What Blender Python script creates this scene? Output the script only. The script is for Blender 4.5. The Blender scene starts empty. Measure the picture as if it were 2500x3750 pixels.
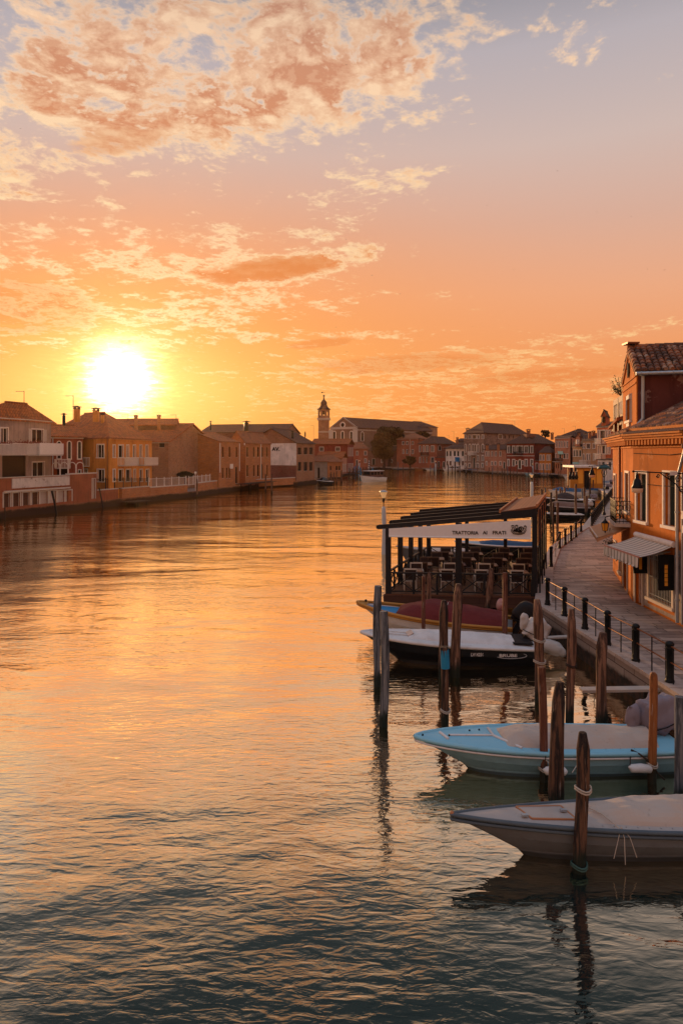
import bpy, math, random
from mathutils import Vector, Matrix, noise
from mathutils.geometry import tessellate_polygon
R = math.radians
rnd = random.Random(7)
S = bpy.context.scene
COL = S.collection
HZ, CH, F = 1660.0, 6.3, 2500.0      # horizon row of the photo, eye height above the water, focal length in photo pixels

# ------------------------------------------------------------------ camera
cam = bpy.data.cameras.new('camera'); co = bpy.data.objects.new('camera', cam); COL.objects.link(co)
co.location = (0, 0, CH); co.rotation_euler = (R(90), 0, 0)
cam.sensor_fit = 'HORIZONTAL'; cam.sensor_width = 36; cam.lens = 36
cam.shift_y = -(1875 - HZ) / 2500.0
cam.clip_start = 0.1; cam.clip_end = 6000
S.camera = co
S.render.resolution_x = 682; S.render.resolution_y = 1024
S.view_settings.view_transform = 'Standard'; S.view_settings.look = 'None'
S.view_settings.exposure = 0.06; S.view_settings.gamma = 1.0

SUN_A, SUN_B = (440 - 1250) / F, (HZ - 1385) / F     # direction of the sun as x/y, z/y
sd = Vector((SUN_A, 1, SUN_B)).normalized()
SUN_EL = math.asin(sd.z); SUN_AZ = math.atan2(sd.x, sd.y)

def lin(r, g, b):
    f = lambda c: ((c/255 + .055)/1.055)**2.4 if c > 10.3 else c/255/12.92
    return (f(r), f(g), f(b), 1)

# ------------------------------------------------------------------ node helpers
class Nt:
    def __init__(s, nt): s.nt = nt
    def n(s, t, **kw):
        nd = s.nt.nodes.new(t)
        for k, v in kw.items():
            if k.startswith('i_'):
                key = k[2:]; key = int(key) if key.isdigit() else key.replace('_', ' ')
                s.set(nd.inputs[key], v)
            else: setattr(nd, k, v)
        return nd
    def set(s, inp, v):
        if isinstance(v, X): s.nt.links.new(v.o, inp)
        elif isinstance(v, bpy.types.NodeSocket): s.nt.links.new(v, inp)
        else: inp.default_value = v
    def m(s, op, a, b=0.0, c=0.0, clamp=False):
        nd = s.nt.nodes.new('ShaderNodeMath'); nd.operation = op; nd.use_clamp = clamp
        s.set(nd.inputs[0], a); s.set(nd.inputs[1], b); s.set(nd.inputs[2], c)
        return X(s, nd.outputs[0])
    def mix(s, f, a, b, mode='MIX'):
        nd = s.nt.nodes.new('ShaderNodeMixRGB'); nd.blend_type = mode
        s.set(nd.inputs[0], f); s.set(nd.inputs[1], a); s.set(nd.inputs[2], b)
        return X(s, nd.outputs[0])
    def noise(s, vec, scale, detail=4, rough=.55, dist=0.0):
        nd = s.n('ShaderNodeTexNoise', i_Scale=scale, i_Detail=detail, i_Roughness=rough, i_Distortion=dist)
        if vec is not None: s.set(nd.inputs['Vector'], vec)
        return X(s, nd.outputs['Fac'])
    def ramp(s, f, stops):
        nd = s.nt.nodes.new('ShaderNodeValToRGB'); s.set(nd.inputs[0], f)
        el = nd.color_ramp.elements
        while len(el) < len(stops): el.new(0.5)
        for e, (p, c) in zip(el, stops):
            e.position = p; e.color = c if len(c) == 4 else (*c, 1)
        return X(s, nd.outputs[0])
    def vec(s, x, y, z):
        nd = s.nt.nodes.new('ShaderNodeCombineXYZ')
        s.set(nd.inputs[0], x); s.set(nd.inputs[1], y); s.set(nd.inputs[2], z)
        return X(s, nd.outputs[0])
    def sep(s, v):
        nd = s.nt.nodes.new('ShaderNodeSeparateXYZ'); s.set(nd.inputs[0], v)
        return [X(s, o) for o in nd.outputs]
    def mapping(s, v, scale=(1, 1, 1), rot=(0, 0, 0), loc=(0, 0, 0)):
        nd = s.n('ShaderNodeMapping'); s.set(nd.inputs[0], v)
        nd.inputs['Scale'].default_value = scale; nd.inputs['Rotation'].default_value = rot; nd.inputs['Location'].default_value = loc
        return X(s, nd.outputs[0])
    def step(s, f, lo, hi):
        nd = s.n('ShaderNodeMapRange', interpolation_type='SMOOTHSTEP')
        s.set(nd.inputs[0], f); s.set(nd.inputs[1], lo); s.set(nd.inputs[2], hi)
        return X(s, nd.outputs[0])
class X:
    def __init__(s, b, o): s.b = b; s.o = o
    def __add__(s, t): return s.b.m('ADD', s, t)
    def __sub__(s, t): return s.b.m('SUBTRACT', s, t)
    def __mul__(s, t): return s.b.m('MULTIPLY', s, t)
    def __truediv__(s, t): return s.b.m('DIVIDE', s, t)
    def __neg__(s): return s.b.m('MULTIPLY', s, -1.0)
    __radd__ = __add__; __rmul__ = __mul__

# ------------------------------------------------------------------ world
w = bpy.data.worlds.new('World'); S.world = w; w.use_nodes = True
nt = w.node_tree; nt.nodes.clear(); b = Nt(nt)
tc = b.n('ShaderNodeTexCoord')
x, y, z = b.sep(tc.outputs['Generated'])
yy = b.m('MAXIMUM', y, .06); zz = b.m('MAXIMUM', z, 0.0)
A = x / yy; B = zz / yy
front = b.step(y, .05, .3)
def gauss(px, py, sx, sy, rot=0.0):
    """soft patch of sky centred on the direction that photo pixel (px,py) looks along"""
    a0, b0 = (px - 1250)/F, (HZ - py)/F
    da, db = A - a0, B - b0
    c, s_ = math.cos(rot), math.sin(rot)
    p = (da*c + db*s_) * (F/sx); q = (db*c - da*s_) * (F/sy)
    return b.m('EXPONENT', -(p*p + q*q)) * front
base = b.ramp(zz, [(0, lin(238,132,64)), (.05, lin(240,142,76)), (.13, lin(238,156,100)), (.22, lin(232,170,134)), (.31, lin(214,174,156)),
                   (.40, lin(206,184,176)), (.50, lin(184,174,178)), (.62, lin(100,110,124)), (.80, lin(150,162,182)), (1, lin(206,218,236))])
back = b.step(y, .35, -.4)
behind = b.ramp(zz, [(0, lin(255,160,84)), (.25, lin(236,158,100)), (.6, lin(166,170,186)), (1, lin(206,218,236))])
base = b.mix(back, base, behind)
warm = gauss(300, 1250, 1600, 520)
base = b.mix(warm*.85, base, lin(255,154,66))
glow = gauss(440, 1420, 760, 200)
base = b.mix(glow*.8, base, lin(255,190,96))
# clouds, on a flat layer overhead
px_ = x / (zz + .09); py_ = y / (zz + .09)
cp = b.vec(px_, py_*1.0, 0.0)
wv = b.n('ShaderNodeTexNoise', i_Scale=2.2, i_Detail=3.0); b.set(wv.inputs['Vector'], cp)
wadd = b.n('ShaderNodeVectorMath', operation='MULTIPLY_ADD'); b.set(wadd.inputs[0], wv.outputs['Color']); wadd.inputs[1].default_value = (.16,.16,.16); b.set(wadd.inputs[2], cp)
cpw = X(b, wadd.outputs[0])
n1 = b.noise(cpw, 7.0, 14, .60)
n2 = b.noise(b.mapping(cpw, loc=(7, 3, 0)), 34.0, 8, .60)
cov = None
for g in [(250,250,620,330,.05,.36), (1300,270,560,260,.12,.36), (800,300,500,240,0,.24), (1450,30,420,110,0,.25), (620,60,420,120,0,.22), (400,540,420,90,.25,.30),
          (1400,680,330,95,.12,.30), (1010,985,290,48,.13,.75), (500,860,560,75,.02,.20), (420,960,560,60,-.05,.27), (900,1130,560,42,.08,.22),
          (1130,860,260,30,-.06,.22), (120,1110,330,110,-.05,.34), (1330,920,240,45,.0,.22), (1500,1340,620,70,.05,.30), (2000,1410,480,60,0,.20),
          (480,1250,520,45,.0,.22), (1950,110,330,60,.1,.20), (2130,190,150,40,.2,.17), (60,700,160,60,0,.22), (2200,1230,300,36,.2,.26), (1180,1230,430,24,.02,.2),
          (700,1180,260,40,-.12,.28), (1500,1500,700,70,0,.22), (950,1090,330,26,.1,.22)]:
    t = gauss(*g[:5]) * g[5]
    cov = t if cov is None else b.m('MAXIMUM', cov, t) + b.m('MINIMUM', cov, t)*.5
clear = gauss(2150, 650, 650, 480)
dens = n1*1.0 + n2*.46 + cov*.78 - clear*.16 - .895
mask = b.step(dens, -.06, .13)
thick = b.step(dens, .04, .17)
hi = b.ramp(zz, [(0, lin(255,178,100)), (.12, lin(255,204,136)), (.3, lin(255,220,172)), (.5, lin(255,214,174)), (.75, lin(150,134,132)), (1, lin(96,100,112))])
lo = b.ramp(zz, [(0, lin(222,118,58)), (.12, lin(238,132,58)), (.3, lin(228,136,76)), (.5, lin(208,142,104)), (.75, lin(118,108,112)), (1, lin(76,86,102))])
n1s = b.noise(b.mapping(cpw, loc=(-.012, .045, 0)), 7.0, 10, .60)
shd = b.m('ADD', (n1s - n1)*5.0, .72, clamp=True)
brk = b.step(n2, .42, .60)
cc = b.mix(b.m('MULTIPLY', thick*(brk*-.35 + 1.0), shd*1.25, clamp=True), hi, lo)
cc = b.mix(gauss(440,1180,800,300)*(thick*-1.0 + 1.0)*.9, cc, lin(255,238,190))
sky = b.mix(mask*.92, base, cc)
for g in ((1000,985,300,48,.14,.85), (1180,1255,150,22,.1,.5), (90,1120,330,120,-.1,.45), (1480,1330,420,42,.05,.5), (2020,1375,380,34,.06,.45), (420,520,250,60,.12,.4)):
    st_ = b.step(gauss(*g[:5]) + (n1 - .5)*1.1 + (n2 - .5)*.5, .42, .72)
    sky = b.mix(st_*g[5], sky, b.ramp(zz, [(0, lin(222,120,56)), (.2, lin(232,134,62)), (.4, lin(214,140,92))]))
# the sun behind thin cloud
da = A - SUN_A; db = B - SUN_B
dist = b.m('SQRT', da*da + db*db*1.1) + (n2 - .5)*.03 + (n1 - .5)*.07
core = b.m('EXPONENT', -(dist*dist*(1/.0345**2))) * front
halo = b.m('EXPONENT', -(dist*(1/.075))) * front
nis = b.n('ShaderNodeTexSky', sky_type='NISHITA', sun_disc=False, sun_elevation=SUN_EL, sun_rotation=SUN_AZ)
bg1 = b.n('ShaderNodeBackground', i_Color=sky, i_Strength=.95)
bg2 = b.n('ShaderNodeBackground', i_Color=nis.outputs[0], i_Strength=.003)
bg3 = b.n('ShaderNodeBackground', i_Color=(1, .50, .20, 1)); b.set(bg3.inputs[1], halo*.36)
bg4 = b.n('ShaderNodeBackground', i_Color=(1, .66, .30, 1)); b.set(bg4.inputs[1], core*12.0)
def addsh(p, q):
    a = b.n('ShaderNodeAddShader'); nt.links.new(p, a.inputs[0]); nt.links.new(q, a.inputs[1]); return a.outputs[0]
bg5 = b.n('ShaderNodeBackground', i_Color=(1, .62, .30, 1)); b.set(bg5.inputs[1], b.m('EXPONENT', -(dist*(1/.034)))*front*1.6)
out = b.n('ShaderNodeOutputWorld')
nt.links.new(addsh(addsh(bg1.outputs[0], bg2.outputs[0]), addsh(addsh(bg3.outputs[0], bg5.outputs[0]), bg4.outputs[0])), out.inputs[0])

# ------------------------------------------------------------------ sun lamp
sl = bpy.data.lights.new('sun', 'SUN'); so = bpy.data.objects.new('sun', sl); COL.objects.link(so)
sl.energy = 5.0; sl.angle = R(2.0); sl.color = (1, .55, .24)
so.rotation_euler = (-sd).to_track_quat('-Z', 'Y').to_euler(); so.location = (-40, 60, 60)

# ------------------------------------------------------------------ materials
MATS = {}
def mat(name, fn):
    if name in MATS: return MATS[name]
    m = bpy.data.materials.new(name); m.use_nodes = True; m.node_tree.nodes.clear()
    q = Nt(m.node_tree); p = q.n('ShaderNodeBsdfPrincipled'); o = q.n('ShaderNodeOutputMaterial')
    m.node_tree.links.new(p.outputs[0], o.inputs[0]); p.inputs['Specular IOR Level'].default_value = .14; fn(q, p); MATS[name] = m
    return m
def uv(q): return q.n('ShaderNodeTexCoord').outputs['UV']
def obj_(q): return q.n('ShaderNodeTexCoord').outputs['Object']
def wpos(q): return q.n('ShaderNodeNewGeometry').outputs['Position']
def bump(q, p, h, strength=.5, dist=.02):
    n = q.n('ShaderNodeBump', i_Strength=strength, i_Distance=dist); q.set(n.inputs['Height'], h)
    q.set(p.inputs['Normal'], n.outputs[0])
def c4(c): return (*c, 1)
def sc(c, k): return (c[0]*k, c[1]*k, c[2]*k, 1)
def plain(name, c, rough=.6, metal=0, var=.25, scale=6):
    def f(q, p):
        n = q.noise(wpos(q) if False else obj_(q), scale, 5, .6)
        q.set(p.inputs['Base Color'], q.mix(n, sc(c, 1-var), sc(c, 1+var)))
        p.inputs['Roughness'].default_value = rough; p.inputs['Metallic'].default_value = metal
        bump(q, p, n, .15, .01)
    return mat(name, f)
def plaster(name, c, c2=None, amount=.5, streak=True):
    def f(q, p):
        u = uv(q)
        big = q.noise(u, .45, 5, .6); fine = q.noise(u, 6, 6, .65)
        st = q.noise(q.mapping(u, scale=(3, .25, 1)), 1.2, 4, .6)
        col = q.mix(q.step(big, .35, .65), sc(c, .82), sc(c, 1.15))
        col = q.mix(q.step(st, .50, .66)*.5, col, sc(c, .5)); dk = q.step(q.noise(q.mapping(u, scale=(1, .8, 1), loc=(9,1,0)), .8, 9, .72), .52, .62); col = q.mix(dk*.45, col, sc(c, .45))
        patch = q.step(q.noise(q.mapping(u, loc=(3, 9, 0)), .9, 9, .7), .575, .605)
        col = q.mix(patch*amount, col, c4(c2 or (.45, .36, .3)))
        col = q.mix((fine*.5), col, sc(c, .8))
        q.set(p.inputs['Base Color'], col); p.inputs['Roughness'].default_value = .9
        bump(q, p, fine + patch*.6, .4, .015)
    return mat(name, f)
def brick(name, c1, c2, mort=(.3,.24,.2), bw=.28, bh=.075, stain=.5):
    def f(q, p):
        u = uv(q)
        br = q.n('ShaderNodeTexBrick', i_Scale=1.0, i_Color1=c4(c1), i_Color2=c4(c2), i_Mortar=c4(mort))
        q.set(br.inputs['Vector'], u)
        for k, v in (('Mortar Size', .008), ('Brick Width', bw), ('Row Height', bh), ('Bias', .0)): br.inputs[k].default_value = v
        big = q.noise(u, .35, 6, .65); mid = q.noise(q.mapping(u, scale=(.5, 1.6, 1)), 1.6, 6, .7)
        col = q.mix(q.step(big, .4, .68)*stain, X(q, br.outputs[0]), sc(c1, .45))
        col = q.mix(q.step(mid, .52, .60)*.6, col, sc(c2, 1.5)); col = q.mix(q.step(q.noise(q.mapping(u, scale=(.6, 3, 1), loc=(5,2,0)), 2.2, 5, .7), .53, .6)*.55, col, sc(c1, .5))
        q.set(p.inputs['Base Color'], col); p.inputs['Roughness'].default_value = .92
        bump(q, p, mid + X(q, br.outputs[1])*-.6, .5, .02)
    return mat(name, f)
def tiles(name, c1=(.42,.12,.035), c2=(.24,.075,.03), w_=.22):
    def f(q, p):
        u = uv(q); a, v_, _ = q.sep(u)
        wob = q.noise(u, 1.5, 3, .5)
        ca = q.m('ABSOLUTE', q.m('SINE', (a + wob*.03)*(math.pi/w_)))
        row = q.m('FRACT', v_*(1/.34) + wob*.15)
        br = q.n('ShaderNodeTexBrick', i_Scale=1.0, i_Color1=c4(c1), i_Color2=c4(c2), i_Mortar=sc(c2, .5))
        q.set(br.inputs['Vector'], u)
        for k, v in (('Mortar Size', .012), ('Brick Width', w_), ('Row Height', .34), ('Offset', 0.)):
            if k == 'Offset': br.offset = 0
            else: br.inputs[k].default_value = v
        li = q.noise(u, .8, 6, .7)
        col = q.mix(q.step(li, .48, .7)*.6, X(q, br.outputs[0]), (.085, .05, .035, 1))
        col = q.mix(q.step(q.noise(u, 3.5, 4, .6), .62, .72)*.4, col, (.44, .22, .11, 1))
        q.set(p.inputs['Base Color'], col); p.inputs['Roughness'].default_value = .85
        bump(q, p, ca + row*-.35, .9, .06)
    return mat(name, f)
def wood(name, c1, c2, rough=.8, wet=True, scale=1.0):
    def f(q, p):
        o = obj_(q)
        g = q.noise(q.mapping(o, scale=(14*scale, 14*scale, .9*scale)), 1.0, 8, .7, .4)
        k = q.noise(q.mapping(o, scale=(5, 5, 1.1)), 1.0, 5, .6)
        col = q.mix(q.step(g, .44, .58), c4(c1), c4(c2))
        col = q.mix(q.step(k, .50, .60)*.75, col, sc(c1, .35))
        col = q.mix(q.step(q.noise(q.mapping(o, scale=(22, 22, 1.4)), 1., 3, .6), .64, .7)*.55, col, (.38,.33,.3,1))
        if wet:
            z_ = q.sep(wpos(q))[2]
            wl = q.step(z_ + (k*-.35), .30, .0)
            col = q.mix(wl*.9, col, (.012, .02, .016, 1))
        q.set(p.inputs['Base Color'], col); p.inputs['Roughness'].default_value = rough
        bump(q, p, g, .8, .02)
    return mat(name, f)
def boards(name, c1, c2, bw=4., bh=.14):
    def f(q, p):
        u = uv(q)
        br = q.n('ShaderNodeTexBrick', i_Scale=1.0, i_Color1=c4(c1), i_Color2=c4(c2), i_Mortar=sc(c1, .25))
        q.set(br.inputs['Vector'], u)
        for k, v in (('Mortar Size', .008), ('Brick Width', bw), ('Row Height', bh)): br.inputs[k].default_value = v
        g = q.noise(q.mapping(u, scale=(1, 12, 1)), 2., 6, .6)
        q.set(p.inputs['Base Color'], q.mix(g*.6, X(q, br.outputs[0]), sc(c1, .5))); p.inputs['Roughness'].default_value = .55
        bump(q, p, g + X(q, br.outputs[1])*-1., .4, .01)
    return mat(name, f)
def glass(name, c=(.012,.015,.018), rough=.08):
    def f(q, p):
        p.inputs['Specular IOR Level'].default_value = .4
        p.inputs['Base Color'].default_value = c4(c); p.inputs['Roughness'].default_value = rough
        bump(q, p, q.noise(uv(q), 1.2, 2, .5), .1, .02)
    return mat(name, f)
def paint(name, c, rough=.35, dirt=.35, c2=None, line=None):
    def f(q, p):
        o = obj_(q)
        p.inputs['Specular IOR Level'].default_value = .25
        n = q.noise(o, 2.2, 6, .62); s_ = q.noise(q.mapping(o, scale=(2, 2, .6)), 4, 5, .65)
        col = q.mix(q.step(n, .42, .7)*dirt, c4(c), c4(c2) if c2 else sc(c, .6))
        col = q.mix(q.step(s_, .6, .72)*dirt*.8, col, sc(c, .45))
        if line:
            zw = q.sep(wpos(q))[2]; col = q.mix(q.step(zw + n*.03, line+.035, line), col, (.012,.014,.013,1)); col = q.mix(q.step(zw + s_*.22, line+.26, line+.06)*.5, col, sc(c, .4))
        q.set(p.inputs['Base Color'], col); q.set(p.inputs['Roughness'], n*.3 + rough)
        bump(q, p, n, .12, .02)
    return mat(name, f)

M = {}
M['trim'] = plain('stone_trim', (.48,.42,.37), .8)
M['white'] = plain('white_trim', (.66,.60,.55), .75)
M['pane'] = glass('window_glass')
M['dark'] = plain('dark_opening', (.015,.013,.013), .9)
M['shut'] = plain('green_shutter', (.018,.03,.024), .6)
M['brownshut'] = plain('brown_shutter', (.09,.04,.025), .7)
M['paleshut'] = plain('pale_shutter', (.42,.36,.32), .7)
M['iron'] = plain('black_iron', (.014,.016,.018), .45, .4)
M['rust'] = plain('railing_brown', (.20,.07,.03), .45, .2)
M['zinc'] = plain('zinc_pipe', (.34,.38,.42), .4, .5)
M['tile'] = tiles('roof_tiles')
M['tiler'] = tiles('roof_tiles_red', (.34,.12,.05), (.22,.09,.05))
M['tiled'] = tiles('roof_tiles_dark', (.14,.065,.045), (.08,.05,.04))
M['ab'] = wood('pile_brown', (.07,.04,.03), (.22,.12,.08))
M['ag'] = wood('pile_grey', (.06,.07,.085), (.17,.18,.20))
M['ad'] = wood('pile_dark', (.022,.018,.018), (.12,.065,.042))
M['ao'] = wood('pile_orange', (.23,.085,.03), (.30,.12,.045), .55)
M['ar'] = wood('pile_redbrown', (.11,.045,.03), (.16,.07,.045), .6)

# ------------------------------------------------------------------ mesh builder
def worg(o):
    v = Vector((0, 0, 0))
    while o is not None: v = v + o.location; o = o.parent
    return v
class MB:
    def __init__(s): s.v = []; s.f = []; s.sm = []
    def add(s, vs, fs, smooth=False):
        n = len(s.v); s.v += [Vector(p) for p in vs]; s.f += [tuple(i+n for i in f) for f in fs]; s.sm += [smooth]*len(fs); return s
    def quad(s, *p): return s.add(p, [tuple(range(len(p)))])
    def obox(s, o, ex, ey, ez):
        o, ex, ey, ez = map(Vector, (o, ex, ey, ez))
        p = [o, o+ex, o+ex+ey, o+ey]; p += [q+ez for q in p]
        f = [(3,2,1,0),(4,5,6,7),(0,1,5,4),(1,2,6,5),(2,3,7,6),(3,0,4,7)]
        if ex.cross(ey).dot(ez) < 0: f = [tuple(reversed(g)) for g in f]
        return s.add(p, f)
    def box(s, x0, x1, y0, y1, z0, z1): return s.obox((x0,y0,z0), (x1-x0,0,0), (0,y1-y0,0), (0,0,z1-z0))
    def bar(s, a, c, wd, ht, up=(0,0,1)):
        a, c = Vector(a), Vector(c); d = c-a; up = Vector(up)
        sx = d.cross(up)
        if sx.length < 1e-6: sx = d.cross(Vector((1,0,0)))
        sx = sx.normalized()*wd; uz = sx.cross(d).normalized()*ht
        return s.obox(a - sx/2 - uz/2, d, sx, uz)
    def tube(s, pts, r, n=8, cap=True, smooth=True):
        pts = [Vector(p) for p in pts]; rs = r if isinstance(r, (list, tuple)) else [r]*len(pts)
        vs = []; fs = []; prev = None
        for i, p in enumerate(pts):
            d = (pts[min(i+1, len(pts)-1)] - pts[max(i-1, 0)]).normalized()
            if prev is None:
                a = Vector((0,0,1)) if abs(d.z) < .9 else Vector((1,0,0)); u_ = d.cross(a).normalized()
            else: u_ = (prev - d*prev.dot(d)).normalized()
            prev = u_; v_ = d.cross(u_)
            for k in range(n):
                t = 2*math.pi*k/n; vs.append(p + (u_*math.cos(t) + v_*math.sin(t))*rs[i])
        for i in range(len(pts)-1):
            for k in range(n):
                fs.append((i*n+k, i*n+(k+1)%n, (i+1)*n+(k+1)%n, (i+1)*n+k))
        s.add(vs, fs, smooth)
        if cap:
            s.add(vs[:n], [tuple(reversed(range(n)))]); s.add(vs[-n:], [tuple(range(n))])
        return s
    def lathe(s, c, prof, n=12, smooth=True):
        """prof = [(r,z)...] bottom to top round vertical axis at c"""
        c = Vector(c); vs = []; fs = []
        for r, z_ in prof:
            for k in range(n):
                t = 2*math.pi*k/n; vs.append(c + Vector((r*math.cos(t), r*math.sin(t), z_)))
        for i in range(len(prof)-1):
            for k in range(n): fs.append((i*n+k, i*n+(k+1)%n, (i+1)*n+(k+1)%n, (i+1)*n+k))
        s.add(vs, fs, smooth)
        s.add(vs[:n], [tuple(reversed(range(n)))]); s.add(vs[-n:], [tuple(range(n))])
        return s
    def prism(s, poly, z0, z1):
        """poly counter-clockwise seen from above"""
        n = len(poly); lo = [Vector((p[0], p[1], z0)) for p in poly]; hi_ = [Vector((p[0], p[1], z1)) for p in poly]
        s.add(lo+hi_, [(i, (i+1)%n, (i+1)%n+n, i+n) for i in range(n)])
        tr = tessellate_polygon([hi_]); s.add(hi_, tr); s.add(lo, [tuple(reversed(t)) for t in tr])
        return s
    def plate(s, pts, thick):
        """flat polygon given by 3-D points, thickened along its normal"""
        pts = [Vector(p) for p in pts]; nrm = Vector((0,0,0))
        for i in range(1, len(pts)-1): nrm += (pts[i]-pts[0]).cross(pts[i+1]-pts[0])
        nrm.normalize(); n = len(pts); bk = [p - nrm*thick for p in pts]
        tr = tessellate_polygon([pts])
        s.add(pts, [t if (pts[t[1]]-pts[t[0]]).cross(pts[t[2]]-pts[t[0]]).dot(nrm) > 0 else tuple(reversed(t)) for t in tr])
        s.add(bk, [tuple(reversed(t)) if (pts[t[1]]-pts[t[0]]).cross(pts[t[2]]-pts[t[0]]).dot(nrm) > 0 else t for t in tr])
        s.add(pts+bk, [(i, i+n, (i+1)%n+n, (i+1)%n) for i in range(n)])
        return s
    def ball(s, c, r, sx=1, sy=1, sz=1, n=10, m=7):
        c = Vector(c); vs = []; fs = []
        for i in range(m+1):
            a = math.pi*i/m - math.pi/2
            for k in range(n):
                t = 2*math.pi*k/n; vs.append(c + Vector((r*sx*math.cos(a)*math.cos(t), r*sy*math.cos(a)*math.sin(t), r*sz*math.sin(a))))
        for i in range(m):
            for k in range(n): fs.append((i*n+k, i*n+(k+1)%n, (i+1)*n+(k+1)%n, (i+1)*n+k))
        return s.add(vs, fs, True)
    def xf(s, mtx):
        s.v = [mtx @ p for p in s.v]; return s
    def build(s, name, m, parent=None, origin=None, local=False):
        if parent is not None: off = Vector((0,0,0)) if local else worg(parent)
        elif origin is not None: off = Vector(origin)
        else:
            k = len(s.v); off = Vector((sum(p.x for p in s.v)/k, sum(p.y for p in s.v)/k, min(p.z for p in s.v)))
        me = bpy.data.meshes.new(name)
        vs = [p - off for p in s.v]
        me.from_pydata([tuple(p) for p in vs], [], s.f); me.update()
        ul = me.uv_layers.new(name='UVMap')
        Z = Vector((0,0,1))
        for po in me.polygons:
            po.use_smooth = s.sm[po.index]
            nrm = po.normal; t = Z.cross(nrm)
            t = Vector((1,0,0)) if t.length < .05 else t.normalized()
            bt = nrm.cross(t)
            for li in po.loop_indices:
                q = me.vertices[me.loops[li].vertex_index].co + off
                ul.data[li].uv = (q.dot(t), q.dot(bt))
        me.materials.append(m)
        o = bpy.data.objects.new(name, me); COL.objects.link(o)
        if parent is not None: o.parent = parent
        else: o.location = off
        return o
def tag(o, label=None, cat=None, group=None, kind=None):
    if label: o['label'] = label
    if cat: o['category'] = cat
    if group: o['group'] = group
    if kind: o['kind'] = kind
    return o
def empty(name, loc, label, cat, group=None, rz=0):
    o = bpy.data.objects.new(name, None); COL.objects.link(o); o.location = loc; o.rotation_euler = (0,0,rz)
    o.empty_display_size = .3
    return tag(o, label, cat, group)
KIDS = {}
def kids(o): return [c for c in bpy.data.objects if c.parent == o]
def copy_tree(o, kidmap):
    c = o.copy(); COL.objects.link(c)
    def rec(src, dst):
        for ch in kidmap.get(src.name, []):
            d = ch.copy(); COL.objects.link(d); d.parent = dst; rec(ch, d)
    rec(o, c); return c
def kidmap():
    m = {}
    for o in bpy.data.objects:
        if o.parent: m.setdefault(o.parent.name, []).append(o)
    return m
# photo pixel -> place
def W(px, py, z=0.0):
    Y = (CH - z)*F/(py - HZ); return Vector(((px-1250)/F*Y, Y, z))
def PX(px, Y): return Vector(((px-1250)/F*Y, Y))
def ZP(py, Y): return CH - (py-HZ)*Y/F
def P3(px, py, Y): return Vector(((px-1250)/F*Y, Y, ZP(py, Y)))
ORD = ['first','second','third','fourth','fifth','sixth','seventh','eighth','ninth','tenth','eleventh','twelfth','thirteenth','fourteenth']
# ------------------------------------------------------------------ water, ground, quays
def f_water(q, p):
    o = wpos(q)
    sx, sy, sz_ = q.sep(o)
    swell = q.noise(q.mapping(o, scale=(.10, .20, 1), rot=(0,0,.25)), 1.0, 3, .5, .3)
    mid = q.noise(q.mapping(o, scale=(.55, 1.15, 1), rot=(0,0,.35)), 1.0, 4, .5, .5)
    rip = q.noise(q.mapping(o, scale=(2.5, 7.2, 1), rot=(0,0,.28)), 1.0, 3, .45, .7)
    rip2 = q.noise(q.mapping(o, scale=(7, 15, 1), rot=(0,0,-.35)), 1.0, 2, .5, .5)
    calm = q.step(q.noise(q.mapping(o, scale=(.06, .12, 1)), 1.0, 3, .5), .36, .6)
    right = q.step(sx - sy*.05, 4.0, .2)
    amp = (calm*.65 + .45) * (right*.68 + .32)
    h = swell*.19 + mid*.032 + (rip*.0135 + rip2*.0018)*amp
    bn = q.n('ShaderNodeBump', i_Strength=1.0, i_Distance=1.0); q.set(bn.inputs['Height'], h)
    p.inputs['Base Color'].default_value = (.002, .014, .016, 1); p.inputs['Roughness'].default_value = .3
    p.inputs['Specular IOR Level'].default_value = 0
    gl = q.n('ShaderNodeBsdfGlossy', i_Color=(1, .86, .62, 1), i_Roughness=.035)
    lw = q.n('ShaderNodeLayerWeight', i_Blend=.5)
    for k in (p, gl, lw): q.set(k.inputs['Normal'], bn.outputs[0])
    fr = q.ramp(X(q, lw.outputs['Facing']), [(0, (.02,)*3), (.30, (.045,)*3), (.38, (.13,)*3), (.46, (.40,)*3), (.54, (.75,)*3), (.64, (.93,)*3), (.78, (1,)*3), (1, (1,)*3)])
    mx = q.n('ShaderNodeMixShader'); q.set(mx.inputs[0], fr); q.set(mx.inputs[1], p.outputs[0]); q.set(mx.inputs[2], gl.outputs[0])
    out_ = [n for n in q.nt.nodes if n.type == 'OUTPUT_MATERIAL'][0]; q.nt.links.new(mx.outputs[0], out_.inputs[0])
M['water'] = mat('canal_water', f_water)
tag(MB().quad((-1500,-200,0),(1500,-200,0),(1500,3000,0),(-1500,3000,0)).build('water', M['water'], origin=(0,0,0)), kind='structure')

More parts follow.
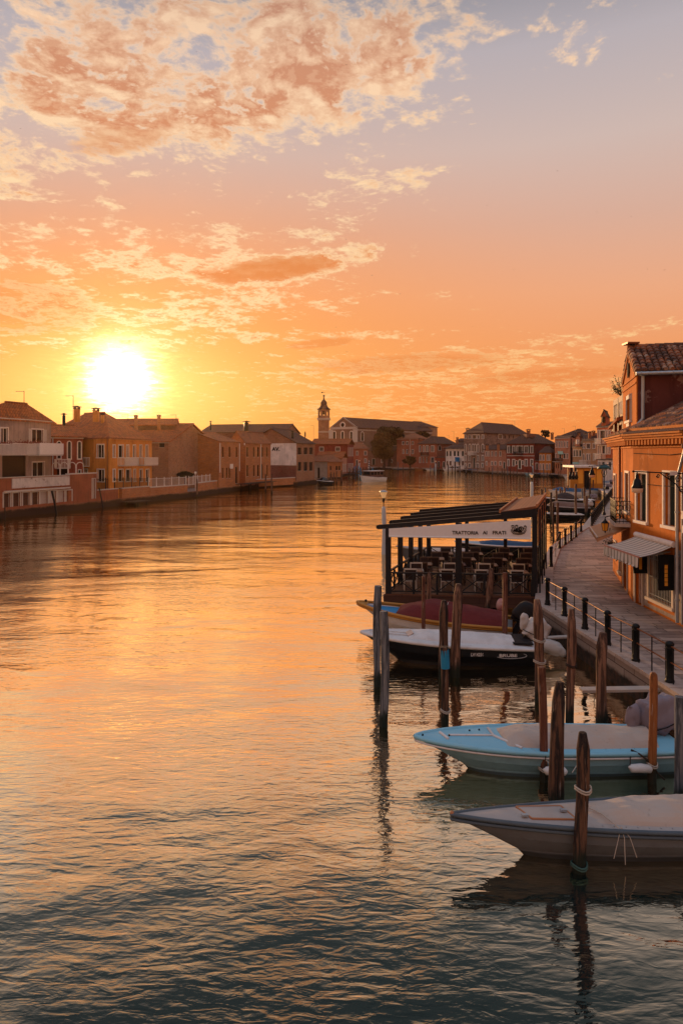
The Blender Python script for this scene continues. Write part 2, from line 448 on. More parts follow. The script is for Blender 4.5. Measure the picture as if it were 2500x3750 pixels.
LE = [(-48,-60),(-38,40),(-32.8,65.6),(-27.6,80),(-25.9,85.6),(-23.8,91.6),(-21,99),(-19.5,107.9),(-17.2,115.5),(-13.4,128.2),(-8.6,132.6),(-5.3,142.6),(-5.3,147),(-3,165),(0.5,190),(5,205),(8,240),(15.6,276)]
RE = [(8.1,-60),(8.1,5),(7.6,16.2),(7.1,24.9),(9.4,32.2),(12.1,39.5),(16.3,47.9),(18.3,51.5),(35.3,90.2),(55.5,165),(57,175),(48.9,202),(38.7,242),(15.6,276)]
def f_ground(q, p):
    u = uv(q)
    br = q.n('ShaderNodeTexBrick', i_Scale=1.0, i_Color1=(.50,.385,.32,1), i_Color2=(.17,.125,.11,1), i_Mortar=(.045,.035,.032,1))
    wv_ = q.n('ShaderNodeVectorMath', operation='MULTIPLY_ADD')
    nn = q.n('ShaderNodeTexNoise', i_Scale=.9, i_Detail=3.0); q.set(nn.inputs[0], u)
    q.set(wv_.inputs[0], nn.outputs['Color']); wv_.inputs[1].default_value = (.12,.06,0); q.set(wv_.inputs[2], u)
    q.set(br.inputs['Vector'], wv_.outputs[0]); br.offset_frequency = 2; br.offset = .37; br.squash = 1.5; br.squash_frequency = 3
    for k, v in (('Mortar Size', .016), ('Brick Width', .95), ('Row Height', .34), ('Bias', -.15)): br.inputs[k].default_value = v
    big = q.noise(u, .5, 5, .6); f_ = q.noise(u, 9, 5, .7)
    col = q.mix(q.step(big, .35, .65)*.4, X(q, br.outputs[0]), (.13,.105,.10,1))
    col = q.mix(q.step(q.noise(q.mapping(u, scale=(.5,1.6,1)), 2.6, 3, .5), .56, .62)*.6, col, (.50,.40,.34,1))
    q.set(p.inputs['Base Color'], q.mix(f_*.25, col, (.1,.08,.075,1)))
    q.set(p.inputs['Roughness'], f_*.4 + .35)
    bump(q, p, f_*.3 + big*.5 + X(q, br.outputs[1])*-1., .6, .015)
M['ground'] = mat('stone_paving', f_ground)
poly = [(-1500,-60)] + LE + list(reversed(RE))[1:] + [(1500,-60),(1500,3000),(-1500,3000)]
vv = [Vector((p[0], p[1], .8)) for p in poly]
g = MB(); tr = tessellate_polygon([vv])
tr = [t if (vv[t[1]]-vv[t[0]]).cross(vv[t[2]]-vv[t[0]]).z > 0 else tuple(reversed(t)) for t in tr]
g.add(vv, tr); tag(g.build('ground', M['ground'], origin=(0,0,0)), kind='structure')
def f_qwall(q, p):
    u = uv(q); z_ = q.sep(wpos(q))[2]
    br = q.n('ShaderNodeTexBrick', i_Scale=1.0, i_Color1=(.33,.26,.22,1), i_Color2=(.24,.18,.155,1), i_Mortar=(.06,.04,.035,1))
    q.set(br.inputs['Vector'], u)
    for k, v in (('Mortar Size', .012), ('Brick Width', 1.1), ('Row Height', .3)): br.inputs[k].default_value = v
    n = q.noise(u, 2.0, 6, .7)
    edge = q.step(z_ + n*.28, .62, .48)
    al = q.mix(q.step(q.noise(u, 5, 4, .6), .4, .65), (.012,.012,.01,1), (.06,.028,.018,1))
    col = q.mix(edge, X(q, br.outputs[0]), al)
    q.set(p.inputs['Base Color'], q.mix(q.noise(u, 7, 4, .6)*.4, col, (.08,.05,.04,1))); p.inputs['Roughness'].default_value = .8
    bump(q, p, n, .6, .04)
M['qwall'] = mat('quay_stone', f_qwall)
def f_bank(q, p):
    u = uv(q); z_ = q.sep(wpos(q))[2]
    br = q.n('ShaderNodeTexBrick', i_Scale=1.0, i_Color1=(.34,.13,.055,1), i_Color2=(.23,.10,.05,1), i_Mortar=(.2,.13,.1,1))
    q.set(br.inputs['Vector'], u)
    for k, v in (('Mortar Size', .01), ('Brick Width', .28), ('Row Height', .09)): br.inputs[k].default_value = v
    n = q.noise(u, .8, 6, .7)
    edge = q.step(z_ + n*.9, 1.35, 1.0)
    col = q.mix(edge, X(q, br.outputs[0]), (.035,.022,.016,1))
    q.set(p.inputs['Base Color'], col); p.inputs['Roughness'].default_value = .85
    bump(q, p, n, .6, .05)
M['bank'] = mat('bank_brick', f_bank)
def strip(name, pts, inner, z0, z1, m, left=True):
    """band along a polyline; inner = width towards the land"""
    n = len(pts); g = MB(); a = []; c = []
    for i in range(n):
        d = (Vector(pts[min(i+1,n-1)]) - Vector(pts[max(i-1,0)])).normalized()
        k = Vector((d.y, -d.x)) * (-inner if left else inner)
        a.append(Vector((*pts[i], 0))); c.append(Vector((pts[i][0]+k.x, pts[i][1]+k.y, 0)))
    U = lambda p, z_: Vector((p.x, p.y, z_))
    for i in range(n-1):
        A_, B_, C_, D_ = a[i], a[i+1], c[i+1], c[i]
        qs = [(U(A_,z0),U(B_,z0),U(B_,z1),U(A_,z1)), (U(A_,z1),U(B_,z1),U(C_,z1),U(D_,z1)), (U(D_,z1),U(C_,z1),U(C_,z0),U(D_,z0))]
        for t in qs: g.quad(*(t if not left else tuple(reversed(t))))
    for t in ((a[0], c[0]), (a[-1], c[-1])): g.quad(U(t[0],z0), U(t[0],z1), U(t[1],z1), U(t[1],z0))
    for k, f_ in enumerate(g.f): pass
    o = g.build(name, m); return tag(o, kind='structure')
strip('quay_wall', [Vector((p[0]-.02, p[1])) for p in RE[:9]], .5, -1, .784, M['qwall'], False)
strip('far_quay_wall', RE[8:], .5, -1, .804, M['qwall'], False)
strip('canal_bank', [Vector((p[0]+.02, p[1])) for p in LE], .5, -1, .804, M['bank'], True)
def f_cop(q, p):
    u = uv(q)
    br = q.n('ShaderNodeTexBrick', i_Scale=1.0, i_Color1=(.44,.36,.315,1), i_Color2=(.37,.295,.26,1), i_Mortar=(.10,.075,.065,1)); 
    q.set(br.inputs['Vector'], q.mapping(u, rot=(0,0,R(90))))
    for k, v in (('Mortar Size', .008), ('Brick Width', 1.5), ('Row Height', 3.)): br.inputs[k].default_value = v
    n = q.noise(u, 3, 6, .7)
    q.set(p.inputs['Base Color'], q.mix(q.step(n, .45, .7)*.55, X(q, br.outputs[0]), (.2,.13,.10,1))); p.inputs['Roughness'].default_value = .7
    bump(q, p, n, .4, .01)
M['coping'] = mat('coping_stone', f_cop)
strip('quay_coping', [Vector((p[0]-.07, p[1])) for p in RE[:9]], .62, .788, .885, M['coping'], False)
strip('far_quay_coping', [Vector((p[0]-.05, p[1])) for p in RE[8:]], .6, .81, .92, M['coping'], False)

# ------------------------------------------------------------------ houses
WIN = {'n': 0}
def roof_mesh(c, ze, zr, axis, inset, over, th=.14):
    """c: four ground corners in order; axis 0: ridge parallel to c0c1, 1: parallel to c1c2; inset 0 = gable. ze may be a number"""
    c = [Vector((p[0], p[1], 0)) for p in c]
    e1 = (c[1]-c[0]).normalized(); e2 = (c[2]-c[1]).normalized()
    cx = [c[0]-e1*over-e2*over, c[1]+e1*over-e2*over, c[2]+e1*over+e2*over, c[3]-e1*over+e2*over]
    if axis == 1: cx = cx[1:]+cx[:1]
    r0 = (cx[0]+cx[3])/2; r1 = (cx[1]+cx[2])/2; L = (r1-r0)
    span = (cx[3]-cx[0]).length/2; drop = (zr-ze)*over/max(span-over, .1)
    r0 = r0 + L.normalized()*inset*.999; r1 = r1 - L.normalized()*inset*.999
    zb = ze - drop
    e = [p + Vector((0,0,zb)) for p in cx]; r0 = r0 + Vector((0,0,zr)); r1 = r1 + Vector((0,0,zr))
    U = Vector((0,0,th)); g = MB()
    fs = [(e[0],e[1],r1,r0), (e[2],e[3],r0,r1)]
    if inset > .01: fs += [(e[1],e[2],r1),(e[3],e[0],r0)]
    for f_ in fs:
        g.quad(*[p+U for p in f_]); g.quad(*reversed(f_))
    for i in range(4):
        a_, b_ = e[i], e[(i+1)%4]
        if inset > .01 or i in (0, 2): g.quad(a_, b_, b_+U, a_+U)
        else:
            r = r1 if i == 1 else r0
            g.quad(a_, r, r+U, a_+U); g.quad(r, b_, b_+U, r+U)
    rd = MB().tube([r0+U, r1+U], .13, 6)
    g.add(rd.v, rd.f)
    return g, axis
def seg_t(A_, B_, px):
    k = (px-1250)/F; d = B_-A_
    den = d.x - k*d.y
    return (k*A_.y - A_.x)/den if abs(den) > 1e-6 else 0
class House:
    """front: [(px, Y)...] two or three ground corners given by the photo column they stand in and their distance"""
    def __init__(s, name, label, cat, front, zb, ze, wall, depth=8, group=None, world=None):
        c = [Vector(p) for p in world] if world else [PX(*p) for p in front]
        if len(c) == 2:
            d = (c[1]-c[0]).normalized(); n = Vector((-d.y, d.x))
            c = [c[0], c[1], c[1]+n*depth, c[0]+n*depth]
        elif len(c) == 3: c = c + [c[0]+c[2]-c[1]]
        s.c = c; s.zb = zb; s.ze = ze; s.wallm = wall; s.ops = []; s.gab = None
        ctr = (c[0]+c[1]+c[2]+c[3])/4
        s.root = empty(name, (ctr.x, ctr.y, zb), label, cat, group)
    def seg(s, i): return s.c[i], s.c[(i+1)%4]
    def place(s, i, px, py, off=0):
        A_, B_ = s.seg(i); t = seg_t(A_, B_, px); p = A_ + (B_-A_)*t; d = (B_-A_).normalized()
        nrm = Vector((d.y, -d.x)); q = p + nrm*off
        return Vector((q.x, q.y, ZP(py, p.y)))
    def op(s, i, x0, x1, y0, y1, kind='w', trim='white', **kw):
        A_, B_ = s.seg(i); L = (B_-A_).length
        t0, t1 = seg_t(A_, B_, x0)*L, seg_t(A_, B_, x1)*L
        if t0 > t1: t0, t1 = t1, t0
        Y = (A_ + (B_-A_)*((t0+t1)/2/L)).y
        s.ops.append((i, t0, t1, ZP(y1, Y), ZP(y0, Y), kind, trim, kw)); return s
    def ops_row(s, i, xs, y0, y1, kind='w', trim='white', **kw):
        for a_, b_ in xs: s.op(i, a_, b_, y0, y1, kind, trim, **kw)
        return s
    def gable(s, zr, axis): s.gab = (zr, axis); return s
    def finish(s, mwall=None):
        g = MB(); c = s.c; rec = .16
        for i in range(4):
            A_, B_ = s.seg(i); L = (B_-A_).length; d = (B_-A_)/L; n = Vector((d.y, -d.x))
            ops = [o for o in s.ops if o[0] == i and o[5] != 'arch']
            ops = [(o[0], max(o[1], .05), min(o[2], L-.05), max(o[3], s.zb+.02), min(o[4], s.ze-.03), *o[5:]) for o in ops]
            ops = [o for o in ops if o[2]-o[1] > .08 and o[4]-o[3] > .08]
            us = sorted({0.0, L} | {round(o[1],3) for o in ops} | {round(o[2],3) for o in ops})
            zs = sorted({s.zb, s.ze} | {round(o[3],3) for o in ops} | {round(o[4],3) for o in ops})
            pt = lambda u, z_, o_=0: Vector((A_.x+d.x*u-n.x*o_, A_.y+d.y*u-n.y*o_, z_))
            for a_, b_ in zip(us, us[1:]):
                for e, f_ in zip(zs, zs[1:]):
                    um, zm = (a_+b_)/2, (e+f_)/2
                    if any(o[1]-.001 < um < o[2]+.001 and o[3]-.001 < zm < o[4]+.001 for o in ops): continue
                    g.quad(pt(a_,e), pt(b_,e), pt(b_,f_), pt(a_,f_))
            for o in ops:
                u0, u1, z0, z1 = o[1:5]
                g.quad(pt(u0,z0),pt(u0,z0,rec),pt(u0,z1,rec),pt(u0,z1)); g.quad(pt(u1,z0,rec),pt(u1,z0),pt(u1,z1),pt(u1,z1,rec))
                g.quad(pt(u0,z1),pt(u0,z1,rec),pt(u1,z1,rec),pt(u1,z1)); g.quad(pt(u0,z0,rec),pt(u0,z0),pt(u1,z0),pt(u1,z0,rec))
            s.fr = (A_, d, n)
        if s.gab:
            zr, ax = s.gab; k = 1 if ax == 0 else 0
            for j in (k, (k+2)%4):
                A_, B_ = s.seg(j); m_ = (A_+B_)/2
                g.quad((A_.x,A_.y,s.ze),(B_.x,B_.y,s.ze),(m_.x,m_.y,zr))
        s.wall = g.build('wall', s.wallm, s.root)
        for o in s.ops: s.window(o, rec)
        return s
    def window(s, o, rec):
        i, u0, u1, z0, z1, kind, trim, kw = o
        A_, B_ = s.seg(i); L = (B_-A_).length; d = (B_-A_)/L; n = Vector((d.y, -d.x))
        if kind != 'arch': z0 = max(z0, s.zb+.02); z1 = min(z1, s.ze-.03)
        D = Vector((d.x, d.y, 0)); NN = Vector((n.x, n.y, 0)); P0 = Vector((A_.x, A_.y, 0))
        pt = lambda u, z_, out_=0: P0 + D*u + NN*out_ + Vector((0,0,z_))
        wd, ht = u1-u0, z1-z0; t = kw.get('t', min(.10, wd*.15)); pr = .05
        mt = M.get(trim, M['trim'])
        def rect(g, a_, b_, e, f_, o0, o1): g.obox(pt(a_, e, o0), D*(b_-a_), NN*(o1-o0), (0,0,f_-e))
        if kind == 'arch':
            g = MB(); r = wd/2; cx = (u0+u1)/2; zc = z1-r; n_ = 10
            arc = [(cx - r*math.cos(math.pi*k/n_), zc + r*math.sin(math.pi*k/n_)) for k in range(n_+1)]
            out_ = [(cx - (r+t)*math.cos(math.pi*k/n_), zc + (r+t)*math.sin(math.pi*k/n_)) for k in range(n_+1)]
            inn = [(u0, z0)] + arc + [(u1, z0)]; ou = [(u0-t, z0)] + out_ + [(u1+t, z0)]
            for k in range(len(inn)-1):
                a1, a2, b1, b2 = inn[k], inn[k+1], ou[k], ou[k+1]
                g.quad(pt(*a1,.07), pt(*a2,.07), pt(*b2,.07), pt(*b1,.07)); g.quad(pt(*a1,.0), pt(*a1,.07), pt(*a2,.07), pt(*a2,0)); g.quad(pt(*b1,.07), pt(*b1,0), pt(*b2,0), pt(*b2,.07))
            rect(g, u0-t, u1+t, z0-.12, z0, 0, .12)
            fr = g.build('window_frame' if ht < 2.4 or not kw.get('door') else 'door_frame', mt, s.root)
            MB().plate([pt(*q, .02) for q in reversed(inn)], .015).build('pane', M[kw.get('pane', 'pane')], fr)
            return
        isdoor = kind == 'door'
        g = MB()
        if trim != 'none':
            rect(g, u0-t, u0, z0, z1, -.02, pr); rect(g, u1, u1+t, z0, z1, -.02, pr)
            rect(g, u0-t, u1+t, z1, z1+t, -.02, pr)
            if not isdoor: rect(g, u0-t*1.3, u1+t*1.3, z0-.10, z0, -.02, .11)
            rect(g, u0, u0+.05, z0, z1, -rec, -rec+.05); rect(g, u1-.05, u1, z0, z1, -rec, -rec+.05)
            rect(g, u0+.05, u1-.05, z1-.05, z1, -rec, -rec+.05)
            if kind in ('w','o') and wd > .6 and not kw.get('nomull'): rect(g, (u0+u1)/2-.03, (u0+u1)/2+.03, z0, z1-.05, -rec, -rec+.05)
        else:
            rect(g, u0, u1, z0-.04, z0, -rec, .03)
        fr = g.build('door_frame' if isdoor else 'window_frame', mt if trim != 'none' else M['trim'], s.root)
        pm = kw.get('pane', 'dark' if kind in ('d',) else ('shut' if isdoor else 'pane'))
        g = MB(); rect(g, u0-.02, u1+.02, z0-.02, z1+.02, -rec-.06, -rec-.005)
        g.build('door' if isdoor else ('shutter' if kind == 's' else 'pane'), M[kw.get('sm', 'shut')] if kind == 's' else M[pm], s.root if isdoor else fr)
        if kind == 'o':
            sw = min(wd*.5, kw.get('sw', .5))
            for a_ in (u0-t-sw-.01, u1+t+.01):
                g = MB(); rect(g, a_, a_+sw, z0-.05, z1+.03, .01, .06); g.build('shutter', M[kw.get('sm', 'shut')], fr)
    def roof(s, zr, axis=0, inset=0.0, over=.35, m='tile', band=True):
        if inset < 0: # pyramid-like
            e = ((s.c[1]-s.c[0]).length if axis == 0 else (s.c[2]-s.c[1]).length)
            w_ = ((s.c[2]-s.c[1]).length if axis == 0 else (s.c[1]-s.c[0]).length)
            inset = min(w_/2, e/2-.2)
        g, _ = roof_mesh(s.c, s.ze, zr, axis, inset, over)
        s.rf = g.build('roof', M[m], s.root); s.zr = zr
        if band:
            g = MB()
            for i in range(4):
                if inset < .01 and ((axis == 0 and i in (1,3)) or (axis == 1 and i in (0,2))): continue
                A_, B_ = s.seg(i); d = (B_-A_).normalized(); n = Vector((d.y,-d.x)); o_ = .12
                g.obox((A_.x-d.x*.1+0, A_.y-d.y*.1, s.ze-.24), ((B_-A_).x+d.x*.2, (B_-A_).y+d.y*.2, 0), (n.x*o_, n.y*o_, 0), (0,0,.2))
            g.build('cornice', M['trim'], s.root)
        return s
    def chimney(s, px, y0, y1, Y, w_=.7, m='tilewall', cap='flare', wpx=None):
        p = PX(px, Y); z0, z1 = ZP(y1, Y), ZP(y0, Y)
        if wpx: w_ = wpx*Y/F
        g = MB(); h = w_/2; zc = z1 - w_*.75
        g.box(p.x-h, p.x+h, Y-h, Y+h, z0, zc)
        ch = g.build('chimney', M[m] if m in M else s.wallm, s.rf)
        g = MB(); H2 = h*1.45
        if cap == 'flare':
            g.box(p.x-H2*.85, p.x+H2*.85, Y-H2*.85, Y+H2*.85, zc, zc+w_*.12)
            for sx in (-1,1):
                for sy in (-1,1): g.box(p.x+sx*h*.8-.06, p.x+sx*h*.8+.06, Y+sy*h*.8-.06, Y+sy*h*.8+.06, zc+w_*.12, zc+w_*.42)
            g.obox((p.x-H2,Y-H2,zc+w_*.42),(2*H2,0,0),(0,2*H2,0),(0,0,.07))
            a_, z_ = H2, zc+w_*.42+.07
            ap = (p.x,Y,z1)
            q = [(p.x-a_,Y-a_,z_),(p.x+a_,Y-a_,z_),(p.x+a_,Y+a_,z_),(p.x-a_,Y+a_,z_)]
            for k in range(4): g.quad(q[k], q[(k+1)%4], ap)
        else:
            g.box(p.x-H2*1.0, p.x+H2*1.0, Y-H2, Y+H2, zc, zc+.12)
            g.box(p.x-h*.8, p.x+h*.8, Y-h*.8, Y+h*.8, zc+.12, z1)
        g.build('chimney_cap', M['tiled'], ch)
        return s
    def antenna(s, px, y0, y1, Y, arm=-1):
        p0 = P3(px, y1, Y); p1 = P3(px, y0, Y); g = MB()
        g.tube([p0, p1], .035, 5)
        L = .9; g.tube([p1+Vector((0,0,-.05)), p1+Vector((arm*L,0,-.05))], .025, 4)
        for k in range(5):
            q = p1 + Vector((arm*L*(.2+.2*k), 0, -.05)); g.tube([q+Vector((0,-.25,0)), q+Vector((0,.25,0))], .012, 4)
        g.build('antenna', M['iron'], s.rf); return s
    def flue(s, px, y0, y1, Y, r=.2):
        p0 = P3(px, y1, Y); p1 = P3(px, y0, Y); h = p1.z-p0.z
        g = MB().lathe(p0, [(r,0),(r,h*.8),(r*.6,h*.8+.01),(r*.6,h*.92),(r*2.1,h*.88),(r*.3,h)], 8)
        g.build('chimney', M['iron'], s.rf); return s
    def pipe(s, i, px, y0, y1, r=.07, m='zinc'):
        a_ = s.place(i, px, y0, .12); b_ = s.place(i, px, y1, .12); b_.x, b_.y = a_.x, a_.y
        MB().tube([a_, b_], r, 6).build('drainpipe', M[m], s.root); return s
    def balcony(s, i, x0, x1, ytop, yfloor, out_=.8, m='white', solid=False):
        p0 = s.place(i, x0, yfloor); p1 = s.place(i, x1, yfloor); zt = (s.place(i,x0,ytop).z + s.place(i,x1,ytop).z)/2; zf = (p0.z+p1.z)/2
        A_, B_ = s.seg(i); d = (B_-A_).normalized(); NN = Vector((d.y,-d.x,0)); p0.z = p1.z = 0
        g = MB().obox(p0+Vector((0,0,zf-.14)), p1-p0, NN*out_, (0,0,.14)); fl = g.build('balcony', M['trim'], s.root)
        g = MB(); U = lambda p, z_: p+Vector((0,0,z_))
        a, b_ = p0+NN*out_, p1+NN*out_
        for u_, v_ in ((p0,a),(a,b_),(b_,p1)):
            g.bar(U(u_,zt), U(v_,zt), .07, .07)
            if solid: g.obox(U(u_,zf), v_-u_, NN*.05 if u_ is a else (p1-p0).normalized()*.05, (0,0,zt-zf))
            else:
                n_ = max(2, int((v_-u_).length/.16))
                for k in range(n_+1):
                    q = u_.lerp(v_, k/n_); g.bar(U(q,zf), U(q,zt), .05, .05)
        g.build('balustrade', M[m], fl); return s
# ------------------------------------------------------------------ wall colours
PL = {
 'white_house': plaster('plaster_pinkwhite', (.34,.25,.21), (.25,.18,.15), .3),
 'red': plaster('plaster_red', (.26,.06,.035), (.34,.14,.09), .3),
 'orange': plaster('plaster_orange', (.58,.22,.045), (.5,.25,.12), .2),
 'pinkred': plaster('plaster_pinkred', (.33,.115,.07), (.36,.2,.14), .4),
 'wred': plaster('plaster_deepred', (.22,.05,.035), (.3,.12,.09), .3),
 'white': plaster('plaster_white', (.66,.60,.56), (.4,.33,.28), .4),
 'pink': plaster('plaster_pink', (.40,.19,.13), (.45,.3,.24), .5),
 'salmon': plaster('plaster_salmon', (.46,.20,.12), (.5,.34,.26), .5),
 'ochre': plaster('plaster_ochre', (.50,.19,.05), (.5,.3,.18), .3),
 'beige': plaster('plaster_beige', (.42,.25,.14), (.5,.36,.25), .5),
 'near': plaster('plaster_near_orange', (.46,.14,.02), (.52,.24,.11), .6),
 'nearshaded': plaster('plaster_near_shaded', (.11,.035,.03), (.30,.2,.17), .7),  # dark red plaster, with the side wall's shade put into its colour
 'grey': plaster('plaster_grey', (.30,.25,.22), (.2,.15,.13), .5),
 'av': plaster('plaster_sign_wall', (.80,.72,.66), (.42,.26,.18), .25),
}
BR = {
 'fac': brick('brick_factory', (.46,.16,.045), (.34,.12,.04), stain=.35),
 'hall': brick('brick_hall', (.34,.15,.075), (.24,.11,.06), stain=.45),
 'church': brick('brick_church', (.26,.14,.09), (.20,.11,.075), stain=.4),
 'pal': brick('brick_palazzo', (.22,.13,.10), (.30,.19,.14), stain=.6),
 'dark': brick('brick_dark', (.20,.08,.05), (.15,.06,.04), stain=.4),
 'dred': brick('brick_darkred', (.20,.05,.04), (.16,.045,.035), stain=.4),
}
M['tilewall'] = PL['orange']; M['chim'] = BR['fac']

# ---- left bank, nearest first
h = House('white_house', 'pale two-storey house with white balcony at the left edge of the canal', 'house', [(-90,66.5),(105,73),(187,78)], .8, ZP(1534,73), PL['white_house'])
h.op(0, 3, 28, 1567, 1625, 'w').op(1, 116,158,1572,1624,'o', sm='paleshut', sw=.6)
h.op(1, 118,162,1692,1748,'w').op(0, 8, 96, 1668, 1750, 'd', 'none')
h.finish().roof(ZP(1484,74), 0, -1, .55, 'tile')
h.balcony(0, -60, 100, 1624, 1662, 1.3); h.balcony(1, 104, 194, 1624, 1664, 1.2, 'white', True)
h.antenna(88, 1431, 1500, 76, -1)
h = House('red_house', 'deep red house with three white-edged arched windows beside pale house', 'house', [(178,79),(303,81.5)], .8, ZP(1598,80), PL['red'], 8)
for a_, c_ in ((210,222),(248,259),(285,296)): h.op(0, a_, c_, 1617, 1679, 'arch', t=.1)
h.op(0, 287, 297, 1720, 1740).op(0, 309-100, 250, 1715, 1745, 'd', 'none')
h.finish().roof(ZP(1560,83), 0, 0.0, .4, 'tile'); h.pipe(0, 192, 1600, 1745)
h.balcony(0, 200, 250, 1682, 1712, .8)
h.flue(234, 1512, 1560, 84, .2)
h = House('orange_house', 'orange two-storey house with hipped tiled roof under the sun', 'house', [(130,90),(400,81),(556,93)], .8, ZP(1600,82), PL['orange'])
h.op(0, 356,381,1628,1675,'w').op(0, 357,382,1719,1763,'w')
h.ops_row(1, [(413,421),(434,451),(463,471),(487,496),(511,519),(533,541)], 1630, 1674, 'w', t=.1, nomull=True)
h.ops_row(1, [(413,421),(434,450),(461,478),(489,496),(511,521),(534,545)], 1719, 1762, 'w', t=.1, nomull=True)
h.op(0, 309,321,1718,1740,'w')
h.finish().roof(ZP(1517,92), 0, -1, .45, 'tile')
h.balcony(1, 431, 483, 1676, 1702, .9); h.balcony(1, 504, 556, 1676, 1701, .9); h.balcony(0, 303, 328, 1676, 1705, .8)
h.pipe(0, 396, 1602, 1790, .06, 'rust')
h.chimney(282, 1485, 1545, 85, wpx=17); h.chimney(352, 1491, 1545, 86, wpx=18); h.chimney(376, 1512, 1550, 86.5, wpx=10)
h.antenna(268, 1448, 1540, 86, -1)
h = House('workshop', 'long low workshop with raised clerestory roof behind orange house', 'workshop', [(400,102),(617,100)], .8, ZP(1617,101), BR['hall'], 16)
h.op(0, 582,602,1618,1638,'w','none',pane='dark')
h.gable(ZP(1556,109), 0).finish().roof(ZP(1556,109), 0, 0, .4, 'tile')
g, _ = roof_mesh([PX(384,107),PX(642,105),PX(652,113),PX(380,113)], ZP(1560,109), ZP(1538,109), 0, 0, .3)
h_l = g.build('clerestory_roof', M['tile'], h.root)
MB().prism([PX(392,107.4),PX(636,105.4),PX(640,112),PX(388,112)], ZP(1580,109), ZP(1560,109)-.05).build('clerestory_wall', BR['dark'], h.root)
h.chimney(498, 1519, 1577, 100.5, wpx=10, m='chim'); h.chimney(582, 1518, 1577, 100.5, wpx=10, m='chim'); h.antenna(469, 1516, 1540, 108)
h.antenna(645, 1518, 1540, 108)
# brick factory with the gable towards us
h = House('brick_factory', 'orange brick workshop with blank gabled side wall facing the viewer', 'factory', [(617,111.8),(800.5,109),(877,116.4)], .8, ZP(1617,109), BR['fac'])
h.ops_row(1, [(813,819),(838,844),(864,869)], 1637, 1674, 'w', 'none', pane='pane')
h.ops_row(1, [(813,819),(828,834),(838,844)], 1713, 1751, 'w', 'none', pane='pane')
h.op(1, 862, 870, 1710, 1770, 'door', 'none', pane='dark')
h.gable(ZP(1583,110.5), 1).finish().roof(ZP(1584,110.5), 1, 0, .18, 'tiler', False)
h.pipe(1, 803, 1622, 1730, .08, 'white'); h.pipe(1, 875, 1624, 1725, .08, 'white')
sg = MB(); a_ = h.place(1, 841, 1700, .05); b_ = h.place(1, 852, 1700, .05); b_.z = a_.z
sg.obox((a_.x,a_.y,ZP(1716,113)), b_-a_, (.04,-.02,0), (0,0,17*113/F)); sg.build('notice_sign', M['white'], h.root)
h = House('brick_annex', 'narrower brick annex with tall slit windows right of the gabled workshop', 'factory', [(835,121),(898,118),(991,129)], .8, ZP(1621,118), BR['fac'])
h.ops_row(1, [(903,910),(927,933),(942,949),(958,964),(975,981)], 1637, 1673, 'w', 'none', pane='pane')
h.ops_row(1, [(903,910),(927,933),(942,949),(976,981)], 1703, 1744, 'w', 'none', pane='pane'); h.op(1, 957, 963, 1700, 1756, 'w', 'none', pane='dark')
h.gable(ZP(1583,121), 1).finish().roof(ZP(1583,121), 1, 0, .2, 'tiler', False)
h.pipe(1, 953, 1624, 1755, .08, 'white'); h.pipe(1, 893, 1622, 1630, .1, 'white')
hh = House('brick_hall', 'large gabled brick hall with AV lettering on its white side wall', 'hall', [(905,140.5),(1085,133),(1152,143)], .8, ZP(1622,133), BR['hall'])
hh.ops_row(1, [(1090,1104),(1112,1126),(1132,1145)], 1639, 1664, 'w', 'none', pane='pane')
hh.ops_row(1, [(1090,1104),(1112,1126),(1132,1145)], 1692, 1724, 'w', 'none', pane='pane')
hh.gable(ZP(1571,138), 1).finish().roof(ZP(1571,138), 1, 0, .3, 'tiled', False)
a_, b_ = hh.seg(0); tA = seg_t(a_, b_, 991); A3 = a_+(b_-a_)*tA; d = (b_-A3); n = Vector((d.y,-d.x)).normalized()
MB().obox((A3.x,A3.y,ZP(1704,134)), (d.x,d.y,0), (n.x*.05,n.y*.05,0), (0,0,81*134/F)).build('white_panel', PL['av'], hh.root)
MB().obox((A3.x,A3.y,ZP(1755,134)), (d.x,d.y,0), (n.x*.04,n.y*.04,0), (0,0,50*134/F)).build('brick_base', BR['dred'], hh.root)
def text(s, font_h, pos, dirx, nrm, m, name, parent, align='LEFT', ext=.01, space=1.0, sx=1.0, bold=.0):
    cu = bpy.data.curves.new('txt', 'FONT'); cu.body = s; cu.size = font_h/.70; cu.extrude = ext; cu.align_x = align; cu.space_character = space; cu.offset = bold
    to = bpy.data.objects.new('txt', cu); COL.objects.link(to)
    dg = bpy.context.evaluated_depsgraph_get(); me = bpy.data.meshes.new_from_object(to.evaluated_get(dg))
    bpy.data.objects.remove(to)
    dx = Vector(dirx).normalized(); nn = Vector(nrm).normalized(); up = nn.cross(dx)
    g = MB(); vs = [Vector(pos) + dx*v.co.x*sx + up*v.co.y + nn*v.co.z for v in me.vertices]
    g.add(vs, [tuple(p.vertices) for p in me.polygons]); bpy.data.meshes.remove(me)
    return g.build(name, m, parent)
d3 = Vector((d.x,d.y,0)).normalized(); n3 = Vector((n.x,n.y,0))
p = hh.place(0, 997, 1651, .08)
text('AV.', 14*134/F, p, d3, n3, M['dark'], 'wall_lettering', hh.root, sx=1.25, bold=.05)
p = hh.place(1, 1117, 1591, .03); dd = (hh.c[2]-hh.c[1]).normalized()
MB().plate([p+Vector((dd.x,dd.y,0))*(.35*math.sin(k*.628))+Vector((0,0,.65*math.cos(k*.628))) for k in range(10)][::-1], .05).build('gable_window', M['dark'], hh.root)
hh.flue(1071, 1576, 1612, 136, .3)
h = House('long_roofed_hall', 'long tiled hall roof rising behind the brick workshops', 'hall', [(735,150),(1040,146)], .8, ZP(1583,148), BR['dark'], 12)
h.gable(ZP(1556,154),0).finish().roof(ZP(1557,154), 0, 0, .3, 'tiled', False)
